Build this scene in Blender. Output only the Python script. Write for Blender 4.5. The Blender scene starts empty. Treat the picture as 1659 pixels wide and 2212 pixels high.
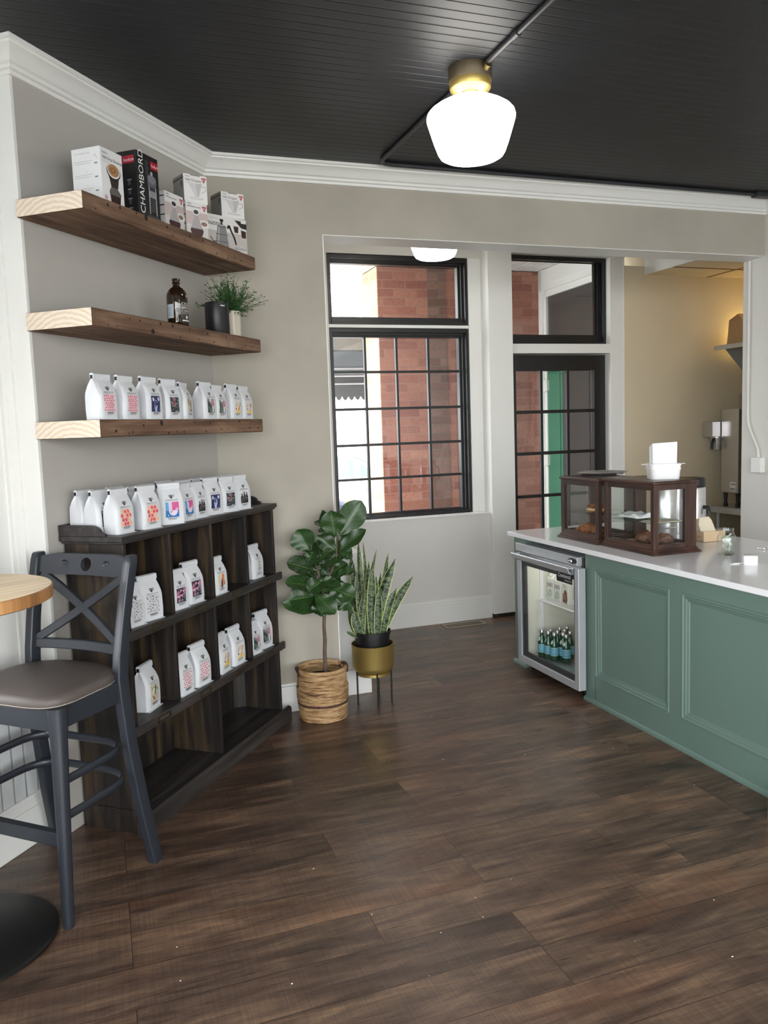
import bpy, bmesh, math, random
from mathutils import Vector, Matrix, noise as mnoise
R = math.radians
PI = math.pi
scene = bpy.context.scene
COL = scene.collection

# ------------------------------------------------------------------ helpers
def lin(c):
    return c / 12.92 if c <= 0.04045 else ((c + 0.055) / 1.055) ** 2.4
def rgb(r, g, b):
    return (lin(r / 255), lin(g / 255), lin(b / 255), 1.0)

class MB:
    """collects shapes and links them as one mesh object"""
    def __init__(self):
        self.v = []; self.f = []; self.m = []; self.c = []
    def add(self, vs, fs, mi=0, col=(1, 1, 1, 1), M=None):
        o = len(self.v)
        if M is not None:
            vs = [M @ Vector(p) for p in vs]
        self.v += [tuple(p) for p in vs]
        for f in fs:
            self.f.append([i + o for i in f]); self.m.append(mi); self.c.append(col)
        return self
    def box(self, x0, x1, y0, y1, z0, z1, mi=0, col=(1, 1, 1, 1), M=None):
        vs = [(x0, y0, z0), (x1, y0, z0), (x1, y1, z0), (x0, y1, z0), (x0, y0, z1), (x1, y0, z1), (x1, y1, z1), (x0, y1, z1)]
        fs = [(3, 2, 1, 0), (4, 5, 6, 7), (0, 1, 5, 4), (1, 2, 6, 5), (2, 3, 7, 6), (3, 0, 4, 7)]
        return self.add(vs, fs, mi, col, M)
    def prism(self, poly, axis, a, b, mi=0, col=(1, 1, 1, 1), M=None):
        def P(p, t):
            if axis == 'x': return (t, p[0], p[1])
            if axis == 'y': return (p[0], t, p[1])
            return (p[0], p[1], t)
        n = len(poly)
        vs = [P(p, a) for p in poly] + [P(p, b) for p in poly]
        fs = [[i, (i + 1) % n, n + (i + 1) % n, n + i] for i in range(n)]
        fs += [list(range(n))[::-1], [n + i for i in range(n)]]
        return self.add(vs, fs, mi, col, M)
    def rings(self, rings, mi=0, cap0=True, cap1=True, closed=True, col=(1, 1, 1, 1), M=None):
        n = len(rings[0]); vs = [p for r in rings for p in r]; fs = []
        for k in range(len(rings) - 1):
            for i in range(n if closed else n - 1):
                j = (i + 1) % n
                fs.append([k * n + i, k * n + j, (k + 1) * n + j, (k + 1) * n + i])
        if cap0: fs.append(list(range(n))[::-1])
        if cap1: fs.append([(len(rings) - 1) * n + i for i in range(n)])
        return self.add(vs, fs, mi, col, M)
    def lathe(self, prof, cx=0, cy=0, seg=32, mi=0, cap0=False, cap1=False, sx=1, sy=1, col=(1, 1, 1, 1), M=None):
        rs = [[(cx + r * sx * math.cos(2 * PI * i / seg), cy + r * sy * math.sin(2 * PI * i / seg), z) for i in range(seg)] for r, z in prof]
        return self.rings(rs, mi, cap0, cap1, True, col, M)
    def tube(self, pts, r, seg=10, mi=0, closed=False, col=(1, 1, 1, 1), flat=1.0, M=None):
        pts = [Vector(p) for p in pts]; n = len(pts); rs = []
        up = None
        for i, p in enumerate(pts):
            a = pts[(i - 1) % n] if (closed or i > 0) else p
            b = pts[(i + 1) % n] if (closed or i < n - 1) else p
            t = (b - a).normalized()
            if up is None:
                up = Vector((0, 0, 1)) if abs(t.z) < 0.9 else Vector((1, 0, 0))
            s = t.cross(up)
            if s.length < 1e-6: s = t.cross(Vector((0, 1, 0)))
            s.normalize(); u = s.cross(t).normalized()
            if not closed: up = u
            rr = r[i] if isinstance(r, (list, tuple)) else r
            rs.append([tuple(p + s * rr * math.cos(2 * PI * k / seg) + u * rr * flat * math.sin(2 * PI * k / seg)) for k in range(seg)])
        if closed: rs.append(rs[0])
        return self.rings(rs, mi, not closed, not closed, True, col, M)
    def grid(self, fn, nu, nv, mi=0, col=(1, 1, 1, 1), M=None, colfn=None):
        vs = [fn(i / nu, j / nv) for j in range(nv + 1) for i in range(nu + 1)]
        o = len(self.v)
        if M is not None: vs = [M @ Vector(p) for p in vs]
        self.v += [tuple(p) for p in vs]
        for j in range(nv):
            for i in range(nu):
                a = o + j * (nu + 1) + i
                self.f.append([a, a + 1, a + nu + 2, a + nu + 1]); self.m.append(mi)
                if colfn:
                    self.c.append([colfn(*q) for q in ((i / nu, j / nv), ((i + 1) / nu, j / nv), ((i + 1) / nu, (j + 1) / nv), (i / nu, (j + 1) / nv))])
                else:
                    self.c.append(col)
        return self
    def text(self, s, size, x, y, z, mi=0, col=(0, 0, 0, 1), M=None, align='CENTER', fn=None, sx=1.0):
        """flat lettering standing upright in the xz plane, or mapped by fn(x, z)"""
        vs, fs = text_mesh(s)
        w = max(p[0] for p in vs) if vs else 0
        off = {'CENTER': -w / 2, 'LEFT': 0, 'RIGHT': -w}[align]
        out = []
        for p in vs:
            px, pz = x + (p[0] + off) * size * sx, z + p[1] * size
            out.append(fn(px, pz) if fn else (px, y, pz))
        return self.add(out, fs, mi, col, M)
    def build(self, name, mats, parent=None, loc=None, rotz=0, smooth=None, bevel=0, bseg=2, subsurf=0, link=True):
        me = bpy.data.meshes.new(name)
        me.from_pydata(self.v, [], self.f)
        if not isinstance(mats, (list, tuple)): mats = [mats]
        for m in mats: me.materials.append(m)
        me.polygons.foreach_set('material_index', self.m)
        at = me.color_attributes.new('Col', 'FLOAT_COLOR', 'CORNER')
        buf = []
        for f, c in zip(self.f, self.c):
            if isinstance(c, list):
                for q in c: buf += list(q)
            else:
                buf += list(c) * len(f)
        at.data.foreach_set('color', buf)
        bm = bmesh.new(); bm.from_mesh(me)
        bmesh.ops.remove_doubles(bm, verts=bm.verts, dist=1e-6)
        bmesh.ops.recalc_face_normals(bm, faces=bm.faces)
        bm.to_mesh(me); bm.free()
        if smooth is not None:
            me.polygons.foreach_set('use_smooth', [True] * len(me.polygons))
            me.set_sharp_from_angle(angle=R(smooth))
        me.update()
        o = bpy.data.objects.new(name, me)
        if link: COL.objects.link(o)
        if parent is not None: o.parent = parent
        if loc is not None: o.location = loc
        o.rotation_euler.z = rotz
        if bevel:
            b = o.modifiers.new('b', 'BEVEL'); b.width = bevel; b.segments = bseg; b.limit_method = 'ANGLE'; b.angle_limit = R(40)
            b.harden_normals = False
        if subsurf:
            s = o.modifiers.new('s', 'SUBSURF'); s.levels = subsurf; s.render_levels = subsurf
        return o

_tc = {}
def text_mesh(s):
    if s in _tc: return _tc[s]
    cu = bpy.data.curves.new('t', 'FONT'); cu.body = s; cu.size = 1; cu.resolution_u = 3
    o = bpy.data.objects.new('t', cu); COL.objects.link(o)
    dg = bpy.context.evaluated_depsgraph_get()
    me = bpy.data.meshes.new_from_object(o.evaluated_get(dg))
    vs = [tuple(v.co) for v in me.vertices]; fs = [list(p.vertices) for p in me.polygons]
    bpy.data.objects.remove(o); bpy.data.curves.remove(cu); bpy.data.meshes.remove(me)
    _tc[s] = (vs, fs)
    return _tc[s]

def tag(o, label, cat, group=None, kind=None):
    o['label'] = label; o['category'] = cat
    if group: o['group'] = group
    if kind: o['kind'] = kind
    return o
def thing(name, label, cat, loc=(0, 0, 0), rotz=0, group=None):
    o = bpy.data.objects.new(name, None); COL.objects.link(o)
    o.location = loc; o.rotation_euler.z = rotz
    o.empty_display_size = 0.05
    return tag(o, label, cat, group)
def struct(o):
    o['kind'] = 'structure'; return o
def dup(root, loc, rotz, label, scale=None):
    r = root.copy(); COL.objects.link(r); r.location = loc; r.rotation_euler.z = rotz; r['label'] = label
    if scale: r.scale = scale
    for ch in list(root.children):
        c = ch.copy(); COL.objects.link(c); c.parent = r
        for g in list(ch.children):
            d = g.copy(); COL.objects.link(d); d.parent = c
    return r

# frame of the shelf wall: s runs along the wall, n out of it
AA = R(38.67); SA, CA = math.sin(AA), math.cos(AA)
ROTA = PI / 2 - AA
def A(s, n, z=0.0):
    return (s * SA + n * CA, s * CA - n * SA, z)

# ------------------------------------------------------------------ materials
def nodes(name):
    m = bpy.data.materials.new(name); m.use_nodes = True
    nt = m.node_tree; nt.nodes.clear()
    out = nt.nodes.new('ShaderNodeOutputMaterial')
    return m, nt, out
def N(nt, t, **kw):
    n = nt.nodes.new(t)
    for k, v in kw.items():
        if k.startswith('i_'):
            n.inputs[k[2:].replace('_', ' ')].default_value = v
        else: setattr(n, k, v)
    return n
def ramp(nt, stops, fac=None, interp='LINEAR'):
    r = nt.nodes.new('ShaderNodeValToRGB'); r.color_ramp.interpolation = interp
    e = r.color_ramp.elements
    while len(e) < len(stops): e.new(0.5)
    for i, (p, c) in enumerate(stops):
        e[i].position = p; e[i].color = c
    if fac is not None: nt.links.new(fac, r.inputs['Fac'])
    return r
def coords(nt, scale=(1, 1, 1), rot=(0, 0, 0), kind='Object'):
    tc = nt.nodes.new('ShaderNodeTexCoord'); mp = nt.nodes.new('ShaderNodeMapping')
    mp.inputs['Scale'].default_value = scale; mp.inputs['Rotation'].default_value = rot
    nt.links.new(tc.outputs[kind], mp.inputs['Vector'])
    return mp.outputs['Vector']
def mixc(nt, fac, a, b, mode='MIX'):
    m = nt.nodes.new('ShaderNodeMix'); m.data_type = 'RGBA'; m.blend_type = mode
    for sock, val in ((m.inputs[0], fac), (m.inputs[6], a), (m.inputs[7], b)):
        if isinstance(val, (int, float, tuple)): sock.default_value = val
        else: nt.links.new(val, sock)
    return m.outputs[2]
def bump(nt, height, strength=0.2, dist=0.01):
    b = nt.nodes.new('ShaderNodeBump'); b.inputs['Strength'].default_value = strength; b.inputs['Distance'].default_value = dist
    nt.links.new(height, b.inputs['Height']); return b.outputs['Normal']

def mat(name, c, rough=0.5, metal=0.0, var=0.06, vscale=8.0, bmp=0.0, bscale=60.0, spec=0.5, stretch=(1, 1, 1), coat=0.0, aniso=0.0, trans=0.0, sub=0.0):
    """plain surface with a little procedural variation"""
    m, nt, out = nodes(name)
    p = nt.nodes.new('ShaderNodeBsdfPrincipled')
    v = coords(nt, stretch)
    nz = N(nt, 'ShaderNodeTexNoise'); nz.inputs['Scale'].default_value = vscale; nz.inputs['Detail'].default_value = 4
    nt.links.new(v, nz.inputs['Vector'])
    a = tuple(max(0, x * (1 - var)) for x in c[:3]) + (1,); b = tuple(min(1, x * (1 + var)) for x in c[:3]) + (1,)
    r = ramp(nt, [(0.3, a), (0.7, b)], nz.outputs['Fac'])
    nt.links.new(r.outputs['Color'], p.inputs['Base Color'])
    p.inputs['Roughness'].default_value = rough; p.inputs['Metallic'].default_value = metal
    p.inputs['Specular IOR Level'].default_value = spec
    p.inputs['Coat Weight'].default_value = coat
    p.inputs['Transmission Weight'].default_value = trans
    if sub:
        p.inputs['Subsurface Weight'].default_value = sub; p.inputs['Subsurface Radius'].default_value = (0.01, 0.01, 0.01)
    if bmp:
        n2 = N(nt, 'ShaderNodeTexNoise'); n2.inputs['Scale'].default_value = bscale; n2.inputs['Detail'].default_value = 3
        nt.links.new(v, n2.inputs['Vector'])
        nt.links.new(bump(nt, n2.outputs['Fac'], bmp, 0.004), p.inputs['Normal'])
    nt.links.new(p.outputs[0], out.inputs[0])
    return m

def wood(name, dark, mid, light, axis=0, scale=1.0, rough=0.5, holes=False, bmp=0.25, fine=1.0, spec=0.4):
    """grain stretched along one local axis"""
    m, nt, out = nodes(name)
    p = nt.nodes.new('ShaderNodeBsdfPrincipled')
    s1 = [14 * scale] * 3; s1[axis] = 1.1 * scale
    s2 = [70 * scale * fine] * 3; s2[axis] = 3 * scale
    n1 = N(nt, 'ShaderNodeTexNoise', i_Scale=1.0, i_Detail=5.0, i_Distortion=0.6); nt.links.new(coords(nt, s1), n1.inputs['Vector'])
    n2 = N(nt, 'ShaderNodeTexNoise', i_Scale=1.0, i_Detail=3.0); nt.links.new(coords(nt, s2), n2.inputs['Vector'])
    r1 = ramp(nt, [(0.3, dark), (0.5, mid), (0.72, light)], n1.outputs['Fac'])
    r2 = ramp(nt, [(0.3, (0.62, 0.62, 0.62, 1)), (0.65, (1.1, 1.1, 1.1, 1))], n2.outputs['Fac'])
    c = mixc(nt, 0.8, r1.outputs['Color'], r2.outputs['Color'], 'MULTIPLY')
    if holes:
        vo = N(nt, 'ShaderNodeTexVoronoi', i_Scale=1.0)
        s3 = [16.0] * 3; s3[axis] = 9.0
        nt.links.new(coords(nt, s3), vo.inputs['Vector'])
        rh = ramp(nt, [(0.06, (0, 0, 0, 1)), (0.15, (1, 1, 1, 1))], vo.outputs['Distance'])
        c = mixc(nt, rh.outputs['Color'], rgb(38, 27, 20), c)
    nt.links.new(c, p.inputs['Base Color'])
    p.inputs['Roughness'].default_value = rough; p.inputs['Specular IOR Level'].default_value = spec
    nt.links.new(bump(nt, n2.outputs['Fac'], bmp, 0.002), p.inputs['Normal'])
    nt.links.new(p.outputs[0], out.inputs[0])
    return m

def thin_glass(name, tint=(1, 1, 1, 1), refl=1.0, rough=0.0):
    m, nt, out = nodes(name)
    t = N(nt, 'ShaderNodeBsdfTransparent'); t.inputs['Color'].default_value = tint
    g = N(nt, 'ShaderNodeBsdfGlossy'); g.inputs['Roughness'].default_value = rough
    # Schlick reflectance from the facing angle, the same from both sides of the pane
    lw = N(nt, 'ShaderNodeLayerWeight'); lw.inputs['Blend'].default_value = 0.5
    pw = N(nt, 'ShaderNodeMath', operation='POWER'); nt.links.new(lw.outputs['Facing'], pw.inputs[0]); pw.inputs[1].default_value = 5.0
    mul = N(nt, 'ShaderNodeMath', operation='MULTIPLY_ADD'); nt.links.new(pw.outputs[0], mul.inputs[0])
    mul.inputs[1].default_value = 0.92 * refl; mul.inputs[2].default_value = 0.075 * refl
    mx = N(nt, 'ShaderNodeMixShader')
    nt.links.new(mul.outputs[0], mx.inputs[0]); nt.links.new(t.outputs[0], mx.inputs[1]); nt.links.new(g.outputs[0], mx.inputs[2])
    nt.links.new(mx.outputs[0], out.inputs[0])
    return m

def emit(name, c, s):
    m, nt, out = nodes(name)
    e = N(nt, 'ShaderNodeEmission'); e.inputs['Color'].default_value = c; e.inputs['Strength'].default_value = s
    nt.links.new(e.outputs[0], out.inputs[0]); return m

def printed(name, rough=0.55):
    m, nt, out = nodes(name)
    p = nt.nodes.new('ShaderNodeBsdfPrincipled'); p.inputs['Roughness'].default_value = rough
    a = N(nt, 'ShaderNodeVertexColor', layer_name='Col')
    nt.links.new(a.outputs['Color'], p.inputs['Base Color'])
    nt.links.new(p.outputs[0], out.inputs[0]); return m

def floor_material():
    m, nt, out = nodes('plank_floor')
    p = nt.nodes.new('ShaderNodeBsdfPrincipled')
    v = coords(nt)
    br = N(nt, 'ShaderNodeTexBrick', offset=0.37, offset_frequency=3)
    br.inputs['Color1'].default_value = (0, 0, 0, 1); br.inputs['Color2'].default_value = (1, 1, 1, 1); br.inputs['Mortar'].default_value = (0.5, 0.5, 0.5, 1)
    br.inputs['Scale'].default_value = 1.0; br.inputs['Mortar Size'].default_value = 0.0012; br.inputs['Mortar Smooth'].default_value = 0.4
    br.inputs['Brick Width'].default_value = 1.22; br.inputs['Row Height'].default_value = 0.192
    nt.links.new(v, br.inputs['Vector'])
    w = N(nt, 'ShaderNodeMath', operation='MULTIPLY'); nt.links.new(br.outputs['Color'], w.inputs[0]); w.inputs[1].default_value = 37.0
    def nz(scale, detail, dist=0.0, rough=0.5):
        n = N(nt, 'ShaderNodeTexNoise', noise_dimensions='4D', i_Scale=1.0, i_Detail=detail, i_Distortion=dist, i_Roughness=rough)
        nt.links.new(coords(nt, scale), n.inputs['Vector']); nt.links.new(w.outputs[0], n.inputs['W']); return n.outputs['Fac']
    big = nz((2.2, 13, 1), 6, 1.0, 0.6); grain = nz((6, 120, 1), 5, 0.6, 0.7); saw = nz((120, 4.0, 1), 3, 0.3, 0.6); patch = nz((2.6, 15, 1), 3, 0.8); red = nz((1.1, 4.5, 1), 2, 0.4)
    base = ramp(nt, [(0.28, rgb(58, 46, 39)), (0.44, rgb(86, 68, 57)), (0.56, rgb(107, 86, 71)), (0.74, rgb(142, 114, 89))], big)
    tone = ramp(nt, [(0.0, (0.74, 0.74, 0.76, 1)), (0.5, (1.0, 0.985, 0.97, 1)), (1.0, (1.25, 1.2, 1.13, 1))], br.outputs['Color'])
    c = mixc(nt, 1.0, base.outputs['Color'], tone.outputs['Color'], 'MULTIPLY')
    gr = ramp(nt, [(0.3, (0.62, 0.60, 0.60, 1)), (0.62, (1.12, 1.12, 1.12, 1))], grain)
    c = mixc(nt, 0.85, c, gr.outputs['Color'], 'MULTIPLY')
    rr = ramp(nt, [(0.56, (0, 0, 0, 1)), (0.72, (0.55, 0.55, 0.55, 1))], red)
    c = mixc(nt, rr.outputs['Color'], c, rgb(112, 76, 56))
    sr = ramp(nt, [(0.42, (0.86, 0.86, 0.87, 1)), (0.5, (1, 1, 1, 1)), (0.66, (1.2, 1.19, 1.17, 1))], saw)
    c = mixc(nt, 0.7, c, sr.outputs['Color'], 'MULTIPLY')
    pr = ramp(nt, [(0.64, (0, 0, 0, 1)), (0.76, (0.75, 0.75, 0.75, 1))], patch)
    c = mixc(nt, pr.outputs['Color'], c, rgb(42, 37, 35))
    c = mixc(nt, br.outputs['Fac'], c, rgb(30, 23, 19))
    nt.links.new(c, p.inputs['Base Color'])
    rg = ramp(nt, [(0.3, (0.25, 0.25, 0.25, 1)), (0.7, (0.40, 0.40, 0.40, 1))], grain)
    nt.links.new(rg.outputs['Color'], p.inputs['Roughness'])
    p.inputs['Specular IOR Level'].default_value = 0.45
    h = mixc(nt, 0.5, grain, saw)
    nt.links.new(bump(nt, h, 0.22, 0.004), p.inputs['Normal'])
    nt.links.new(p.outputs[0], out.inputs[0]); return m

def beadboard(name, c, period, axis='Y', rough=0.55, dist=0.006, gap=0.08):
    m, nt, out = nodes(name)
    p = nt.nodes.new('ShaderNodeBsdfPrincipled')
    sep = N(nt, 'ShaderNodeSeparateXYZ'); nt.links.new(coords(nt), sep.inputs[0])
    d = N(nt, 'ShaderNodeMath', operation='DIVIDE'); nt.links.new(sep.outputs[axis], d.inputs[0]); d.inputs[1].default_value = period
    fr = N(nt, 'ShaderNodeMath', operation='FRACT'); nt.links.new(d.outputs[0], fr.inputs[0])
    r = ramp(nt, [(0.0, (0, 0, 0, 1)), (gap, (1, 1, 1, 1)), (1 - gap, (1, 1, 1, 1)), (1.0, (0, 0, 0, 1))], fr.outputs[0])
    nz = N(nt, 'ShaderNodeTexNoise', i_Scale=6.0, i_Detail=4.0); nt.links.new(coords(nt), nz.inputs['Vector'])
    cc = ramp(nt, [(0.3, tuple(x * 0.85 for x in c[:3]) + (1,)), (0.7, tuple(x * 1.12 for x in c[:3]) + (1,))], nz.outputs['Fac'])
    nt.links.new(mixc(nt, r.outputs['Color'], tuple(x * 0.45 for x in c[:3]) + (1,), cc.outputs['Color']), p.inputs['Base Color'])
    p.inputs['Roughness'].default_value = rough
    nt.links.new(bump(nt, r.outputs['Color'], 0.7, dist), p.inputs['Normal'])
    nt.links.new(p.outputs[0], out.inputs[0]); return m

def brick_material(name, axes='XZ', pal=None, mortar=(160, 116, 102)):
    m, nt, out = nodes(name)
    p = nt.nodes.new('ShaderNodeBsdfPrincipled')
    sep = N(nt, 'ShaderNodeSeparateXYZ'); nt.links.new(coords(nt), sep.inputs[0])
    cb = N(nt, 'ShaderNodeCombineXYZ')
    nt.links.new(sep.outputs[axes[0]], cb.inputs[0]); nt.links.new(sep.outputs[axes[1]], cb.inputs[1])
    pal = pal or [(142, 88, 76), (158, 102, 86), (174, 120, 100)]
    br = N(nt, 'ShaderNodeTexBrick', offset=0.5, offset_frequency=2)
    br.inputs['Color1'].default_value = (0, 0, 0, 1); br.inputs['Color2'].default_value = (1, 1, 1, 1)
    br.inputs['Scale'].default_value = 1.0; br.inputs['Mortar Size'].default_value = 0.006; br.inputs['Mortar Smooth'].default_value = 0.2
    br.inputs['Brick Width'].default_value = 0.235; br.inputs['Row Height'].default_value = 0.083
    nt.links.new(cb.outputs[0], br.inputs['Vector'])
    r = ramp(nt, [(0.0, rgb(*pal[0])), (0.5, rgb(*pal[1])), (1.0, rgb(*pal[2]))], br.outputs['Color'])
    nz = N(nt, 'ShaderNodeTexNoise', i_Scale=30.0, i_Detail=4.0); nt.links.new(cb.outputs[0], nz.inputs['Vector'])
    g = ramp(nt, [(0.3, (0.8, 0.8, 0.8, 1)), (0.7, (1.15, 1.15, 1.15, 1))], nz.outputs['Fac'])
    c = mixc(nt, 0.8, r.outputs['Color'], g.outputs['Color'], 'MULTIPLY')
    c = mixc(nt, br.outputs['Fac'], c, rgb(*mortar))
    nt.links.new(c, p.inputs['Base Color']); p.inputs['Roughness'].default_value = 0.85
    inv = N(nt, 'ShaderNodeMath', operation='SUBTRACT'); inv.inputs[0].default_value = 1.0; nt.links.new(br.outputs['Fac'], inv.inputs[1])
    nt.links.new(bump(nt, inv.outputs[0], 0.6, 0.01), p.inputs['Normal'])
    nt.links.new(p.outputs[0], out.inputs[0]); return m

def leaf_material(name, base, vein, mode):
    """Col carries (across, along, random) of each leaf"""
    m, nt, out = nodes(name)
    p = nt.nodes.new('ShaderNodeBsdfPrincipled')
    a = N(nt, 'ShaderNodeVertexColor', layer_name='Col')
    sep = N(nt, 'ShaderNodeSeparateColor'); nt.links.new(a.outputs['Color'], sep.inputs[0])
    ac = N(nt, 'ShaderNodeMath', operation='SUBTRACT'); nt.links.new(sep.outputs[0], ac.inputs[0]); ac.inputs[1].default_value = 0.5
    ab = N(nt, 'ShaderNodeMath', operation='ABSOLUTE'); nt.links.new(ac.outputs[0], ab.inputs[0])
    rnd = ramp(nt, [(0, tuple(x * 0.7 for x in base[:3]) + (1,)), (1, tuple(x * 1.5 for x in base[:3]) + (1,))], sep.outputs[2])
    c = rnd.outputs['Color']
    if mode == 'fig':
        mid = ramp(nt, [(0.008, (1, 1, 1, 1)), (0.03, (0, 0, 0, 1))], ab.outputs[0])
        t = N(nt, 'ShaderNodeMath', operation='MULTIPLY_ADD'); nt.links.new(ab.outputs[0], t.inputs[0]); t.inputs[1].default_value = -4.0
        t2 = N(nt, 'ShaderNodeMath', operation='MULTIPLY'); nt.links.new(sep.outputs[1], t2.inputs[0]); t2.inputs[1].default_value = 7.0
        nt.links.new(t2.outputs[0], t.inputs[2])
        fr = N(nt, 'ShaderNodeMath', operation='FRACT'); nt.links.new(t.outputs[0], fr.inputs[0])
        sv = ramp(nt, [(0.0, (0.55, 0.55, 0.55, 1)), (0.10, (0, 0, 0, 1)), (0.92, (0, 0, 0, 1)), (1.0, (0.55, 0.55, 0.55, 1))], fr.outputs[0])
        f = mixc(nt, 1.0, mid.outputs['Color'], sv.outputs['Color'], 'ADD')
        c = mixc(nt, f, c, vein)
        p.inputs['Roughness'].default_value = 0.36
    else:
        cb = N(nt, 'ShaderNodeCombineXYZ'); nt.links.new(sep.outputs[0], cb.inputs[0]); nt.links.new(sep.outputs[1], cb.inputs[1]); nt.links.new(sep.outputs[2], cb.inputs[2])
        mp = N(nt, 'ShaderNodeMapping'); mp.inputs['Scale'].default_value = (2.2, 34, 9); nt.links.new(cb.outputs[0], mp.inputs['Vector'])
        nz = N(nt, 'ShaderNodeTexNoise', i_Scale=1.0, i_Detail=2.0, i_Distortion=0.7); nt.links.new(mp.outputs[0], nz.inputs['Vector'])
        bands = ramp(nt, [(0.42, (0, 0, 0, 1)), (0.56, (1, 1, 1, 1))], nz.outputs['Fac'])
        c = mixc(nt, bands.outputs['Color'], rgb(26, 40, 25), rgb(92, 110, 76))
        ed = ramp(nt, [(0.425, (0, 0, 0, 1)), (0.455, (1, 1, 1, 1))], ab.outputs[0])
        c = mixc(nt, ed.outputs['Color'], c, vein)
        p.inputs['Roughness'].default_value = 0.45
    nt.links.new(c, p.inputs['Base Color'])
    nt.links.new(p.outputs[0], out.inputs[0]); return m

M = {}
M['floor'] = floor_material()
M['ceil'] = beadboard('black_beadboard', rgb(24, 26, 31), 0.058, 'Y', 0.5, 0.006, 0.09)
M['wains'] = beadboard('white_beadboard', rgb(205, 208, 208), 0.04, 'X', 0.5, 0.004, 0.1)
M['porch'] = beadboard('porch_beadboard', rgb(235, 235, 232), 0.07, 'X', 0.6, 0.006, 0.1)
M['wallA'] = mat('grey_beige_paint', rgb(176, 172, 165), 0.85, var=0.03, vscale=3, bmp=0.05, bscale=180)
M['wallB'] = mat('plaster_greige', rgb(172, 166, 153), 0.9, var=0.09, vscale=2.2, bmp=0.06, bscale=120)
M['white'] = mat('white_trim_paint', rgb(228, 228, 224), 0.42, var=0.015, vscale=3)
M['offwhite'] = mat('off_white_wall_paint', rgb(214, 212, 206), 0.7, var=0.02, vscale=3)
M['beige'] = mat('beige_kitchen_paint', rgb(212, 199, 172), 0.8, var=0.03, vscale=3)
M['tile'] = mat('ceiling_tile', rgb(225, 212, 188), 0.95, var=0.05, vscale=60)
M['black'] = mat('black_frame_paint', rgb(24, 24, 25), 0.35, var=0.1, vscale=10)
M['conduit'] = mat('black_conduit_paint', rgb(44, 45, 48), 0.45, var=0.1)
M['green'] = mat('sage_green_paint', rgb(102, 125, 116), 0.38, var=0.02, vscale=4)
M['quartz'] = mat('white_quartz', rgb(236, 236, 238), 0.14, var=0.01, vscale=20, spec=0.5)
M['steel'] = mat('brushed_steel', rgb(206, 204, 204), 0.28, 0.85, var=0.05, vscale=6, stretch=(1, 1, 30))
M['steel2'] = mat('brushed_aluminium', rgb(200, 203, 207), 0.36, 0.5, var=0.05, vscale=6, stretch=(1, 30, 1))
M['brass'] = mat('satin_brass', rgb(178, 154, 90), 0.34, 0.75, var=0.05, vscale=5, stretch=(30, 30, 1))
M['brassdark'] = mat('aged_bronze', rgb(112, 98, 66), 0.45, 1.0, var=0.15, vscale=30)
M['iron'] = mat('black_iron', rgb(28, 27, 27), 0.45, 0.3, var=0.1)
M['stool'] = mat('charcoal_lacquer', rgb(40, 44, 51), 0.38, var=0.06, vscale=9, coat=0.1)
M['vinyl'] = mat('brown_vinyl', rgb(86, 78, 74), 0.45, var=0.06, vscale=200, bmp=0.3, bscale=420)
M['thread'] = mat('pale_thread', rgb(190, 182, 172), 0.8)
M['maple'] = wood('maple_top', rgb(214, 178, 132), rgb(232, 203, 160), rgb(240, 216, 178), 0, 0.6, 0.35, bmp=0.05)
M['mapleedge'] = wood('maple_edge', rgb(140, 96, 56), rgb(176, 126, 78), rgb(198, 150, 100), 2, 0.7, 0.4, bmp=0.05)
M['reclaim'] = wood('reclaimed_timber', rgb(84, 62, 48), rgb(116, 89, 70), rgb(146, 117, 94), 0, 1.6, 0.8, False, 0.7)
M['nailhole'] = mat('rusty_nail_hole', rgb(34, 25, 20), 0.9, var=0.2)
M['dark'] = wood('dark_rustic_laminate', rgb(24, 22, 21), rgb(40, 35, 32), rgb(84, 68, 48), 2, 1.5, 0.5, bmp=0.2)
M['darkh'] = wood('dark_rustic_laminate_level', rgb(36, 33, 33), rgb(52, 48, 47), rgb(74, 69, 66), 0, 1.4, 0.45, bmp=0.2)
M['oak'] = wood('dark_stained_oak', rgb(42, 27, 23), rgb(64, 43, 36), rgb(90, 64, 53), 2, 1.3, 0.35, bmp=0.1)
M['oakh'] = wood('dark_stained_oak_level', rgb(42, 27, 23), rgb(64, 43, 36), rgb(90, 64, 53), 1, 1.3, 0.32, bmp=0.1)
M['pine'] = wood('pale_pine', rgb(206, 168, 118), rgb(224, 190, 142), rgb(234, 206, 164), 2, 0.8, 0.5)
M['bag'] = mat('white_kraft_film', rgb(212, 214, 217), 0.45, var=0.02, vscale=30, bmp=0.15, bscale=28)
M['print'] = printed('printed_ink')
M['gloss'] = printed('printed_card', 0.32)
M['blackp'] = mat('black_plastic', rgb(20, 20, 22), 0.4, var=0.1)
M['whitep'] = mat('white_plastic', rgb(240, 240, 240), 0.35, var=0.01)
M['glass'] = thin_glass('window_glass', (0.97, 0.98, 0.97, 1), 1.35)
M['caseglass'] = thin_glass('case_glass', (0.94, 0.965, 0.95, 1), 0.9)
M['jar'] = thin_glass('jar_glass', (0.93, 0.96, 0.95, 1), 1.3)
M['amber'] = mat('amber_glass', rgb(36, 22, 11), 0.06, var=0.1, spec=0.7)
M['bottle'] = mat('green_bottle_glass', rgb(18, 74, 52), 0.08, var=0.1, spec=0.7)
M['lamp'] = emit('lit_opal_glass', (1.0, 0.965, 0.9, 1), 9.0)
M['bulbwarm'] = emit('warm_bulb', (1.0, 0.68, 0.22, 1), 80.0)
M['panel'] = emit('added_kitchen_light', (1.0, 0.9, 0.74, 1), 4.5)
M['fridgelamp'] = emit('fridge_tube', (1.0, 0.97, 0.9, 1), 14.0)
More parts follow.
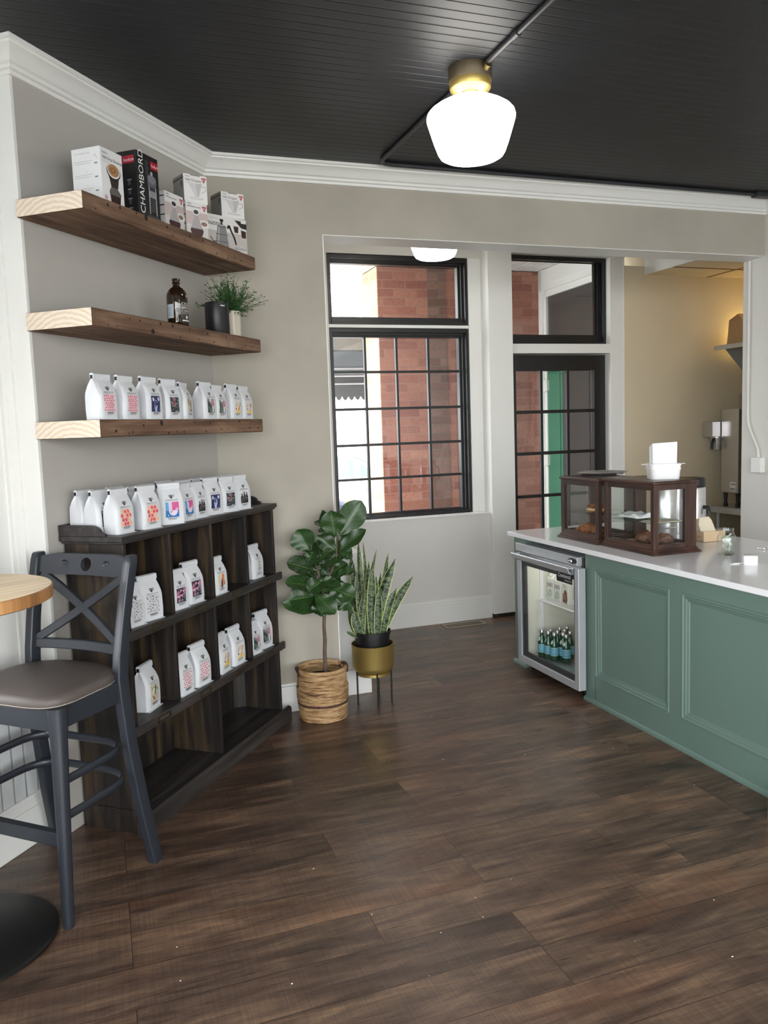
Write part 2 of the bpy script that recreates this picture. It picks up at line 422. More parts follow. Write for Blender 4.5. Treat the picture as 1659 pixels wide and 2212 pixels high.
M['liner'] = mat('fridge_liner', rgb(226, 224, 212), 0.5, var=0.01)
M['gasket'] = mat('grey_gasket', rgb(52, 54, 58), 0.6)
M['soil'] = mat('potting_soil', rgb(40, 30, 24), 0.95, var=0.4, vscale=80, bmp=0.8, bscale=90)
M['bark'] = mat('fig_bark', rgb(96, 82, 68), 0.85, var=0.25, vscale=60, bmp=0.5, bscale=80)
M['fig'] = leaf_material('fig_leaf', rgb(33, 58, 24), rgb(80, 112, 58), 'fig')
M['snake'] = leaf_material('snake_leaf', rgb(60, 80, 56), rgb(196, 204, 120), 'snake')
M['faux'] = mat('faux_greenery', rgb(60, 98, 52), 0.6, var=0.4, vscale=25)
M['kraft'] = mat('kraft_paper', rgb(176, 142, 104), 0.8, var=0.06, vscale=12, bmp=0.2, bscale=20)
M['kraftlight'] = mat('light_kraft_card', rgb(206, 180, 146), 0.75, var=0.04)
M['parch'] = mat('parchment_sheet', rgb(226, 214, 190), 0.7, var=0.03)
M['paperw'] = mat('white_paper', rgb(236, 238, 240), 0.7, var=0.02)
M['pastry'] = mat('baked_pastry', rgb(150, 92, 52), 0.6, var=0.45, vscale=35, bmp=0.7, bscale=60)
M['pastry2'] = mat('chocolate_pastry', rgb(92, 56, 38), 0.55, var=0.4, vscale=35, bmp=0.7, bscale=60)
M['cream'] = mat('pale_filling', rgb(232, 212, 160), 0.5, var=0.1, vscale=30)
M['sill'] = mat('dark_sill_paint', rgb(78, 78, 76), 0.5)
M['whitewash'] = wood('whitewashed_wood', rgb(150, 138, 120), rgb(196, 186, 170), rgb(216, 208, 194), 2, 1.0, 0.8)
M['led'] = emit('red_indicator', (1, 0.05, 0.03, 1), 6.0)
M['digit'] = emit('white_digits', (0.9, 0.95, 1, 1), 2.5)
# ------------------------------------------------------------------ the room
MA = Matrix.Rotation(ROTA, 4, 'Z')
def BA(mb, s0, s1, n0, n1, z0, z1, mi=0):
    return mb.box(s0, s1, -n1, -n0, z0, z1, mi, M=MA)
CZ = 3.13
def S_(name, mb, m, bevel=0, smooth=None):
    return struct(mb.build(name, m, bevel=bevel, smooth=smooth))
a0 = A(-1.7, -2.65); a1 = A(-1.7, 3.2)
poly = [a0[:2], a1[:2], (4.7, -3.33), (4.7, 4.6), (6.4, 4.6), (6.4, 6.45), (1.1, 6.45), (1.1, 4.76), (0.55, 4.76)]
S_('floor', MB().prism(poly, 'z', -0.1, 0.0), M['floor'])
poly = [a0[:2], a1[:2], (4.7, -3.33), (4.7, 4.66), (0.4, 4.66)]
S_('ceiling', MB().prism(poly, 'z', CZ, CZ + 0.12), M['ceil'])
S_('ceiling_alcove', MB().box(1.1, 4.74, 4.66, 6.5, 3.15, 3.25), M['offwhite'])
mb = MB().box(4.73, 6.4, 4.6, 6.5, 2.928, 3.2, 0)
for x in (5.41, 6.02): mb.box(x - 0.012, x + 0.012, 4.76, 6.16, 2.925, 2.9285, 1)
for y in (5.22, 5.80): mb.box(4.735, 6.2, y - 0.012, y + 0.012, 2.9245, 2.9285, 1)
S_('ceiling_kitchen', mb, [M['tile'], mat('tile_grid', rgb(120, 100, 70), 0.7)])
S_('trim_1', MB().box(4.715, 4.73, 4.76, 6.16, 2.925, 3.15), M['white'])

# shelf wall and the storefront window wall running on from it
S_('wall_left', BA(MB(), 2.606, 4.08, -2.6, -2.353, 0, CZ), M['wallA'])
mb = BA(MB(), 2.590, 2.606, -2.6, -2.353, 0, CZ)
BA(mb, 2.573, 2.60, -2.495, -2.441, 0.73, CZ); BA(mb, 2.57, 2.573, -2.475, -2.47, 0.73, CZ)
BA(mb, 2.553, 2.60, -2.65, -2.49, 0.73, CZ)
S_('trim_2', mb, M['white'], bevel=0.002)
mb = BA(MB(), -1.7, 2.60, -2.65, -2.45, 0, 0.70); 
S_('wall_window_side', mb, M['wains'])
mb = BA(MB(), -1.7, 2.60, -2.65, -2.45, 2.93, CZ); BA(mb, 1.95, 2.56, -2.65, -2.5, 0.73, 2.93)  # wall infill by the casing, added out of view to cut daylight
for s in (-1.66, -0.3, 1.05): BA(mb, s - 0.04, s + 0.04, -2.62, -2.5, 0.73, 2.93)
S_('trim_3', mb, M['white'])
S_('trim_4', BA(MB(), -1.6, 2.59, -2.65, -2.42, 0.70, 0.73), M['sill'], bevel=0.004)
mb = BA(MB(), -1.6, 2.595, -2.45, -2.431, 0, 0.155); BA(mb, -1.6, 2.595, -2.45, -2.437, 0.155, 0.205)
S_('baseboard_left', mb, M['white'], bevel=0.004)
# street front behind the camera
mb = BA(MB(), -1.7, -1.6, -2.65, 3.25, 0, 0.5); BA(mb, -1.7, -1.6, -2.65, 3.25, 2.95, CZ)
BA(mb, -1.7, -1.6, -2.65, -1.5, 0.5, 2.95)  # unseen infill closing part of the glazing to reduce daylight
for n in (-1.2, 0.25, 1.7, 3.15): BA(mb, -1.7, -1.6, n - 0.05, n + 0.05, 0.5, 2.95)
S_('wall_front', mb, M['white'])
mb = MB().box(1.4, 4.7, -3.5, -3.33, 0, 0.45); mb.box(1.4, 4.7, -3.5, -3.33, 2.98, CZ)
for x in (1.45, 2.5, 3.55, 4.6): mb.box(x - 0.05, x + 0.05, -3.5, -3.33, 0.45, 2.98)  # open bays put in this unseen wall to light the shelf and back walls
S_('wall_behind', mb, M['white'])
# unseen canopy added outside the side windows to cut daylight
mb = MB(); mb.add([A(-2.2, -2.66, 3.05), A(2.9, -2.66, 3.05), A(2.9, -3.75, 2.60), A(-2.2, -3.75, 2.60), A(-2.2, -3.75, 2.4), A(2.9, -3.75, 2.4)], [(0, 1, 2, 3), (3, 2, 5, 4)])
S_('side_light_block', mb, mat('side_light_block_cloth', rgb(70, 72, 74), 0.9))

# back wall with the wide opening
BX0, BX1 = 1.295, 4.5
mb = MB().box(0.3, BX0 - 0.004, 4.558, 4.755, 0, CZ)
mb.box(BX0 - 0.004, 4.7, 4.558, 4.755, 2.755, 3.16)
S_('wall_back', mb, M['wallB'])
mb = MB().box(BX0 - 0.004, 4.5, 4.5585, 4.757, 2.75, 2.7545); mb.box(BX0 - 0.004, BX0 + 0.002, 4.5585, 4.757, 0, 2.75)
S_('trim_5', mb, M['white'])
mb = MB().box(4.5, 4.7, -3.4, 4.757, 0, CZ)
S_('wall_right', mb, M['offwhite'], bevel=0.003)
mb = MB().box(0.72, BX0 + 0.0, 4.541, 4.558, 0, 0.155)
mb.box(0.72, BX0, 4.548, 4.558, 0.155, 0.172)
S_('baseboard_back', mb, M['white'], bevel=0.003)

# crown moulding swept round the room
prof = [(0.0, 3.030), (0.012, 3.030), (0.014, 3.044), (0.026, 3.048), (0.028, 3.060), (0.040, 3.066), (0.052, 3.082), (0.070, 3.099), (0.086, 3.106), (0.088, 3.113), (0.098, 3.116), (0.099, 3.1295), (0.0, 3.1295)]
path = [A(2.596, -2.72), A(2.596, -2.353), None, (4.5, 4.558), (4.5, -3.3)]
# corner of the two walls
k = (4.558 + 2.353 * (-SA)) / CA  # s at y = 4.558 on n = -2.353
path[2] = A(k, -2.353)
pts = [Vector(p[:2]) for p in path]
rings = []
for i, p in enumerate(pts):
    d0 = (pts[i] - pts[i - 1]).normalized() if i > 0 else None
    d1 = (pts[i + 1] - pts[i]).normalized() if i < len(pts) - 1 else None
    nr = lambda d: Vector((d.y, -d.x))
    if d0 is None: off = nr(d1)
    elif d1 is None: off = nr(d0)
    else:
        b = (nr(d0) + nr(d1)).normalized(); off = b / max(0.2, b.dot(nr(d0)))
    rings.append([(p.x + off.x * o, p.y + off.y * o, z) for o, z in prof])
S_('trim_6', MB().rings(rings), M['white'], smooth=25)

# alcove behind the opening
S_('wall_alcove_left', MB().box(1.1, 1.29, 4.757, 6.3, 0, 3.15), M['offwhite'])
mb = MB().box(1.30, 1.514, 4.70, 6.10, 0, 0.885)
S_('wall_low', mb, M['white'], bevel=0.003)
mb = MB().box(1.30, 1.516, 4.677, 4.70, 0, 0.16); mb.box(1.514, 1.528, 4.677, 6.09, 0, 0.16)
S_('baseboard_low', mb, M['white'], bevel=0.003)
mb = MB().box(1.10, 3.10, 6.105, 6.42, 0, 0.898); mb.box(1.10, 1.776, 6.19, 6.42, 0.898, 3.2); mb.box(1.776, 3.12, 6.19, 6.42, 3.016, 3.2)
S_('wall_rear', mb, M['offwhite'])
mb = MB().box(1.5, 3.10, 6.09, 6.33, 0.898, 0.909)            # window stool
mb.box(1.776, 2.985, 6.195, 6.33, 2.445, 2.470)             # bar between the two sashes
mb.box(2.987, 3.105, 6.192, 6.42, 0.909, 3.1)               # casing beside the sash
mb.box(1.70, 1.778, 6.192, 6.33, 0.909, 3.1)
S_('trim_7', mb, M['white'], bevel=0.002)
mb = MB().box(3.10, 3.322, 6.055, 6.45, 0.035, 3.2); 
S_('trim_8', mb, M['white'], bevel=0.003)
mb = MB().box(3.322, 4.345, 6.15, 6.42, 2.237, 2.318); mb.box(3.322, 4.35, 6.15, 6.42, 3.066, 3.2)
mb.box(4.345, 4.49, 6.15, 6.42, 0, 3.2); mb.box(4.478, 4.492, 6.146, 6.16, 0, 3.2)
S_('trim_9', mb, M['white'], bevel=0.003)
S_('post_gap_shade', MB().box(3.10, 3.322, 6.07, 6.4, 0, 0.034), M['dark'])  # dark block standing in for the shaded gap under the post
S_('wall_kitchen_back', MB().box(4.49, 6.4, 6.16, 6.45, 0, 3.0), M['beige'])
S_('wall_kitchen_right', MB().box(6.2, 6.4, 4.55, 6.2, 0, 3.0), M['beige'])
S_('wall_kitchen_front', MB().box(4.7, 6.4, 4.5, 4.7, 0, 3.0), M['beige'])
mb = MB().box(1.53, 3.10, 6.088, 6.105, 0, 0.155); mb.box(1.53, 3.10, 6.092, 6.105, 0.155, 0.175); mb.box(1.53, 3.10, 6.097, 6.105, 0.175, 0.2)
S_('baseboard_rear', mb, M['white'], bevel=0.003)

def sash(name, x0, x1, z0, z1, l, r_, b, t, y, vs, hs, wv, deep=0.13, gy=0.10, step=0.022):
    root = bpy.data.objects.new(name, None); COL.objects.link(root); struct(root)
    root.location = (x0, y, z0)
    M0 = Matrix.Translation((-x0, -y, -z0))
    mb = MB()
    def ringbox(a, c, d, e, ya, yb):
        mb.box(x0, x0 + a, ya, yb, z0, z1, M=M0); mb.box(x1 - c, x1, ya, yb, z0, z1, M=M0)
        mb.box(x0 + a, x1 - c, ya, yb, z0, z0 + d, M=M0); mb.box(x0 + a, x1 - c, ya, yb, z1 - e, z1, M=M0)
    ringbox(step, step, min(step, b), min(step + 0.01, t), y, y + 0.045)
    ringbox((l + step) / 2, (r_ + step) / 2, b * 0.8, t * 0.8, y + 0.045, y + 0.075)
    ringbox(l, r_, b, t, y + 0.075, y + deep)
    mb.build('frame', M['black'], root, bevel=0.002)
    mm = MB()
    for x in vs:
        mm.prism([(x - wv / 2, y + gy + 0.012), (x - wv * 0.42, y + gy - 0.014), (x + wv * 0.42, y + gy - 0.014), (x + wv / 2, y + gy + 0.012)], 'z', z0 + b * 0.9, z1 - t * 0.9, M=M0)
    for z in hs:
        mm.prism([(y + gy + 0.012, z - wv / 2), (y + gy - 0.013, z - wv * 0.42), (y + gy - 0.013, z + wv * 0.42), (y + gy + 0.012, z + wv / 2)], 'x', x0 + l * 0.9, x1 - r_ * 0.9, M=M0)
    if vs or hs: mm.build('muntins', M['black'], root, bevel=0.001)
    MB().box(x0 + l - 0.004, x1 - r_ + 0.004, y + gy + 0.014, y + gy + 0.0145, z0 + b - 0.004, z1 - t + 0.004, M=M0)
    g = MB().add([(x0 + l - 0.004, y + gy + 0.014, z0 + b - 0.004), (x1 - r_ + 0.004, y + gy + 0.014, z0 + b - 0.004), (x1 - r_ + 0.004, y + gy + 0.014, z1 - t + 0.004), (x0 + l - 0.004, y + gy + 0.014, z1 - t + 0.004)], [(0, 1, 2, 3)], M=M0)
    g.build('pane', M['glass'], root)
    return root
sash('window_1', 1.78, 2.985, 2.472, 3.012, 0.05, 0.056, 0.067, 0.056, 6.2, [], [], 0.016)
sash('window_2', 1.78, 2.985, 0.911, 2.443, 0.05, 0.056, 0.038, 0.065, 6.2, [2.100, 2.372, 2.654], [2.103, 1.805, 1.512, 1.232], 0.022)
sash('window_3', 3.325, 4.345, 2.32, 3.064, 0.07, 0.092, 0.09, 0.036, 6.215, [], [], 0.02, deep=0.07, gy=0.03)
# glazed back door
d = sash('door_1', 3.325, 4.345, 0.012, 2.228, 0.12, 0.12, 0.30, 0.133, 6.23, [3.695, 3.962], [1.740, 1.378, 1.002, 0.64], 0.03, deep=0.05, gy=0.02, step=0.115)
mb = MB().tube([(0.05, -0.005, 1.0), (0.05, -0.045, 1.0)], 0.012, 10); mb.tube([(0.05, -0.045, 1.0), (0.13, -0.05, 1.0)], 0.009, 10)
mb.box(0.025, 0.075, -0.006, 0.0, 0.9, 1.1)
mb.build('door_handle', M['iron'], d, smooth=40)
S_('trim_11', MB().box(3.322, 4.345, 6.2, 6.42, 0, 0.012), M['sill'])

# ------------------------------------------------------------------ outside
gr = MB().box(-40, 40, -40, 45, -0.25, -0.16)
S_('ground_street', gr, mat('pale_asphalt', rgb(186, 185, 182), 0.9, var=0.1, vscale=2))
br = brick_material('red_brick', 'XZ'); bry = brick_material('sky_lit_brick_return', 'YZ', [(190, 150, 120), (206, 170, 138), (214, 184, 150)], (206, 190, 168))  # return bricks painted paler, as lit by the open sky
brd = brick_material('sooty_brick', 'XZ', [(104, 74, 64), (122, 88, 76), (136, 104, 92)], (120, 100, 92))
mb = MB().box(2.655, 4.6, 7.505, 7.93, -0.16, 3.19, 0)
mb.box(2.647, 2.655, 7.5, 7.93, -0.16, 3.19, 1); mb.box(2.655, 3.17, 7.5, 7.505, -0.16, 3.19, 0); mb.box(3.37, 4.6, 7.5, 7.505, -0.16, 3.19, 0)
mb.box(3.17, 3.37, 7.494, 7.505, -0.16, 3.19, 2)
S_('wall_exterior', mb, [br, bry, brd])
S_('beam_porch', MB().box(1.6, 2.645, 7.9, 8.05, 2.44, 2.62), mat('porch_beam_paint', rgb(120, 118, 114), 0.8))
S_('ceiling_porch', MB().box(1.8, 6.0, 6.45, 8.0, 3.2, 3.3), M['porch'])
# neighbouring entrance set at an angle
dv = Vector((0.05, 1.09)).normalized(); F = Vector((4.425, 7.49))
ang = math.atan2(dv.y, dv.x)
MN = Matrix.Translation((F.x, F.y, 0)) @ Matrix.Rotation(ang + PI, 4, 'Z')     # local x comes towards the window, local -y... faces the shop
root = bpy.data.objects.new('door_2', None); COL.objects.link(root); struct(root); root.matrix_world = MN
mb = MB().box(0.0, 0.075, -0.01, 0.06, -0.16, 3.19); mb.box(0.0, 1.1, -0.01, 0.06, 2.98, 3.19); mb.box(0.075, 0.12, 0.01, 0.06, -0.16, 3.0); mb.box(0.075, 1.1, 0.01, 0.06, 2.92, 3.0)
mb.build('door_frame', M['white'], root, bevel=0.003)
gp = mat('green_door_paint', rgb(62, 122, 98), 0.4, var=0.06)
mb = MB().box(0.12, 0.36, 0.02, 0.06, -0.1, 2.22); mb.box(0.12, 1.1, 0.02, 0.06, 2.14, 2.22); mb.box(0.36, 0.40, 0.03, 0.06, -0.1, 2.14)
mb.build('door_leaf', gp, root, bevel=0.003)
MB().box(0.40, 1.1, 0.035, 0.05, -0.1, 2.14).box(0.12, 1.1, 0.035, 0.05, 2.22, 2.92).build('pane', mat('dark_glass', rgb(70, 70, 70), 0.12), root)
for z in (0.35, 1.2, 1.97):
    MB().box(0.085, 0.155, -0.012, 0.02, z, z + 0.11).tube([(0.118, -0.014, z - 0.015), (0.118, -0.014, z + 0.125)], 0.008, 8).build('hinge', M['white'], root, bevel=0.004)

# awning over the pavement
aw = thing('awning', 'dark fabric awning with scalloped edge over the pavement beyond the window', 'awning', (2.6, 9.6, 2.0))
fab = mat('dark_awning_fabric', rgb(66, 70, 72), 0.9, var=0.15, vscale=30)
mb = MB().prism([(-1.70, 0.44), (0, 0.30), (0, 0.285), (-1.70, 0.425)], 'x', -1.4, 0.85)
mb.build('canopy', fab, aw)
prof2 = []
nsc = 28
for i in range(nsc * 6 + 1):
    x = -1.4 + 2.25 * i / (nsc * 6); prof2.append((x, 0.05 - 0.05 * abs(math.sin(PI * i / 6))))
mb = MB().prism([(-1.4, 0.30)] + prof2 + [(0.85, 0.30)], 'y', -0.006, 0.006)
mb.build('valance', fab, aw)
pm = mat('awning_pipe', rgb(190, 192, 194), 0.5)
for y, z in ((-0.75, 0.33), (-0.40, 0.27), (-0.02, 0.20)):
    MB().tube([(-1.4, y, z), (0.85, y, z)], 0.011, 8).build('pipe', pm, aw)
MB().tube([(-0.45, -1.68, 0.41), (-0.1, -0.02, 0.27)], 0.010, 8).build('pipe', pm, aw)

# two parked cars
def car(name, label, loc, rz, paint, scale=1.0):
    root = thing(name, label, 'car', loc, rz)
    body = [(-2.2, 0.35), (-2.2, 0.75), (-2.1, 0.9), (-1.25, 0.98), (1.35, 0.98), (2.05, 0.85), (2.2, 0.65), (2.2, 0.35), (1.75, 0.3), (-1.75, 0.3)]
    MB().prism(body, 'y', -0.88, 0.88).build('car_body', paint, root, bevel=0.08, bseg=3, smooth=40)
    cab = [[(-1.5, 0.97), (-0.7, 1.42), (0.6, 1.42), (1.4, 0.97)]]
    r0 = [(-1.6, -0.84, 0.96), (1.45, -0.84, 0.96), (1.45, 0.84, 0.96), (-1.6, 0.84, 0.96)]
    r1 = [(-0.75, -0.66, 1.42), (0.55, -0.66, 1.42), (0.55, 0.66, 1.42), (-0.75, 0.66, 1.42)]
    MB().rings([r0, r1]).build('car_cabin', paint, root, bevel=0.06, bseg=3, smooth=40)
    gl = mat('car_glass_' + name, rgb(88, 104, 108), 0.1)
    mb = MB()
    for sgn in (-1, 1):
        mb.add([(-1.25, sgn * 0.825, 1.02), (-0.08, sgn * 0.825, 1.02), (-0.08, sgn * 0.69, 1.36), (-0.72, sgn * 0.69, 1.36)], [(0, 1, 2, 3)])
        mb.add([(0.0, sgn * 0.825, 1.02), (1.15, sgn * 0.825, 1.02), (0.52, sgn * 0.69, 1.36), (0.0, sgn * 0.69, 1.36)], [(0, 1, 2, 3)])
    mb.add([(1.36, -0.7, 1.03), (1.36, 0.7, 1.03), (0.64, 0.6, 1.39), (0.64, -0.6, 1.39)], [(0, 1, 2, 3)])
    mb.build('window', gl, root)
    for x in (-1.4, 1.4):
        for sgn in (-1, 1):
            M1 = Matrix.Translation((x, sgn * 0.8, 0.33)) @ Matrix.Rotation(PI / 2, 4, 'X')
            MB().lathe([(0.0, -0.1), (0.33, -0.1), (0.34, -0.05), (0.34, 0.05), (0.33, 0.1), (0.0, 0.1)], seg=20, M=M1).build('wheel', M['blackp'], root, smooth=40)
    for sgn in (-1, 1):
        MB().box(2.0, 2.16, sgn * 0.62 - 0.2, sgn * 0.62 + 0.2, 0.68, 0.84).build('headlight', mat('amber_lamp_' + name, rgb(255, 170, 40), 0.2), root, bevel=0.05, bseg=3)
    return root
car('parked_car', 'white car parked across the street beyond the window', (3.2, 13.2, -0.16), 0.12, mat('white_car_paint', rgb(235, 238, 240), 0.25))
car('parked_car', 'dark blue car with an orange lamp parked just beyond the lower window panes', (0.95, 10.75, -0.16), 0.25, mat('dark_car_paint', rgb(52, 56, 78), 0.25))
mb = MB().box(-6, 14, 24, 25, -0.16, 7.0, 0)
for i in range(9):
    x = -4 + i * 2.0
    mb.box(x, x + 0.8, 23.97, 24.0, 0.9, 2.4, 1); mb.box(x, x + 0.8, 23.97, 24.0, 3.9, 5.4, 1)
tag(mb.build('shop_building', [mat('pale_render', rgb(226, 224, 220), 0.9), mat('far_glass', rgb(150, 158, 164), 0.3)]), 'pale building across the street beyond the cars', 'building')
random.seed(4)
tr = thing('street_tree', 'bare speckled tree standing across the street, seen through the upper window', 'tree', (5.1, 17.5, -0.16))
mb = MB().tube([(0, 0, 0), (0.05, 0, 1.6), (0, 0.05, 3.0)], [0.12, 0.1, 0.06], 8)
for i in range(14):
    a = random.random() * 2 * PI; r0 = random.uniform(0.7, 1.6); z0 = random.uniform(1.6, 3.0)
    mb.tube([(0.03, 0, z0), (math.cos(a) * r0 * 0.5, math.sin(a) * r0 * 0.5, z0 + 0.6), (math.cos(a) * r0, math.sin(a) * r0, z0 + 1.6)], [0.04, 0.025, 0.01], 5)
mb.build('trunk', mat('grey_bark', rgb(196, 192, 186), 0.9), tr)
mb = MB()
for i in range(1500):
    a = random.random() * 2 * PI; b = math.acos(random.uniform(-1, 1)); r0 = 1.8 * random.random() ** 0.4
    c = Vector((math.cos(a) * math.sin(b) * r0, math.sin(a) * math.sin(b) * r0, 3.9 + math.cos(b) * r0 * 0.75))
    q = Matrix.Translation(c) @ Matrix.Rotation(random.random() * 6, 4, 'Z') @ Matrix.Rotation(random.random() * 6, 4, 'X')
    mb.add([(-0.05, 0, 0), (0, -0.03, 0), (0.05, 0, 0), (0, 0.03, 0)], [(0, 1, 2, 3)], M=q)
mb.build('foliage', mat('pale_leaf', rgb(150, 158, 130), 0.8), tr)
# ------------------------------------------------------------------ timber wall shelves
def endgrain():
    m, nt, out = nodes('sawn_end_grain')
    p = nt.nodes.new('ShaderNodeBsdfPrincipled')
    w = N(nt, 'ShaderNodeTexWave', wave_type='RINGS', rings_direction='X'); w.inputs['Scale'].default_value = 16.0
    w.inputs['Distortion'].default_value = 3.0; w.inputs['Detail'].default_value = 3.0; w.inputs['Detail Scale'].default_value = 2.0
    tc = nt.nodes.new('ShaderNodeTexCoord'); mp = nt.nodes.new('ShaderNodeMapping'); mp.inputs['Location'].default_value = (0, -0.13, 0.16)
    nt.links.new(tc.outputs['Object'], mp.inputs['Vector']); nt.links.new(mp.outputs[0], w.inputs['Vector'])
    r = ramp(nt, [(0.1, rgb(212, 194, 172)), (0.5, rgb(222, 206, 186)), (0.9, rgb(228, 214, 196))], w.outputs['Fac'])
    nt.links.new(r.outputs['Color'], p.inputs['Base Color']); p.inputs['Roughness'].default_value = 0.8
    nt.links.new(p.outputs[0], out.inputs[0]); return m
M['end'] = endgrain()
N_F = -2.041
def timber_shelf(s0, s1, z0, z1, label, seed):
    random.seed(seed)
    L = s1 - s0; D = -2.0415 + 2.3525
    root = thing('timber_shelf', label, 'shelf', A(s0, N_F, z0), ROTA, 'timber wall shelves')
    nx = 40; rs = []
    for i in range(nx + 1):
        x = L * i / nx; j = lambda a: random.uniform(-a, a)
        e = 0.0015 if 0 < i < nx else 0
        rs.append([(x, 0.004 + j(e), 0.0 + j(e)), (x, D - 0.002, 0.0), (x, D - 0.002, z1 - z0), (x, 0.004 + j(e), z1 - z0), (x, 0 + j(e), z1 - z0 - 0.004), (x, 0 + j(e), 0.004)])
    mb = MB().rings(rs, 0, False, False)
    o = mb.build('beam', M['reclaim'], root, smooth=35)
    for x, t in ((0.0, -0.0006), (L, 0.0006)):
        MB().box(min(x, x + t), max(x, x + t), 0.001, D - 0.002, 0.001, z1 - z0 - 0.001).build('end_grain', M['end'], root)['label'] = 'pale sawn end grain'
    mb = MB()
    for i in range(17):
        x = 0.08 + (L - 0.16) * i / 16 + random.uniform(-.03, .03); z = random.choice((0.016, 0.05)) + random.uniform(-.008, .008); r_ = random.uniform(.0028, .0065)
        if i == 4: r_ = 0.011
        mb.add([(x + r_ * math.cos(t) * random.uniform(.8, 1.2), -0.0022, z + r_ * math.sin(t) * random.uniform(.8, 1.3)) for t in [2 * PI * k / 9 for k in range(9)]], [list(range(9))])
    mb.build('nail_pattern', M['nailhole'], root)['label'] = 'dark rusty nail holes'
    return root
timber_shelf(2.570, 3.915, 2.500, 2.566, 'uppermost thick reclaimed timber shelf holding the coffee gear boxes', 1)
timber_shelf(2.577, 3.932, 2.072, 2.140, 'middle reclaimed timber shelf holding the amber bottle and potted greenery', 2)
timber_shelf(2.581, 3.911, 1.650, 1.718, 'lowest reclaimed timber shelf holding a row of white coffee bags', 3)

# ------------------------------------------------------------------ cardboard boxes on the top shelf
INK = rgb(40, 38, 38); GREY = rgb(150, 148, 146); RED = rgb(176, 32, 52); WHITE = rgb(232, 231, 228)
class Face:
    """flat print on one upright face of a carton: u to the right, v up, in metres from the lower left corner"""
    def __init__(self, mb, fn): self.mb = mb; self.fn = fn; self.k = 0
    def poly(self, pts, col, lift=None):
        self.k += 1; d = 0.0004 + 0.00006 * self.k
        self.mb.add([self.fn(u, v, d) for u, v in pts], [list(range(len(pts)))], 0, col)
    def rect(self, u0, u1, v0, v1, col): self.poly([(u0, v0), (u1, v0), (u1, v1), (u0, v1)], col)
    def disc(self, u, v, r, col, ry=None, n=20):
        ry = ry or r; self.poly([(u + r * math.cos(2 * PI * i / n), v + ry * math.sin(2 * PI * i / n)) for i in range(n)], col)
    def text(self, s, size, u, v, col, align='LEFT', sx=1.0):
        self.k += 1; d = 0.0004 + 0.00006 * self.k
        self.mb.text(s, size, u, 0, v, 0, col, fn=lambda a, b: self.fn(a, b, d), align=align, sx=sx)
    def vtext(self, s, size, u, v, col, sx=1.0):
        self.k += 1; d = 0.0004 + 0.00006 * self.k
        self.mb.text(s, size, 0, 0, 0, 0, col, fn=lambda a, b: self.fn(u - b, v + a, d), align='LEFT', sx=sx)
def carton(name, label, pos, rz, w, d, h, facecol, sidecol, front, side, group='boxed coffee gear on the top shelf'):
    root = thing(name, label, 'box', pos, rz, group)
    MB().box(0, w, 0, d, 0, h).build('carton', mat('card_' + str(len(bpy.data.materials)), facecol, 0.4, var=0.02), root, bevel=0.0015)
    mb = MB()
    f = Face(mb, lambda u, v, k: (u, -k, v)); front(f, w, h)
    if mb.v: mb.build('front_lettering', M['gloss'], root)
    mb = MB()
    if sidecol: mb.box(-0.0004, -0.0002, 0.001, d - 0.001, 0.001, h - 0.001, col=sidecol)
    g = Face(mb, lambda u, v, k: (-k, d - u, v)); side(g, d, h)
    if mb.v: mb.build('side_lettering', M['gloss'], root)
    return root
BR1, BR2 = rgb(58, 36, 26), rgb(168, 128, 86)
def f_dec(f, w, h):
    f.text('HARIO', 0.011, 0.012, h - 0.022, INK); f.text('V60 Drip Decanter', 0.0172, 0.012, h - 0.042, INK, sx=0.95)
    f.text('Pour over coffee', 0.007, 0.012, h - 0.053, GREY)
    f.poly([(0.05, 0.03), (0.112, 0.03), (0.118, 0.05), (0.098, 0.068), (0.096, 0.08), (0.11, 0.118), (0.04, 0.118), (0.06, 0.08), (0.056, 0.068), (0.044, 0.05)], rgb(96, 92, 90))
    f.poly([(0.052, 0.012), (0.11, 0.012), (0.114, 0.04), (0.048, 0.04)], rgb(44, 28, 24))
    f.poly([(0.058, 0.07), (0.1, 0.07), (0.108, 0.112), (0.046, 0.112)], rgb(52, 42, 38))
    f.disc(0.077, 0.13, 0.043, rgb(30, 26, 24), 0.03); f.disc(0.077, 0.133, 0.039, WHITE, 0.027); f.disc(0.077, 0.136, 0.034, BR2, 0.024); f.disc(0.074, 0.136, 0.017, rgb(140, 98, 60), 0.011); f.disc(0.073, 0.137, 0.009, BR2, 0.006)
    f.disc(0.022, 0.022, 0.010, rgb(206, 176, 176)); f.text('02', 0.009, 0.022, 0.018, RED, 'CENTER')
def s_dec(f, w, h):
    f.text('How to make delicious coffee', 0.0062, 0.012, h - 0.022, GREY)
    for k in range(3):
        v = h - 0.05 - k * 0.052
        f.text(str(k + 1), 0.008, w * 0.5, v + 0.008, GREY)
        for r in range(2): f.rect(0.012, w * 0.72 - 0.01 * r, v - 0.008 * r - 0.002, v - 0.008 * r - 0.0005, rgb(170, 170, 172))
        f.disc(w * 0.84, v - 0.012, 0.008, rgb(90, 90, 92), 0.003); f.disc(w * 0.84, v - 0.011, 0.005, rgb(180, 180, 182), 0.0015)
    f.poly([(w * 0.78, h - 0.04), (w * 0.82, h - 0.028), (w * 0.9, h - 0.045), (w * 0.9, h - 0.047), (w * 0.82, h - 0.031)], GREY)
carton('decanter_box', 'tall white carton with a drip decanter picture, beside the black press carton\'s far side', A(2.735, -2.075, 2.567), ROTA, 0.137, 0.135, 0.211, rgb(228, 228, 228), None, f_dec, s_dec)
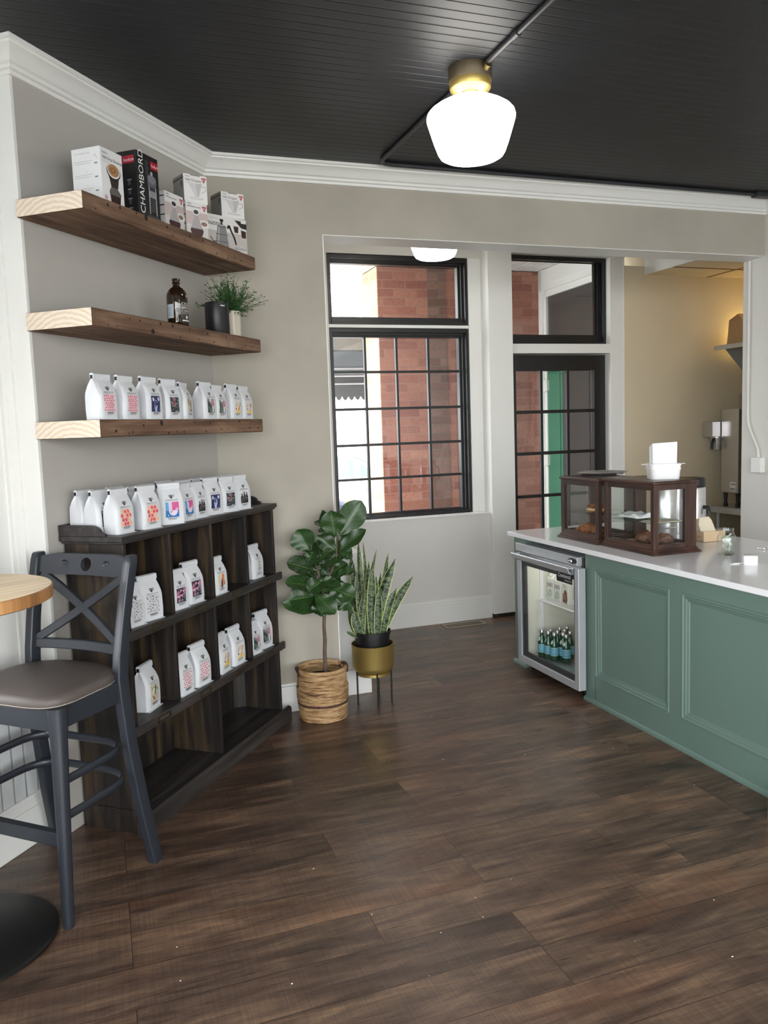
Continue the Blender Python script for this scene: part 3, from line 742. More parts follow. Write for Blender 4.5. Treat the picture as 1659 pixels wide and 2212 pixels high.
def f_cha(f, w, h):
    f.vtext('CHAMBORD', 0.047, 0.044, 0.012, WHITE, sx=0.98)
    f.rect(0.098, w - 0.004, h - 0.052, h - 0.02, RED); f.text('bodum', 0.0175, 0.126, h - 0.042, WHITE, 'CENTER')
    for r in range(9): f.rect(0.058, 0.084 - 0.004 * (r % 3), h - 0.03 - r * 0.008, h - 0.028 - r * 0.008, rgb(110, 110, 112))
    c = rgb(170, 172, 174)
    f.rect(0.075, 0.128, 0.03, 0.15, rgb(58, 58, 62)); f.rect(0.078, 0.125, 0.09, 0.118, rgb(140, 140, 142))
    for u in (0.074, 0.122): f.rect(u, u + 0.006, 0.02, 0.16, c)
    f.rect(0.068, 0.132, 0.135, 0.160, rgb(96, 98, 102)); f.disc(0.1, 0.166, 0.03, rgb(120, 122, 126), 0.018); f.disc(0.1, 0.19, 0.008, c)
    f.rect(0.128, 0.134, 0.06, 0.15, rgb(24, 24, 26))
    f.rect(0.06, 0.15, 0.004, 0.014, rgb(70, 66, 72))
def s_cha(f, w, h):
    f.rect(w * 0.3, w - 0.012, h - 0.05, h - 0.02, RED); f.text('bodum', 0.018, w * 0.62, h - 0.042, WHITE, 'CENTER')
    for k in range(4):
        v = 0.135 - k * 0.038; f.rect(w * 0.52, w * 0.66, v - 0.012, v + 0.012, rgb(74, 76, 80)); f.rect(w * 0.49, w * 0.70, v + 0.008, v + 0.012, GREY)
carton('french_press_box', 'tall black carton with red badge and vertical white lettering', A(2.957, -2.066, 2.567), ROTA, 0.152, 0.098, 0.262, rgb(22, 22, 24), None, f_cha, s_cha)
def tri(f, u, v, s):
    f.poly([(u - s, v + s * 0.9), (u + s, v + s * 0.9), (u, v - s)], RED); f.text('02', s * 1.05, u, v - s * 0.1, WHITE, 'CENTER')
def f_ser(f, w, h):
    f.rect(0, w, h * 0.36, h * 0.72, rgb(196, 178, 176)); f.rect(0, w, 0.0, h * 0.36, rgb(206, 200, 196))
    f.disc(w * 0.82, h * 0.42, 0.03, rgb(222, 218, 216), 0.018); f.disc(w * 0.82, h * 0.42, 0.018, rgb(140, 110, 96), 0.010)
    f.poly([(w * 0.30, h * 0.72), (w * 0.62, h * 0.72), (w * 0.56, h * 0.58), (w * 0.78, h * 0.2), (w * 0.70, h * 0.06), (w * 0.24, h * 0.06), (w * 0.16, h * 0.2), (w * 0.37, h * 0.58)], rgb(168, 164, 164))
    f.poly([(w * 0.20, h * 0.26), (w * 0.75, h * 0.26), (w * 0.78, h * 0.2), (w * 0.70, h * 0.06), (w * 0.24, h * 0.06), (w * 0.16, h * 0.2)], rgb(66, 40, 42))
    f.disc(w * 0.46, h * 0.72, w * 0.16, rgb(226, 226, 226), 0.015); f.disc(w * 0.46, h * 0.72, w * 0.12, rgb(60, 58, 58), 0.010)
    f.text('HARIO', 0.008, 0.008, h - 0.014, INK); f.text('V60 Range server 600', 0.0095, 0.008, h - 0.026, INK, sx=0.9)
    tri(f, w - 0.018, h - 0.026, 0.014)
def s_ser(f, w, h):
    for v in (0.35, 0.6, 0.85): f.rect(w * 0.65, w - 0.004, h * v, h * v + 0.005, INK)
carton('range_server_box', 'small white server carton beside the black press carton', A(3.190, -2.093, 2.567), ROTA - R(2), 0.140, 0.115, 0.163, rgb(222, 220, 218), None, f_ser, s_ser)
carton('range_server_box', 'small white server carton holding up a dripper carton', A(3.362, -2.096, 2.567), ROTA - R(20), 0.124, 0.11, 0.163, rgb(222, 220, 218), None, f_ser, s_ser)
def f_dri(f, w, h):
    f.text('HARIO', 0.008, 0.008, h - 0.014, INK); f.text('V60 Dripper', 0.0165, 0.008, h - 0.032, INK); f.text('Ceramic', 0.008, 0.008, h - 0.042, GREY)
    f.poly([(w * 0.2, h * 0.68), (w * 0.78, h * 0.72), (w * 0.66, h * 0.3), (w * 0.62, h * 0.22), (w * 0.46, h * 0.22), (w * 0.42, h * 0.3)], rgb(206, 204, 202))
    f.poly([(w * 0.5, h * 0.66), (w * 0.78, h * 0.72), (w * 0.66, h * 0.3), (w * 0.60, h * 0.22), (w * 0.56, h * 0.22)], rgb(188, 186, 186))
    f.disc(w * 0.53, h * 0.17, w * 0.3, rgb(196, 194, 194), h * 0.045); f.disc(w * 0.53, h * 0.19, w * 0.26, rgb(214, 212, 210), h * 0.035)
    f.poly([(w * 0.76, h * 0.62), (w * 0.93, h * 0.62), (w * 0.95, h * 0.48), (w * 0.76, h * 0.36), (w * 0.76, h * 0.39), (w * 0.92, h * 0.49), (w * 0.91, h * 0.59), (w * 0.76, h * 0.59)], rgb(180, 178, 178))
    f.rect(w * 0.3, w * 0.7, h - 0.006, h - 0.0015, rgb(120, 118, 116)); tri(f, w - 0.016, h - 0.022, 0.013)
def s_dri(f, w, h):
    f.rect(0.0, w, h - 0.022, h - 0.013, rgb(70, 68, 68))
    for r in range(7): f.rect(w * 0.15, w * (0.62 + 0.05 * (r % 2)), h * 0.68 - r * 0.011, h * 0.68 - r * 0.011 + 0.002, rgb(120, 118, 116))
    f.poly([(w * 0.7, h * 0.75), (w * 0.92, h * 0.75), (w * 0.82, h * 0.45)], rgb(70, 68, 66))
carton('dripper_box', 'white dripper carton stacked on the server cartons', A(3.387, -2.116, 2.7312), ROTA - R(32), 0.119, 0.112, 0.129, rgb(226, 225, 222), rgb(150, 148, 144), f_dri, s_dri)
def f_ket(f, w, h):
    f.rect(0, w, 0, h * 0.55, rgb(192, 186, 180))
    for u in (0.3, 0.55, 0.8): f.rect(w * u, w * u + 0.0015, h * 0.05, h * 0.55, rgb(170, 164, 158))
    f.rect(0, w, h * 0.32, h * 0.325, rgb(170, 164, 158))
    f.text('buono', 0.036, 0.004, h - 0.052, INK); f.text('V60 Drip Kettle', 0.0085, 0.02, h - 0.02, GREY)
    c1, c2, c3 = rgb(132, 132, 132), rgb(166, 166, 166), rgb(96, 96, 96)
    f.poly([(w * 0.27, h * 0.70), (w * 0.48, h * 0.70), (w * 0.50, h * 0.45), (w * 0.53, h * 0.15), (w * 0.52, 0.003), (w * 0.2, 0.003), (w * 0.22, h * 0.3), (w * 0.25, h * 0.5)], c1)
    f.poly([(w * 0.29, h * 0.68), (w * 0.33, h * 0.68), (w * 0.29, 0.01), (w * 0.24, 0.01)], c2)
    for v in (0.24, 0.45): f.rect(w * 0.22, w * 0.52, h * v, h * v + 0.004, c3)
    f.disc(w * 0.375, h * 0.70, w * 0.105, c3, h * 0.04); f.disc(w * 0.375, h * 0.72, w * 0.085, c2, h * 0.025)
    f.poly([(w * 0.345, h * 0.74), (w * 0.405, h * 0.74), (w * 0.39, h * 0.80), (w * 0.425, h * 0.86), (w * 0.41, h * 0.9), (w * 0.34, h * 0.9), (w * 0.325, h * 0.86), (w * 0.36, h * 0.80)], INK)
    f.poly([(w * 0.5, h * 0.68), (w * 0.53, h * 0.76), (w * 0.58, h * 0.76), (w * 0.62, h * 0.62), (w * 0.70, h * 0.42), (w * 0.735, h * 0.24), (w * 0.70, h * 0.22), (w * 0.66, h * 0.40), (w * 0.59, h * 0.58), (w * 0.555, h * 0.68), (w * 0.52, h * 0.64)], rgb(30, 28, 28))
    f.poly([(w * 0.22, h * 0.2), (w * 0.14, h * 0.22), (w * 0.08, h * 0.36), (w * 0.10, h * 0.37), (w * 0.15, h * 0.26), (w * 0.22, h * 0.25)], c3)
    f.poly([(w * 0.70, h * 0.94), (w, h * 0.94), (w, h * 0.72), (w * 0.86, h * 0.74)], rgb(50, 48, 48)); f.rect(w * 0.86, w * 0.99, h * 0.88, h * 0.94, WHITE)
    f.poly([(w * 0.67, h * 0.76), (w * 0.79, h * 0.76), (w * 0.78, h * 0.58), (w * 0.69, h * 0.58)], rgb(58, 46, 42)); f.poly([(w * 0.85, h * 0.68), (w * 0.98, h * 0.66), (w * 0.97, h * 0.46), (w * 0.87, h * 0.46)], rgb(64, 46, 40))
    f.rect(w * 0.66, w * 0.98, h * 0.03, h * 0.18, rgb(226, 224, 222))
    for k in range(6): f.rect(w * (0.67 + 0.052 * k), w * (0.67 + 0.052 * k + 0.042), h * 0.10, h * 0.165, INK); f.disc(w * (0.691 + 0.052 * k), h * 0.135, 0.0035, WHITE)
    for k in range(2): f.rect(w * 0.68, w * 0.96, h * (0.05 + 0.025 * k), h * (0.06 + 0.025 * k), GREY)
carton('kettle_box', 'white carton with a grey kettle picture at the corner end of the top shelf', A(3.620, -2.147, 2.567), ROTA - R(23.6), 0.25, 0.13, 0.172, rgb(222, 220, 216), None, f_ket, lambda f, w, h: f.rect(w * 0.2, w * 0.8, h * 0.3, h * 0.7, rgb(190, 186, 182)))
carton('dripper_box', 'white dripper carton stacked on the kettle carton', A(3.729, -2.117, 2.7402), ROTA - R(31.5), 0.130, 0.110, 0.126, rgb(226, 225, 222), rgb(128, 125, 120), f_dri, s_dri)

# ------------------------------------------------------------------ middle shelf: bottle, speaker, greenery
zt = 2.1405
b = thing('amber_bottle', 'amber glass cold brew bottle on the middle shelf', 'bottle', A(3.262, -2.108, zt), 0)
r = 0.047
prof = [(0.0, 0.0), (r - 0.004, 0.0), (r, 0.005), (r, 0.135), (r - 0.002, 0.148), (r - 0.010, 0.164), (0.026, 0.175), (0.017, 0.180), (0.0155, 0.186), (0.0155, 0.192), (0.0185, 0.194), (0.0185, 0.198), (0.0165, 0.200), (0.0165, 0.205), (0.0185, 0.207), (0.0175, 0.216), (0.014, 0.217), (0.0, 0.214)]
MB().lathe(prof, seg=40).build('bottle_glass', M['amber'], b, smooth=50)
mb = MB()
view = math.atan2(-A(3.262, -2.108)[1], -A(3.262, -2.108)[0])      # the side of the bottle that faces the room
def cyl(rr, a0):
    return lambda u, v: (rr * math.cos(a0 + u / rr), rr * math.sin(a0 + u / rr), v)
c1 = cyl(r + 0.0006, view + R(2)); c2 = cyl(r + 0.0009, view + R(2))
def crect(fn, u0, u1, v0, v1, col, n=8):
    mb.grid(lambda a, t: fn(u0 + (u1 - u0) * a, v0 + (v1 - v0) * t), n, 1, col=col)
wc = rgb(214, 212, 208)
crect(c1, -0.058, -0.020, 0.036, 0.098, rgb(176, 184, 190))
for k in range(6): crect(c2, -0.052, -0.026 - 0.004 * (k % 2), 0.048 + 0.007 * k, 0.050 + 0.007 * k, rgb(130, 138, 146), 4)
for s, v, sz in (('COLD', 0.092, 0.020), ('BREW', 0.076, 0.0185), ('COFFEE', 0.061, 0.0165)):
    mb.text(s, sz, 0.016, 0, v, 0, wc, fn=c2, align='LEFT')
mb.text('IS FOR LIFE', 0.0065, 0.018, 0, 0.053, 0, wc, fn=c2, align='LEFT')
crect(c1, 0.018, 0.066, 0.022, 0.028, wc); 
mb.add([c2(0.044 + 0.007 * math.cos(2 * PI * i / 14), 0.041 + 0.007 * math.sin(2 * PI * i / 14) - (0.003 if i in (10, 11) else 0)) for i in range(14)], [list(range(14))], 0, wc)
# outline of a standing figure
for pl in ([(-0.010, 0.102), (-0.004, 0.102), (-0.003, 0.094), (-0.009, 0.093)], [(-0.012, 0.090), (-0.003, 0.090), (0.004, 0.082), (0.001, 0.080), (-0.005, 0.085), (-0.010, 0.070), (-0.012, 0.075)], [(-0.009, 0.072), (0.0, 0.074), (0.002, 0.078), (-0.002, 0.070)], [(-0.011, 0.066), (-0.007, 0.066), (-0.008, 0.022), (-0.011, 0.022)], [(-0.004, 0.062), (-0.002, 0.062), (0.000, 0.022), (-0.003, 0.022)], [(-0.013, 0.016), (-0.002, 0.018), (-0.002, 0.022), (-0.012, 0.022)]):
    mb.add([c2(*q) for q in pl], [list(range(len(pl)))], 0, wc)
mb.build('printed_label', M['print'], b)

sp = thing('speaker', 'black rounded speaker with a small white mark on the middle shelf', 'speaker', A(3.618, -2.112, zt), ROTA - R(28))
def rrect(w, d, r, n=6):
    o = []
    for cx, cy, a in ((w - r, d - r, 0), (-w + r, d - r, 90), (-w + r, -d + r, 180), (w - r, -d + r, 270)):
        for i in range(n + 1):
            t = R(a + 90 * i / n); o.append((cx + r * math.cos(t), cy + r * math.sin(t)))
    return o
pf = rrect(0.056, 0.055, 0.045)
MB().rings([[(x * k, y * k, z) for x, y in pf] for k, z in ((0.95, 0), (1, 0.004), (1, 0.150), (0.97, 0.156), (0.6, 0.157))]).build('speaker_body', M['blackp'], sp, smooth=50)
MB().box(-0.012, 0.012, -0.0562, -0.0545, 0.134, 0.1385).build('speaker_mark', M['whitep'], sp)
MB().tube([(-0.05, 0.03, 0.012), (-0.09, 0.02, 0.016), (-0.13, 0.012, 0.006), (-0.15, 0.01, 0.003)], 0.0022, 6).build('power_cord', M['whitep'], sp, smooth=60)
pt = thing('potted_greenery', 'faux greenery in a whitewashed pot at the corner end of the middle shelf', 'plant', A(3.765, -2.118, zt), 0)
MB().lathe([(0, 0), (0.050, 0), (0.053, 0.004), (0.054, 0.128), (0.051, 0.131), (0.047, 0.128), (0.046, 0.11), (0, 0.108)], seg=32).build('pot', M['whitewash'], pt, smooth=45)
MB().lathe([(0, 0.118), (0.0465, 0.118)], seg=20).build('pot_filling', M['soil'], pt)
random.seed(11)
mb = MB()
for k in range(210):
    a = random.random() * 2 * PI; tilt = random.uniform(0.15, 1.45); Ls = random.uniform(0.085, 0.19)
    d0 = Vector((math.cos(a) * math.sin(tilt), math.sin(a) * math.sin(tilt), math.cos(tilt)))
    base = Vector((random.uniform(-.03, .03), random.uniform(-.03, .03), 0.115))
    ps = []
    for i in range(6):
        t = i / 5; ps.append(base + d0 * Ls * t + Vector((0, 0, -0.03 * t * t * (tilt - 0.3) + 0.02 * t)))
    for p in ps:   # keep clear of the walls
        w = Matrix.Identity(3)
    mb.tube(ps, [0.0011] * 5 + [0.0006], 4)
    for i in range(1, 6):
        for q in range(4):
            c = ps[i] + Vector((random.uniform(-.009, .009), random.uniform(-.009, .009), random.uniform(-.009, .009)))
            Q = Matrix.Translation(c) @ Matrix.Rotation(random.random() * 6.3, 4, 'Z') @ Matrix.Rotation(random.uniform(-1, 1), 4, 'X')
            s = random.uniform(0.004, 0.0075)
            mb.add([(-s, 0, 0), (0, -s * 0.6, 0.001), (s, 0, 0), (0, s * 0.6, 0.001)], [(0, 1, 2, 3)], M=Q)
fo = mb.build('foliage', M['faux'], pt)
# ------------------------------------------------------------------ coffee bags
BAGW = 0.106
def bag_hw(z):
    t = z / 0.16
    return 0.053 - 0.003 * max(0, t - 0.6) / 0.4 - 0.0015 * math.sin(PI * min(1, t * 1.3))
def bag_hd(z):
    pts = [(0, 0.036), (0.006, 0.0355), (0.03, 0.038), (0.08, 0.0385), (0.105, 0.036), (0.125, 0.028), (0.142, 0.017), (0.156, 0.007), (0.164, 0.006)]
    for (a, b), (c, d) in zip(pts, pts[1:]):
        if z <= c:
            t = (z - a) / (c - a); t = t * t * (3 - 2 * t) if a > 0.09 else t
            return b + (d - b) * t
    return pts[-1][1]
def wrinkle(x, z, sd):
    a = mnoise.noise(Vector((x * 22 + sd * 7.3, z * 16, sd * 3.1))) * 0.0035
    return a * min(1, z / 0.02) * (1.0 if z < 0.12 else 0.6)
def bag_front(x, z, sd, off=0.0):
    hw, hd = bag_hw(z), bag_hd(z)
    t = min(0.999, abs(x) / hw)
    return -hd * (1 - t ** 7) ** (1 / 7) + wrinkle(x, z, sd) - off
def bag_body(sd):
    zs = [0, 0.004, 0.012, 0.025, 0.045, 0.065, 0.085, 0.10, 0.112, 0.122, 0.132, 0.142, 0.15, 0.158, 0.164]
    rings = []
    n = 10
    for z in zs:
        hw, hd = bag_hw(z), bag_hd(z)
        ring = []
        for i in range(n): x = -hw + 2 * hw * i / n; ring.append((x, bag_front(max(-hw * .985, min(hw * .985, x)), z, sd), z))
        m = 5
        for i in range(m):
            y = -hd * 0.9 + 2 * hd * 0.9 * i / m; k = math.sin(PI * (i + 0.5) / m)
            gus = (0.010 * k * max(0, (z - 0.085) / 0.08)) if z > 0.085 else -0.003 * k * math.sin(PI * z / 0.085)
            ring.append((hw - gus + mnoise.noise(Vector((y * 30, z * 20, sd + 4))) * 0.002, y, z))
        for i in range(n): x = hw - 2 * hw * i / n; ring.append((x, -bag_front(max(-hw * .985, min(hw * .985, x)), z, sd + 9), z))
        for i in range(m):
            y = hd * 0.9 - 2 * hd * 0.9 * i / m; k = math.sin(PI * (i + 0.5) / m)
            gus = (0.010 * k * max(0, (z - 0.085) / 0.08)) if z > 0.085 else -0.003 * k * math.sin(PI * z / 0.085)
            ring.append((-hw + gus + mnoise.noise(Vector((y * 30, z * 20, sd + 7))) * 0.002, y, z))
        rings.append(ring)
    mb = MB().rings(rings)
    mb.box(-0.054, 0.054, -0.042, -0.034, 0, 0.0025)          # seam at the foot
    return mb
art_rng = random.Random()
def art(P, kind):
    """P(points, colour) lays one flat patch of ink; x in -1..1, z in 0..1 of the picture area"""
    g = random.Random(hash(kind) if False else sum(ord(c) for c in kind))
    def rect(a, b, c, d, col): P([(a, c), (b, c), (b, d), (a, d)], col)
    def disc(x, z, r, col, ry=None, n=10): 
        ry = ry or r * 0.8; P([(x + r * math.cos(2 * PI * i / n), z + ry * math.sin(2 * PI * i / n)) for i in range(n)], col)
    def bg(col): rect(-1, 1, 0, 1, col)
    if kind in ('pink', 'pinkwhite'):
        bg(rgb(238, 200, 206) if kind == 'pink' else rgb(228, 226, 228))
        for i in range(5):
            for j in range(7):
                x = -0.84 + i * 0.42 + g.uniform(-.05, .05) + (0.16 if j % 2 else -0.04); z = 0.075 + j * 0.142 + g.uniform(-.02, .02)
                if abs(x) > 0.92: continue
                disc(x, z, 0.155, rgb(186, 66, 92), 0.05, 10); disc(x + 0.02, z, 0.07, rgb(240, 206, 212), 0.022, 8)
    elif kind == 'navy':
        bg(rgb(38, 42, 88)); disc(0.0, 0.42, 0.42, rgb(170, 180, 206), 0.32); disc(0, 0.46, 0.2, rgb(38, 42, 88), 0.14); rect(-0.2, 0.2, 0.02, 0.2, rgb(196, 204, 222))
        disc(-0.6, 0.78, 0.2, rgb(206, 210, 228), 0.13); disc(0.62, 0.8, 0.2, rgb(206, 210, 228), 0.13)
        for i in range(12): disc(g.uniform(-.9, .9), g.uniform(.05, .95), 0.06, rgb(140, 150, 190), 0.03, 6)
    elif kind == 'dark':
        bg(rgb(50, 60, 64))
        for i in range(26): 
            x, z = g.uniform(-.9, .9), g.uniform(.05, .95); w = g.uniform(.08, .3); rect(max(-1, x - w), min(1, x + w), max(0, z - .04), min(1, z + .04), g.choice([rgb(90, 130, 134), rgb(28, 32, 36), rgb(150, 160, 160), rgb(110, 96, 92)]))
        P([(-0.2, 1), (0.15, 1), (0.1, 0.62), (-0.05, 0.6)], rgb(200, 80, 86)); P([(-0.85, 0.62), (0.2, 0.5), (0.2, 0.42), (-0.8, 0.56)], rgb(206, 96, 92)); P([(-0.9, 0.7), (-0.3, 0.62), (-0.3, 0.6), (-0.9, 0.66)], rgb(230, 226, 222))
    elif kind == 'olive':
        bg(rgb(214, 206, 190))
        for i in range(16): disc(g.uniform(-.8, .8), g.uniform(.1, .9), 0.2, g.choice([rgb(120, 116, 84), rgb(60, 62, 52), rgb(186, 152, 96), rgb(150, 140, 120)]), 0.13)
    elif kind == 'slate':
        bg(rgb(120, 124, 122)); P([(-1, 0), (-0.3, 0), (0.1, 0.5), (-1, 0.9)], rgb(52, 58, 58)); P([(-0.5, 1), (0.3, 1), (-0.1, 0.5)], rgb(206, 206, 206)); P([(-0.9, 0.5), (-0.4, 0.45), (0.0, 0.05), (-0.6, 0.1)], rgb(86, 120, 100))
        rect(0.25, 1, 0.35, 1, rgb(190, 140, 156)); rect(0.4, 0.75, 0.05, 0.5, rgb(226, 224, 224)); rect(0.48, 0.67, 0.5, 0.7, rgb(196, 70, 96))
    elif kind == 'amber':
        bg(rgb(224, 220, 214)); P([(-1, 0), (1, 0), (1, 0.2), (-0.3, 0.22)], rgb(236, 200, 92)); P([(0.1, 0.2), (0.7, 0.2), (0.75, 0.75), (0.4, 0.95), (0.1, 0.7)], rgb(222, 150, 48)); rect(0.78, 0.98, 0.5, 0.8, rgb(70, 62, 60)); disc(-0.55, 0.32, 0.16, rgb(40, 38, 40), 0.08); P([(-0.9, 0.5), (-0.2, 0.9), (-0.1, 0.6), (-0.5, 0.45)], rgb(190, 186, 182))
    elif kind == 'coral':
        bg(rgb(206, 206, 200))
        for i in range(4):
            for j in range(4):
                x, z = -0.78 + i * 0.52 + (0.2 if j % 2 else 0), 0.12 + j * 0.25
                if abs(x) > 0.9: continue
                disc(x, z, 0.32, rgb(238, 176, 160), 0.15, 12); disc(x, z, 0.22, rgb(206, 66, 88) if (i + j) % 3 else rgb(236, 204, 150), 0.11, 12); disc(x + 0.05, z, 0.08, rgb(226, 120, 130), 0.05, 8)
    elif kind == 'curl':
        bg(rgb(36, 110, 172)); P([(-1, 0.45), (-0.55, 0.45), (-0.55, 1), (-1, 1)], rgb(92, 156, 206)); P([(-0.55, 0.4), (0.0, 0.4), (0.0, 1), (-0.55, 1)], rgb(206, 196, 216)); rect(-0.05, 1, 0.45, 1, rgb(206, 88, 142))
        P([(0.15 + 0.68 * math.cos(PI + PI * i / 14), 0.46 - 0.36 * math.sin(PI * i / 14)) for i in range(15)], rgb(222, 206, 222)); disc(0.68, 0.5, 0.2, rgb(216, 170, 200), 0.12); disc(-0.62, 0.14, 0.07, rgb(190, 236, 240), 0.035)
    elif kind == 'figures':
        for x, h in ((-0.62, 0.8), (0.0, 0.95), (0.6, 0.86)):
            P([(x - 0.3, 0.03), (x + 0.3, 0.03), (x + 0.34, h * 0.6), (x + 0.16, h * 0.8), (x - 0.16, h * 0.8), (x - 0.34, h * 0.6)], rgb(44, 42, 44)); disc(x, h * 0.9, 0.17, rgb(60, 58, 60), 0.09)
        for i in range(16): 
            x, z = g.uniform(-.8, .8), g.uniform(.08, .75); P([(x - .06, z), (x + .06, z + 0.02), (x + .02, z + .1)], rgb(196, 194, 194))
    elif kind == 'dots':
        for j in range(9):
            for i in range(7):
                x, z = -0.88 + i * 0.29 + g.uniform(-.06, .06), 0.05 + j * 0.112 + g.uniform(-.02, .02); s = g.uniform(.05, .13)
                P([(x - s, z), (x + s, z + g.uniform(-.02, .02)), (x + s * g.uniform(-1, 1), z + s * 0.7)], rgb(42, 42, 44) if g.random() > 0.06 else rgb(190, 90, 100))
    elif kind == 'floral':
        bg(rgb(44, 44, 56))
        for i in range(34): disc(g.uniform(-.9, .9), g.uniform(.06, .94), g.uniform(.1, .24), g.choice([rgb(170, 62, 104), rgb(206, 110, 150), rgb(110, 128, 134), rgb(126, 40, 78), rgb(220, 190, 204)]), g.uniform(.04, .11), 9)
        for i in range(16): disc(g.uniform(-.9, .9), g.uniform(.06, .94), 0.07, rgb(232, 230, 232), 0.03, 6)
    elif kind == 'figure':
        P([(-0.9, 0.1), (-0.5, 0.05), (-0.4, 0.8), (-0.7, 0.9)], rgb(226, 196, 110)); P([(-0.3, 0.0), (0.2, 0.0), (0.3, 0.5), (0.0, 0.7), (-0.25, 0.4)], rgb(36, 78, 128)); P([(0.2, 0.1), (0.75, 0.15), (0.8, 0.95), (0.2, 1.0), (0.05, 0.7)], rgb(222, 128, 62)); P([(0.6, 0.2), (0.9, 0.2), (0.85, 0.5)], rgb(150, 84, 52)); disc(-0.6, 0.9, 0.12, rgb(120, 170, 180), 0.05)
    elif kind == 'sprig':
        for i in range(14):
            a = g.uniform(-.6, .6); z = g.uniform(.15, .85); P([(a * 0.2, z), (a * 0.2 + a, z + 0.06), (a * 0.2 + a * 0.6, z - 0.05)], g.choice([rgb(150, 116, 84), rgb(120, 92, 66), rgb(180, 150, 110)]))
        P([(-0.03, 0.05), (0.03, 0.05), (0.03, 0.95), (-0.03, 0.95)], rgb(110, 86, 62))
    elif kind == 'mosaic':
        bg(rgb(206, 190, 166))
        for i in range(22):
            x, z = g.uniform(-.75, .75), g.uniform(.1, .85); s = g.uniform(.16, .34); P([(x - s * 0.6, z), (x + s * 0.6, z - 0.06), (x + s * 0.5, z + 0.16), (x - s * 0.3, z + 0.18)], g.choice([rgb(40, 110, 84), rgb(34, 34, 36), rgb(200, 96, 84), rgb(226, 170, 110), rgb(66, 140, 106), rgb(236, 224, 206)]))
_bags = {}
def coffee_bag(kind, label, s, n, z, yaw=0.0, sc=1.0, sd=None, lean=0.0, behind=False, zs=1.0):
    sd = (len(_bags) % 5) if sd is None else sd
    pos = A(s, n, z); rz = ROTA + R(yaw)
    grp = 'white printed coffee bags on shelves and cubbies'
    key = (kind, sd)
    if key in _bags:
        r_ = dup(_bags[key], pos, rz, label, (sc, sc, sc * zs)); return r_
    root = thing('coffee_bag', label, 'coffee bag', pos, rz, grp)
    root.scale = (sc, sc, sc * zs)
    bag_body(sd).build('bag_body', M['bag'], root, smooth=42)
    mb = MB(); hw = bag_hw(0.164)
    pr = [(-0.008, 0.156), (0.004, 0.156), (0.008, 0.160), (0.008, 0.176), (0.004, 0.180), (-0.005, 0.180), (-0.010, 0.176), (-0.0105, 0.160)]
    mb.prism(pr, 'x', -hw, hw)
    mb.build('rolled_top', M['bag'], root, smooth=40)
    mb = MB().box(-hw - 0.003, hw + 0.003, -0.006, 0.004, 0.158, 0.172)
    mb.build('tin_tie', M['blackp'], root)['label'] = 'black tin tie ends'
    mb = MB(); lay = [0]
    def P(pts, col, X=lambda q: (q[0] * 0.0305, 0.031 + q[1] * 0.066)):
        lay[0] += 1; off = 0.0006 + 0.00004 * lay[0]
        q = [X(p) for p in pts]
        xs = [p[0] for p in q]; zz = [p[1] for p in q]
        if len(q) == 4 and (max(xs) - min(xs) > 0.02 or max(zz) - min(zz) > 0.02):
            def fn(a, b):
                x0 = q[0][0] + (q[1][0] - q[0][0]) * a; x1 = q[3][0] + (q[2][0] - q[3][0]) * a
                z0 = q[0][1] + (q[1][1] - q[0][1]) * a; z1 = q[3][1] + (q[2][1] - q[3][1]) * a
                x, zv = x0 + (x1 - x0) * b, z0 + (z1 - z0) * b
                return (x, bag_front(x, zv, sd, off), zv)
            mb.grid(fn, 5, 6, col=col)
        else:
            cx, cz = sum(xs) / len(q), sum(zz) / len(q)
            vs = [(x, bag_front(x, zv, sd, off), zv) for x, zv in q] + [(cx, bag_front(cx, cz, sd, off), cz)]
            mb.add(vs, [[i, (i + 1) % len(q), len(q)] for i in range(len(q))], 0, col)
    art(P, kind)
    I = lambda q: q
    P([(-0.0105, 0.1245), (-0.004, 0.128), (0.004, 0.1265), (0.0055, 0.121), (0.0035, 0.1135), (0.0, 0.1115), (-0.0055, 0.1155)], INK, I)
    for i in range(10):
        a, b2 = 2 * PI * i / 10, 2 * PI * (i + 1) / 10
        P([(0.0085 + 0.005 * math.cos(t) * k, 0.1235 + 0.005 * math.sin(t) * k) for t, k in ((a, 1), (b2, 1), (b2, 0.62), (a, 0.62))], INK, I)
    P([(-0.008, 0.1225), (0.000, 0.1245), (0.003, 0.1225), (-0.002, 0.1205)], rgb(190, 192, 194), I)
    mb.text('COPACETICCUP', 0.0078, 0, 0, 0.1030, 0, INK, fn=lambda a, b2: (a, bag_front(a, b2, sd, 0.001), b2))
    P([(-0.024, 0.0995), (0.024, 0.0995), (0.024, 0.1004), (-0.024, 0.1004)], GREY, I)
    P([(-0.021, 0.0258), (0.021, 0.0258), (0.021, 0.0282), (-0.021, 0.0282)], rgb(60, 58, 60), I)
    for k in range(2): P([(-0.022 + 0.004 * k, 0.0222 - 0.003 * k), (0.020 - 0.006 * k, 0.0222 - 0.003 * k), (0.020 - 0.006 * k, 0.0242 - 0.003 * k), (-0.022 + 0.004 * k, 0.0242 - 0.003 * k)], GREY, I)
    mb.build('printed_label', M['print'], root)
    _bags[key] = root
    return root
def fb(kind, label, sl, sr, n, z, yaw=0, sd=None, sc=None, zs=1.0):
    """bag from the ends of its front edge along the wall"""
    w = (sr - sl) / math.cos(R(yaw)); sc = sc or min(1.12, max(0.94, w / BAGW))
    d = 0.038 * sc
    mid = (sl + sr) / 2
    # centre lies behind the middle of the front edge
    return coffee_bag(kind, label, mid - d * math.sin(R(yaw)), n - d * math.cos(R(yaw)), z, yaw, sc, sd, zs=zs)
Z3 = 1.7185
L3 = 'on the lowest timber shelf'
fb('pink', 'white bag with pink bean print at the window end of the lowest timber shelf', 2.611, 2.709, -2.052, Z3, 0, 0, 1.0)
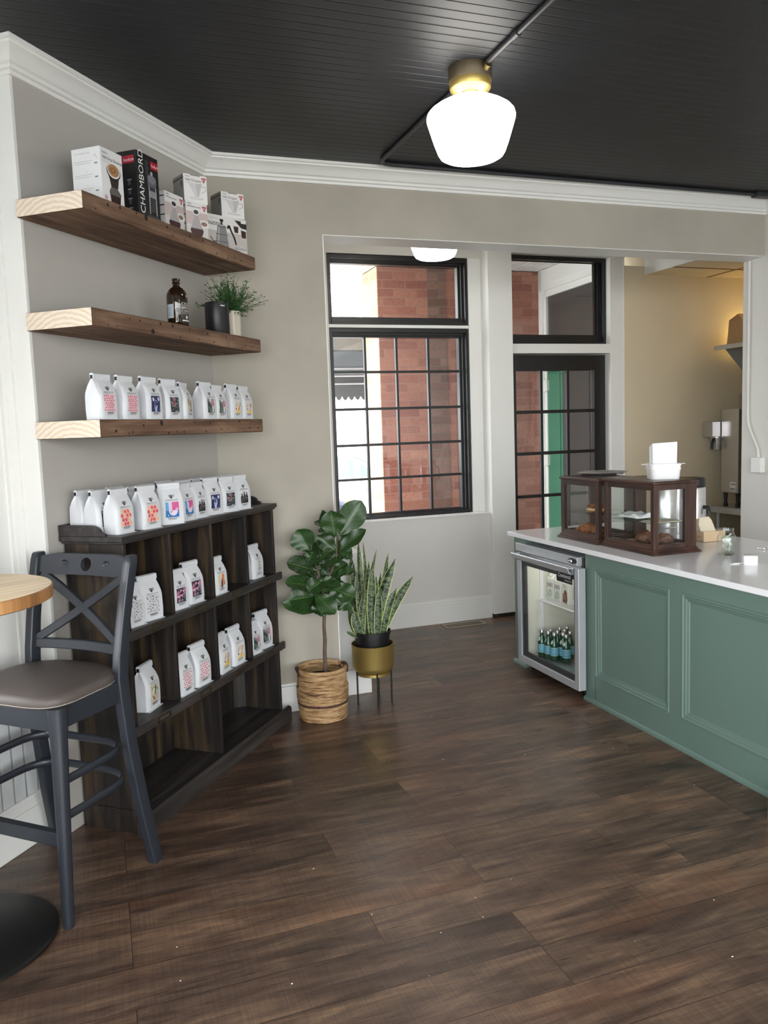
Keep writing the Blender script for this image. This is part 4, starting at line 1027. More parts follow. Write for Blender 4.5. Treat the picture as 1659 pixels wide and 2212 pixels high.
fb('pink', 'second white bag with pink bean print on the lowest timber shelf', 2.756, 2.856, -2.052, Z3, 2, 1, 1.0)
coffee_bag('pink', 'plain topped bag standing behind the second pink bean bag', 2.84, -2.215, Z3, 3, 0.98, 2)
fb('navy', 'white bag with navy picture on the lowest timber shelf', 2.913, 3.020, -2.052, Z3, 0, 2, 1.02)
fb('dark', 'white bag with dark red and teal picture on the lowest timber shelf', 3.055, 3.163, -2.052, Z3, -4, 3, 1.0)
fb('olive', 'white bag with olive and tan picture turned aside on the lowest timber shelf', 3.192, 3.278, -2.055, Z3, 14, 4, 0.94)
fb('slate', 'white bag with slate grey picture beside the olive bag on timber', 3.362, 3.468, -2.052, Z3, 0, 0, 1.0)
fb('slate', 'white bag with slate grey picture beside the first amber picture bag', 3.473, 3.572, -2.054, Z3, 0, 1, 0.94)
fb('amber', 'white bag with amber picture next to the slate picture bags on timber', 3.618, 3.722, -2.052, Z3, 0, 2, 1.0)
fb('amber', 'white bag with amber picture at the corner end of the lowest timber shelf', 3.738, 3.842, -2.054, Z3, 0, 3, 0.97)
# ------------------------------------------------------------------ cubby bookcase
S0 = 2.660
bc = thing('cubby_bookcase', 'dark rustic cubby bookcase with brass label holders under the timber shelves', 'bookcase', A(S0, -2.041, 0), ROTA)
X = lambda s: s - S0
def part(name, mb, m, parent=bc, bevel=0.002, **k): return mb.build(name, m, parent, bevel=bevel, **k)
for a, b_, d_ in ((2.682, 2.702, 0.300), (3.985, 4.005, 0.240)):
    part('side_panel', MB().box(X(a), X(b_), 0.012, d_, 0.0, 1.219), M['dark'])
for a, z0, z1 in ((2.676, 0.0, 0.098),): part('side_skirting', MB().box(X(a), X(2.682), 0.0, 0.300, z0, z1), M['dark'])
mb = MB().prism([(X(2.658), -0.002), (X(4.030), -0.002), (X(4.030), 0.208), (X(3.952), 0.304), (X(2.658), 0.306)], 'z', 1.229, 1.2515); mb.prism([(X(2.668), 0.006), (X(4.020), 0.006), (X(4.020), 0.21), (X(3.95), 0.300), (X(2.668), 0.303)], 'z', 1.219, 1.229)
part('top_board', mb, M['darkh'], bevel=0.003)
part('back_panel', MB().prism([(X(2.70), 0.292), (X(3.950), 0.292), (X(3.986), 0.232), (X(3.990), 0.238), (X(3.953), 0.298), (X(2.70), 0.298)], 'z', 0.06, 1.219), M['dark'], bevel=0)
def endrail(x0, x1, dp=0.306):
    pr = [(dp, 1.2515), (dp, 1.297)] + [(0.155 - 0.055 * math.sin(PI / 2 * i / 8), 1.297 - 0.026 * (1 - math.cos(PI / 2 * i / 8))) for i in range(9)] + [(0.078, 1.262), (0.078, 1.2515)]
    return MB().prism(pr, 'x', x0, x1)
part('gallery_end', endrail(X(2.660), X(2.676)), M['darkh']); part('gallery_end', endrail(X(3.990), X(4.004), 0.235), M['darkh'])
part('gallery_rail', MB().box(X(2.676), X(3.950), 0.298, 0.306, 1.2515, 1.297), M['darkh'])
for z in (0.862, 0.462, 0.078):
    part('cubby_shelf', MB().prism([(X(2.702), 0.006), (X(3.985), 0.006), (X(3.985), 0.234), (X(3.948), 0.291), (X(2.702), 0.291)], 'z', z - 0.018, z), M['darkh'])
part('shelf_lip', MB().box(X(2.668), X(4.033), -0.012, 0.006, 0.824, 0.8645), M['darkh'])
part('shelf_lip', MB().box(X(2.668), X(4.033), -0.012, 0.006, 0.424, 0.4645), M['darkh'])
mb = MB().box(X(2.642), X(4.058), -0.020, 0.006, 0.0, 0.068); mb.prism([(-0.020, 0.068), (0.006, 0.068), (0.006, 0.080), (-0.008, 0.080)], 'x', X(2.642), X(4.058))
part('plinth', mb, M['darkh'])
for z0, z1 in ((0.862, 1.219), (0.462, 0.844)):
    for s in (3.012, 3.356, 3.695): part('divider', MB().box(X(s) - 0.009, X(s) + 0.009, 0.014, 0.292, z0, z1), M['dark'])
part('divider', MB().box(X(3.353) - 0.009, X(3.353) + 0.009, 0.014, 0.292, 0.078, 0.444), M['dark'])
for z in (0.845, 0.445):
    for s in (2.852, 3.186, 3.523, 3.852):
        x = X(s); w, h = 0.043, 0.0135; mb = MB()
        mb.box(x - w, x + w, -0.0145, -0.0122, z - h, z - h + 0.005); mb.box(x - w, x + w, -0.0145, -0.0122, z + h - 0.004, z + h)
        mb.box(x - w, x - w + 0.006, -0.0145, -0.0122, z - h, z + h); mb.box(x + w - 0.006, x + w, -0.0145, -0.0122, z - h, z + h)
        mb.box(x + w, x + w + 0.008, -0.0142, -0.0122, z - 0.004, z + 0.004); mb.box(x - w - 0.008, x - w, -0.0142, -0.0122, z - 0.004, z + 0.004)
        part('label_holder', mb, M['brassdark'], bevel=0)['label'] = 'aged brass label holder'
ZT = 1.252
T = 'on the bookcase top'
fb('coral', 'white bag with coral circle picture by the curved rail on the bookcase top', 2.716, 2.820, -2.092, ZT, -4, 0, 1.0, 1.04)
coffee_bag('slate', 'white bag half hidden behind the coral bag on the bookcase top', 2.755, -2.2125, ZT, -4, 1.0, 3, zs=1.02)
coffee_bag('floral', 'rearmost white bag at the window end of the bookcase top', 2.765, -2.294, ZT, -3, 1.0, 1, zs=1.02)
fb('coral', 'white bag with coral circle picture turned outward beside the blue and pink bag', 2.872, 2.970, -2.072, ZT, -10, 1, 1.0, 1.04)
coffee_bag('navy', 'white bag with logo peeping between the two coral bags', 2.868, -2.212, ZT, -8, 1.0, 0)
fb('curl', 'white bag with blue and pink curl picture fully facing out on the bookcase top', 3.030, 3.116, -2.074, ZT, -34, 2, 1.03)
fb('curl', 'white bag with blue and pink curl picture half hidden behind its twin', 3.163, 3.262, -2.076, ZT, -4, 3, 0.97)
fb('figures', 'white bag with black figures picture between pink and navy bags', 3.275, 3.374, -2.078, ZT, -4, 4, 0.96)
fb('navy', 'white bag with navy picture on the bookcase top', 3.408, 3.510, -2.084, ZT, -12, 1, 1.02)
fb('dark', 'white bag with dark red and teal picture on the bookcase top', 3.532, 3.632, -2.069, ZT, -14, 2, 1.0)
fb('figures', 'white bag with black figures picture at the corner end of the bookcase top', 3.657, 3.757, -2.060, ZT, -12, 0, 1.0)
for i, (s, n, y, lab) in enumerate(((2.995, -2.208, -4, 'white bag in the second row behind the outward turned coral bag'), (3.110, -2.232, -5, 'white bag in the second row behind the fully facing curl bag'), (3.235, -2.205, -6, 'white bag in the second row behind the half hidden curl bag'),
        (3.365, -2.205, -6, 'white bag in the second row between the black figures and navy bags'), (3.50, -2.205, -10, 'white bag in the second row behind the navy bag'), (3.625, -2.200, -9, 'white bag in the second row behind the dark red and teal bag'), (3.76, -2.195, -10, 'white bag in the second row behind the bag at the corner end'),
        (2.965, -2.294, -4, 'rearmost white bag against the wall behind the coral bags'), (3.33, -2.294, -6, 'rearmost white bag against the wall behind the black figures bag'))):
    coffee_bag(('amber', 'slate', 'pink', 'navy', 'dark', 'olive', 'figures', 'amber', 'slate')[i], lab, s, n, ZT, y, 1.0, i % 3)
Z1, Z2 = 0.8625, 0.4625
def cb(kind, label, s, n, yaw, z, sd, sc=1.05):
    d = 0.038 * sc
    return coffee_bag(kind, label, s + d * math.sin(R(yaw)) * -1, n - d * math.cos(R(yaw)), z, yaw, sc, sd)
cb('dots', 'white bag with small black specks picture in the first upper cubby', 2.877, -2.067, -14, Z1, 0, 1.08)
cb('dots', 'white bag with black specks picture partly hidden by the stool in the first upper cubby', 2.762, -2.066, -6, Z1, 1, 1.0)
cb('floral', 'white bag with purple floral picture beside the cubby divider, upper row', 3.088, -2.064, -8, Z1, 2, 1.0)
cb('floral', 'larger white bag with purple floral picture in the second upper cubby', 3.216, -2.064, -6, Z1, 3, 1.1)
coffee_bag('floral', 'plain topped white bag behind the purple floral bags in an upper cubby', 3.085, -2.195, Z1, -4, 1.04, 2)
cb('figure', 'white bag with orange and blue picture alone in the third upper cubby', 3.428, -2.055, -3, Z1, 0, 1.02)
cb('sprig', 'white bag with brown sprig picture alone in the fourth upper cubby', 3.846, -2.072, -2, Z1, 4, 1.02)
cb('mosaic', 'white bag with green and black mosaic picture in the first lower cubby', 2.893, -2.100, 8, Z2, 2, 1.12)
coffee_bag('mosaic', 'white bag behind the mosaic picture bag, hidden by the stool post', 2.775, -2.235, Z2, 0, 1.08, 3)
cb('pinkwhite', 'white bag with tiny pink bean print beside the cubby divider, lower row', 3.098, -2.064, -2, Z2, 0, 1.06)
cb('pinkwhite', 'white bag with tiny pink bean print in the middle of the second lower cubby', 3.238, -2.062, -3, Z2, 1, 1.12)
coffee_bag('pinkwhite', 'plain topped white bag behind the tiny pink bean bags', 3.115, -2.20, Z2, -3, 1.08, 2)
cb('amber', 'white bag with amber picture beside the divider in the third lower cubby', 3.443, -2.063, 3, Z2, 4, 1.08)
cb('amber', 'white bag with amber picture leaning in the third lower cubby', 3.580, -2.062, -2, Z2, 0, 1.1)
coffee_bag('amber', 'plain topped white bag behind the amber picture bags in a lower cubby', 3.46, -2.20, Z2, -3, 1.06, 1)
cb('slate', 'white bag with slate grey picture beside the divider in the fourth lower cubby', 3.768, -2.064, -6, Z2, 2, 0.98)
cb('slate', 'larger white bag with slate grey picture in the fourth lower cubby', 3.895, -2.070, -8, Z2, 4, 1.14)
coffee_bag('slate', 'plain topped white bag behind the slate picture bags in a lower cubby', 3.780, -2.20, Z2, -3, 1.06, 0)

# ------------------------------------------------------------------ bar stool
# local x to the sitter's right, y from front to back
bdir = Vector((0.678, 0.735)); ldir = Vector((-0.735, 0.678))
P1 = Vector((-0.195, 2.803)); P2 = Vector((0.111, 3.136))
cen = (P1 + P2) / 2 + ldir * 0.25
st = thing('bar_stool', 'charcoal bar stool with crossed back and brown padded seat', 'bar stool', (cen.x, cen.y, 0), math.atan2(bdir.y, bdir.x) - PI / 2)
# right side (image right) is local x > 0
HF, HB = -0.226, 0.226
def leg(pts, r0, r1, sq):
    rings = []
    for (x, y, z), (w, d) in pts:
        q = rrect(w, d, min(w, d) * sq, 4)
        rings.append([(x + a, y + b_, z) for a, b_ in q])
    return MB().rings(rings)
for sg in (1, -1):
    fx, ft = sg * 0.248, sg * 0.212
    leg([((fx, HF, 0), (0.0165, 0.0165)), ((fx, HF, 0.01), (0.018, 0.018)), ((sg * 0.232, HF + 0.028, 0.40), (0.0225, 0.0225)), ((sg * 0.222, HF + 0.045, 0.64), (0.026, 0.026)), ((ft, HF + 0.055, 0.72), (0.032, 0.032)), ((ft, HF + 0.057, 0.748), (0.033, 0.033))], 0, 0, 0.75).build('front_leg', M['stool'], st, smooth=50)
    # rear leg sweeps forward to the seat then back again as the post of the backrest
    bx = lambda z: sg * (0.250 - 0.034 * min(1, z / 0.76) + 0.014 * max(0, (z - 0.76) / 0.44))
    pts = []
    for z in (0, 0.02, 0.25, 0.5, 0.68, 0.76, 0.84, 0.95, 1.05, 1.13, 1.18, 1.20, 1.206):
        if z <= 0.76: y = HB - 0.09 * math.sin(PI / 2 * z / 0.76) ** 1.0
        else: y = HB - 0.09 + 0.085 * ((z - 0.76) / 0.44) ** 1.4
        k = 1.0 if z < 1.19 else (0.9 if z < 1.203 else 0.72)
        pts.append(((bx(z), y, z), (0.0185 * k, (0.026 if z < 0.9 else 0.024) * k)))
    leg(pts, 0, 0, 0.35).build('rear_leg', M['stool'], st, smooth=50)
def by(z): return HB - 0.09 + 0.085 * (max(0, z - 0.76) / 0.44) ** 1.4
def bw(z): return 0.216 + 0.014 * max(0, (z - 0.76) / 0.44) - 0.012
CV = 0.030
def back_pt(x, z, off=0.0):      # gently curved back surface
    return by(z) + CV * (1 - (x / 0.23) ** 2) + off
def slab(poly, t=0.011, nx=14):
    """a board of the curved back: outline in x and z, cut into strips along x"""
    pass
mb = MB()
# crest rail with one round hole and two dimples
zc0, zc1 = 1.117, 1.201
nx, nz = 46, 10
hole = (0.0, 1.161, 0.0255); dim = [(-0.105, 1.163, 0.014), (0.105, 1.163, 0.014)]
def crest(yoff, dimple):
    def fn(a, b_):
        z = zc0 + (zc1 - zc0) * b_; w = bw(z); x = -w + 2 * w * a
        y = back_pt(x, z, yoff)
        return (x, y, z)
    return fn
import bmesh as _b
bm = _b.new()
W_ = 0.222
outer = [(-W_, zc0), (W_, zc0), (W_, zc1), (-W_, zc1)]
mbc = MB()
# front and back skins built as polar fans around the hole, then side strips
def skin(y0, sgn):
    n = 48
    xs = []
    for i in range(n):
        t = 2 * PI * i / n; cx, sz = math.cos(t), math.sin(t)
        k = min(W_ / abs(cx) if abs(cx) > 1e-6 else 9, (zc1 - hole[1]) / abs(sz) if abs(sz) > 1e-6 else 9)
        xs.append((cx * k, hole[1] + sz * k))
    rows = []
    for j in range(13):
        f = j / 12; row = []
        for i in range(n):
            t = 2 * PI * i / n
            ix, iz = hole[2] * math.cos(t), hole[1] + hole[2] * math.sin(t)
            x = ix + (xs[i][0] - ix) * f; z = iz + (xs[i][1] - iz) * f
            row.append((x, z))
        rows.append(row)
    return rows
rows = skin(0, 1)
def dimp(x, z):
    d = 0
    for cx, cz, r in dim:
        q = math.hypot(x - cx, z - cz) / r
        if q < 1: d = 0.006 * (1 - q * q)
    return d
fr = [[(x, back_pt(x, z, -0.010) + dimp(x, z), z) for x, z in row] for row in rows]
bk = [[(x, back_pt(x, z, 0.010), z) for x, z in row] for row in rows]
mbc.rings(fr + bk[::-1] + [fr[0]], 0, False, False)
mbc.build('crest_rail', M['stool'], st, smooth=40)
# dimples need fine geometry: two small turned buttons set in the rail
for cx, cz, r in dim:
    Mx = Matrix.Translation((cx, back_pt(cx, cz, -0.0105), cz)) @ Matrix.Rotation(-PI / 2, 4, 'X')
    MB().lathe([(r + 0.001, -0.0015), (r, 0.0005), (r * 0.9, -0.001), (r * 0.6, -0.0045), (r * 0.25, -0.002), (0.0, -0.001)][::-1], seg=24, M=Matrix.Translation((cx, back_pt(cx, cz, -0.0105), cz)) @ Matrix.Rotation(PI / 2, 4, 'X')).build('crest_dimple', M['stool'], st, smooth=60)
def strip(path, hw, t):
    rs = []
    for i, (x, z) in enumerate(path):
        a = path[max(0, i - 1)]; c = path[min(len(path) - 1, i + 1)]
        d = Vector((c[0] - a[0], c[1] - a[1])).normalized(); nrm = Vector((-d.y, d.x)) * hw
        p0 = (x + nrm.x, z + nrm.y); p1 = (x - nrm.x, z - nrm.y)
        rs.append([(p0[0], back_pt(*p0, -t), p0[1]), (p1[0], back_pt(*p1, -t), p1[1]), (p1[0], back_pt(*p1, t), p1[1]), (p0[0], back_pt(*p0, t), p0[1])])
    return MB().rings(rs)
zb0, zb1 = 0.838, 0.876
lo = strip([(-0.212 + 0.424 * i / 16, 0.857) for i in range(17)], 0.019, 0.010); lo.build('lower_back_rail', M['stool'], st, bevel=0.004, smooth=40)
zx0, zx1 = 0.872, 1.124
def xbrace(sg):
    return [(sg * (-0.205 + 0.41 * i / 16), zx0 + (zx1 - zx0) * i / 16) for i in range(17)]
mb = MB()
for sg, t in ((1, 0.0085), (-1, 0.008)):
    s_ = strip(xbrace(sg), 0.0165, t); mb.add(s_.v, s_.f)
mb.build('cross_brace', M['stool'], st, bevel=0.003, smooth=40)
# seat: straight front, rounded back
def seat_outline(k):
    o = []
    n = 40
    for i in range(n):
        t = 2 * PI * i / n; c, s = math.cos(t), math.sin(t)
        e = 0.42 if s < 0 else 0.72
        x = math.copysign(abs(c) ** e, c) * (0.236 + (0.006 if s < 0 else 0.0)) * k; y = math.copysign(abs(s) ** e, s) * (0.212 if s < 0 else 0.205) * k
        o.append((x, y - 0.012))
    return o
rs = []
for k, z in ((0.985, 0.748), (1.0, 0.754), (1.0, 0.770), (0.975, 0.783), (0.92, 0.791), (0.7, 0.799), (0.4, 0.803), (0.1, 0.804)):
    rs.append([(x, y, z) for x, y in seat_outline(k)])
MB().rings(rs).build('seat_cushion', M['vinyl'], st, smooth=60)
mb = MB().tube([(x, y, 0.7545) for x, y in seat_outline(1.004)], 0.0011, 5, closed=True)
mb.build('seat_piping', M['thread'], st, smooth=60)
mb = MB()
mb.box(-0.205, 0.205, HF + 0.035, HF + 0.06, 0.665, 0.748); mb.box(-0.19, 0.19, 0.10, 0.125, 0.68, 0.748)
for sg in (-1, 1):
    mb.box(sg * 0.212 - 0.012, sg * 0.212 + 0.012, HF + 0.06, 0.135, 0.668, 0.748)
    mb.prism([(sg * 0.205, 0.665), (sg * 0.165, 0.665), (sg * 0.192, 0.645), (sg * 0.205, 0.615)], 'y', HF + 0.037, HF + 0.058)
mb.build('seat_frame', M['stool'], st, bevel=0.004)
for z, g_ in ((0.492, 0.0), (0.372, 0.008)):      # bentwood hoops open towards the front
    hp = [(0.226 + g_, HF + 0.03 - g_, z), (0.226 + g_, -0.10, z)] + [(math.copysign(abs(math.cos(PI * i / 24)) ** 0.5, math.cos(PI * i / 24)) * (0.224 + g_), -0.04 + (0.200 + g_) * math.sin(PI * i / 24) ** 0.5, z) for i in range(25)] + [(-0.226 - g_, -0.10, z), (-0.226 - g_, HF + 0.03 - g_, z)]
    MB().tube(hp, 0.0095, 10, flat=1.65).build('foot_hoop', M['stool'], st, smooth=60)
MB().box(-0.235, 0.235, HF + 0.006, HF + 0.036, 0.275, 0.325).build('foot_rest', M['stool'], st, bevel=0.004)

# ------------------------------------------------------------------ pub table
tb = thing('pub_table', 'round maple topped pub table on a dark pedestal beside the bar stool', 'table', (-0.498, 2.830, 0), 0.6)
tr_ = 0.333
MB().lathe([(0, 1.138), (tr_ - 0.008, 1.138), (tr_, 1.142), (tr_, 1.176), (tr_ - 0.004, 1.180)], seg=72, mi=1).lathe([(0, 1.1802), (tr_ - 0.004, 1.1802)], seg=72, mi=0).build('tabletop', [M['maple'], M['mapleedge']], tb, smooth=40)
MB().lathe([(0, 0), (0.262, 0), (0.270, 0.004), (0.270, 0.014), (0.262, 0.020), (0.10, 0.030), (0.05, 0.038), (0, 0.038)], seg=56).build('base_plate', M['iron'], tb, smooth=40)
MB().lathe([(0.040, 0.036), (0.038, 0.05), (0.038, 1.10), (0.05, 1.115), (0.05, 1.1375)], seg=24, cap1=True).build('column', M['iron'], tb, smooth=40)
MB().box(-0.22, 0.22, -0.03, 0.03, 1.122, 1.1378).build('top_bracket', M['iron'], tb, bevel=0.003)

# ------------------------------------------------------------------ plants
BC_ = (1.138, 4.405)
wicker1 = None
def wicker():
    m, nt, out = nodes('woven_banana_leaf')
    p = nt.nodes.new('ShaderNodeBsdfPrincipled')
    n1 = N(nt, 'ShaderNodeTexNoise', i_Scale=1.0, i_Detail=4.0, i_Distortion=0.5); nt.links.new(coords(nt, (9, 9, 70)), n1.inputs['Vector'])
    n2 = N(nt, 'ShaderNodeTexNoise', i_Scale=1.0, i_Detail=3.0); nt.links.new(coords(nt, (30, 30, 130)), n2.inputs['Vector'])
    r = ramp(nt, [(0.30, rgb(70, 45, 31)), (0.38, rgb(140, 104, 68)), (0.52, rgb(184, 148, 104)), (0.75, rgb(210, 180, 136))], n1.outputs['Fac'])
    g = ramp(nt, [(0.3, (0.6, 0.6, 0.6, 1)), (0.65, (1.1, 1.1, 1.1, 1))], n2.outputs['Fac'])
    nt.links.new(mixc(nt, 0.8, r.outputs['Color'], g.outputs['Color'], 'MULTIPLY'), p.inputs['Base Color'])
    p.inputs['Roughness'].default_value = 0.7; nt.links.new(bump(nt, n2.outputs['Fac'], 0.4, 0.004), p.inputs['Normal'])
    nt.links.new(p.outputs[0], out.inputs[0]); return m
M['wicker'] = wicker()
M['wickerdark'] = mat('dark_woven_band', rgb(74, 48, 38), 0.7, var=0.4, vscale=60)
bk = thing('woven_basket', 'round woven basket holding the fig tree beside the dark bookcase', 'basket', (BC_[0], BC_[1], 0), R(-19.4))
random.seed(3)
mb = MB(); nrow = 40
for i in range(nrow):
    z = 0.005 + 0.282 * i / (nrow - 1); t = z / 0.29
    rad = 0.130 + 0.014 * math.sin(PI * min(1, t * 0.9)) + 0.004 * t + (0.006 if i == 0 else 0)
    dark_row = 1 if i in (12, 13) else 0
    skipping = 0.19 < z < 0.262
    pts = []
    for k in range(49):
        a = 2 * PI * k / 48; rr = rad + random.uniform(-.0012, .0012)
        pts.append((rr * math.cos(a), rr * 0.97 * math.sin(a), z + random.uniform(-.0012, .0012)))
    if skipping:      # leave an opening for the handle at each side
        for s0 in (0.62, 0.62 + PI - 0.12):
            seg = [(rad * math.cos(s0 + (PI - 2 * 0.33) * q / 24 + 0.0), rad * 0.97 * math.sin(s0 + (PI - 2 * 0.33) * q / 24), z + random.uniform(-.0012, .0012)) for q in range(25)]
            mb.tube(seg, 0.0042, 6, dark_row)
    else:
        mb.tube(pts[:-1], 0.0042, 6, dark_row, closed=True)
mb.build('basket_wall', [M['wicker'], M['wickerdark']], bk, smooth=60)
MB().lathe([(0.1335, 0.262), (0.144, 0.27), (0.1475, 0.284), (0.143, 0.296), (0.135, 0.297), (0.129, 0.285), (0.1335, 0.262)], seg=48, sy=0.97).build('basket_rim', M['wicker'], bk, smooth=60)
for s0 in (PI + 0.22, 0.35):
    c = s0
    mb = MB()
    mb.tube([(0.142 * math.cos(c + a), 0.138 * math.sin(c + a), zz) for a, zz in ((-0.42, 0.262), (-0.36, 0.276), (-0.25, 0.286), (-0.1, 0.291), (0.1, 0.291), (0.25, 0.286), (0.36, 0.276), (0.42, 0.262))], 0.0125, 10)
    mb.build('basket_handle', M['wickerdark'], bk, smooth=60)
MB().lathe([(0, 0.004), (0.128, 0.004)], seg=32, sy=0.97).build('basket_floor', M['wickerdark'], bk)

def leaf(mb, B, T, w, facing, bend, prof, nu=6, nv=10, mid=None, fold=0.16, rnd=0.5, ripple=0.0, twist=0.0):
    B, T = Vector(B), Vector(T)
    ax = (T - B); L = ax.length; ax.normalize()
    nrm = Vector(facing); nrm = (nrm - ax * nrm.dot(ax))
    if nrm.length < 1e-4: nrm = Vector((0, -1, 0.3))
    nrm.normalize(); side = ax.cross(nrm).normalized()
    Mi = Vector(mid) if mid is not None else (B + T) / 2 + nrm * bend
    def fn(a, b_):
        c = B * (1 - b_) ** 2 + Mi * 2 * b_ * (1 - b_) + T * b_ * b_
        u = (a - 0.5) * 2; hw = prof(b_) * w / 2
        tw = twist * b_
        sd = side * math.cos(tw) + nrm * math.sin(tw); nn = nrm * math.cos(tw) - side * math.sin(tw)
        p = c + sd * u * hw + nn * (abs(u) * hw * fold * 2 - hw * fold + ripple * math.sin(b_ * 14 + u * 2) * abs(u))
        return tuple(p)
    mb.grid(fn, nu, nv, colfn=lambda a, b_: (a, b_, rnd, 1))
figprof = lambda v: max(0.03, math.sin(PI * min(1, v) ** 1.18)) ** 0.62 * (0.82 + 0.25 * v) if 0 < v < 1 else 0.03
fg = thing('fig_tree', 'fiddle leaf fig with glossy dark leaves standing in the woven basket', 'plant', (BC_[0], BC_[1], 0), R(-19.4))
MB().lathe([(0, 0.008), (0.092, 0.008), (0.113, 0.215), (0.117, 0.217), (0.117, 0.232), (0.111, 0.232), (0.108, 0.2), (0, 0.2)], seg=32).build('nursery_pot', M['blackp'], fg, smooth=40)
MB().lathe([(0, 0.212), (0.06, 0.214), (0.1085, 0.208)], seg=28).build('soil', M['soil'], fg, smooth=60)
K = 0.00063
def FP(cx, cy, y=0.0):
    return ((cx - 436 + 0.045 * (2090 - cy)) * K, y, (2090 - cy) * K)
mb = MB()
mb.tube([FP(452, 1760), FP(450, 1640), FP(443, 1500), FP(446, 1380), FP(436, 1250), FP(440, 1120), FP(425, 1060, .01), FP(425, 950, .01)], [0.013, 0.0125, 0.0115, 0.011, 0.010, 0.011, 0.010, 0.009], 10)
mb.tube([FP(425, 960, .01), FP(470, 820), FP(545, 640), FP(552, 420), FP(540, 380)], [0.008, 0.007, 0.006, 0.005, 0.003], 8)
mb.tube([FP(425, 960, .01), FP(400, 830, .02), FP(345, 640, .01), FP(315, 520)], [0.008, 0.007, 0.006, 0.004], 8)
for cy in (1480, 1300, 1600): mb.tube([FP(444, cy), FP(456, cy - 8)], [0.006, 0.003], 6)
mb.build('trunk', M['bark'], fg, smooth=60)
LV = [(575, 420, 770, 120, 205, .00, .03, (0.3, -1, .35)), (535, 425, 500, 185, 190, -.03, -.06, (0.1, -1, .25)), (515, 415, 412, 195, 110, .02, .05, (-.7, -.6, .4)), (530, 425, 350, 285, 95, -.02, -.02, (-.2, -.4, 1)), (540, 430, 385, 355, 75, -.05, -.06, (-.2, -.5, 1)),
      (555, 580, 812, 372, 120, .0, -.02, (.3, -.8, .8)), (310, 552, 195, 352, 195, -.02, -.03, (-.15, -1, .3)), (325, 545, 415, 470, 100, -.03, -.08, (.2, -.7, .7)), (545, 560, 375, 405, 125, -.02, -.05, (-.4, -.9, .6)), (545, 570, 640, 400, 90, .03, .09, (.3, -.6, .8)),
      (365, 740, 105, 640, 165, .0, -.04, (-.1, -.8, .75)), (300, 680, 450, 612, 95, -.06, -.10, (0, -.5, 1)), (415, 690, 590, 630, 105, -.06, -.12, (.1, -.6, .9)), (560, 650, 680, 590, 70, .02, .05, (.2, -.6, .9)),
      (405, 880, 92, 820, 150, .0, -.05, (-.1, -.7, .8)), (410, 860, 600, 850, 105, -.06, -.13, (0, -.6, .9)), (545, 790, 712, 742, 95, -.03, -.02, (.1, -.6, .9)), (630, 720, 712, 740, 100, .0, .0, (.3, -.9, .6)), (350, 970, 130, 985, 215, .0, -.04, (-.2, -.9, .5)),
      (425, 1100, 66, 1003, 150, .0, -.06, (-.1, -.8, .65)), (365, 930, 550, 1095, 150, -.06, -.13, (.1, -.9, .5)), (430, 950, 600, 1050, 150, -.03, -.06, (.2, -.9, .5)), (490, 900, 725, 985, 165, .0, -.03, (.15, -.85, .6)), (560, 1110, 690, 1000, 120, .01, .02, (.3, -.9, .4)),
      (480, 780, 640, 690, 130, .02, .05, (.2, -.8, .7)), (400, 800, 540, 900, 130, -.02, -.05, (.1, -.9, .5)), (450, 700, 372, 540, 130, .03, .05, (-.2, -.9, .4)), (350, 640, 260, 560, 120, .03, .06, (-.2, -.9, .5)), (430, 820, 300, 900, 140, -.03, -.07, (-.1, -.9, .5)), (520, 640, 470, 500, 120, .02, .03, (0, -1, .3)),
      (430, 900, 560, 800, 140, .04, .10, (.2, -.8, .6)), (420, 870, 250, 760, 140, .05, .11, (-.2, -.8, .6)), (440, 980, 640, 900, 150, .05, .10, (.2, -.8, .6)), (420, 990, 240, 900, 150, .05, .10, (-.2, -.8, .6)), (540, 540, 690, 640, 110, .03, .06, (.2, -.8, .6)), (420, 1000, 420, 1130, 150, -.02, -.08, (0, -.9, .5)),
      (460, 620, 560, 720, 150, .04, .03, (.1, -.9, .4)), (470, 740, 400, 640, 150, .05, .05, (-.1, -.95, .3)), (440, 840, 520, 740, 150, .05, .06, (.1, -.9, .4)), (400, 780, 330, 660, 140, .04, .05, (-.2, -.9, .4)), (430, 900, 380, 790, 160, .03, .03, (-.1, -.95, .3)), (440, 950, 520, 830, 160, .05, .05, (.1, -.95, .3)), (530, 520, 580, 640, 120, .04, .05, (.2, -.9, .4)), (500, 560, 420, 620, 110, .03, .0, (-.2, -.8, .5)), (430, 1010, 560, 960, 160, .02, .02, (.2, -.9, .4)), (420, 1010, 320, 960, 160, .02, .02, (-.2, -.9, .4)), (340, 560, 300, 640, 110, .0, -.03, (-.1, -.9, .4))]
random.seed(8)
mb = MB()
for bx_, by_, tx, ty, w, y0, y1, fc in LV:
    y0 = min(y0, 0.075); y1 = min(y1, 0.085)
    leaf(mb, FP(bx_, by_, y0), FP(tx, ty, y1), w * K * 1.24, fc, random.uniform(0.012, 0.03), figprof, 8, 12, rnd=random.uniform(0.1, 1.0), fold=0.14, ripple=0.006)
mb.build('foliage', M['fig'], fg, smooth=180)

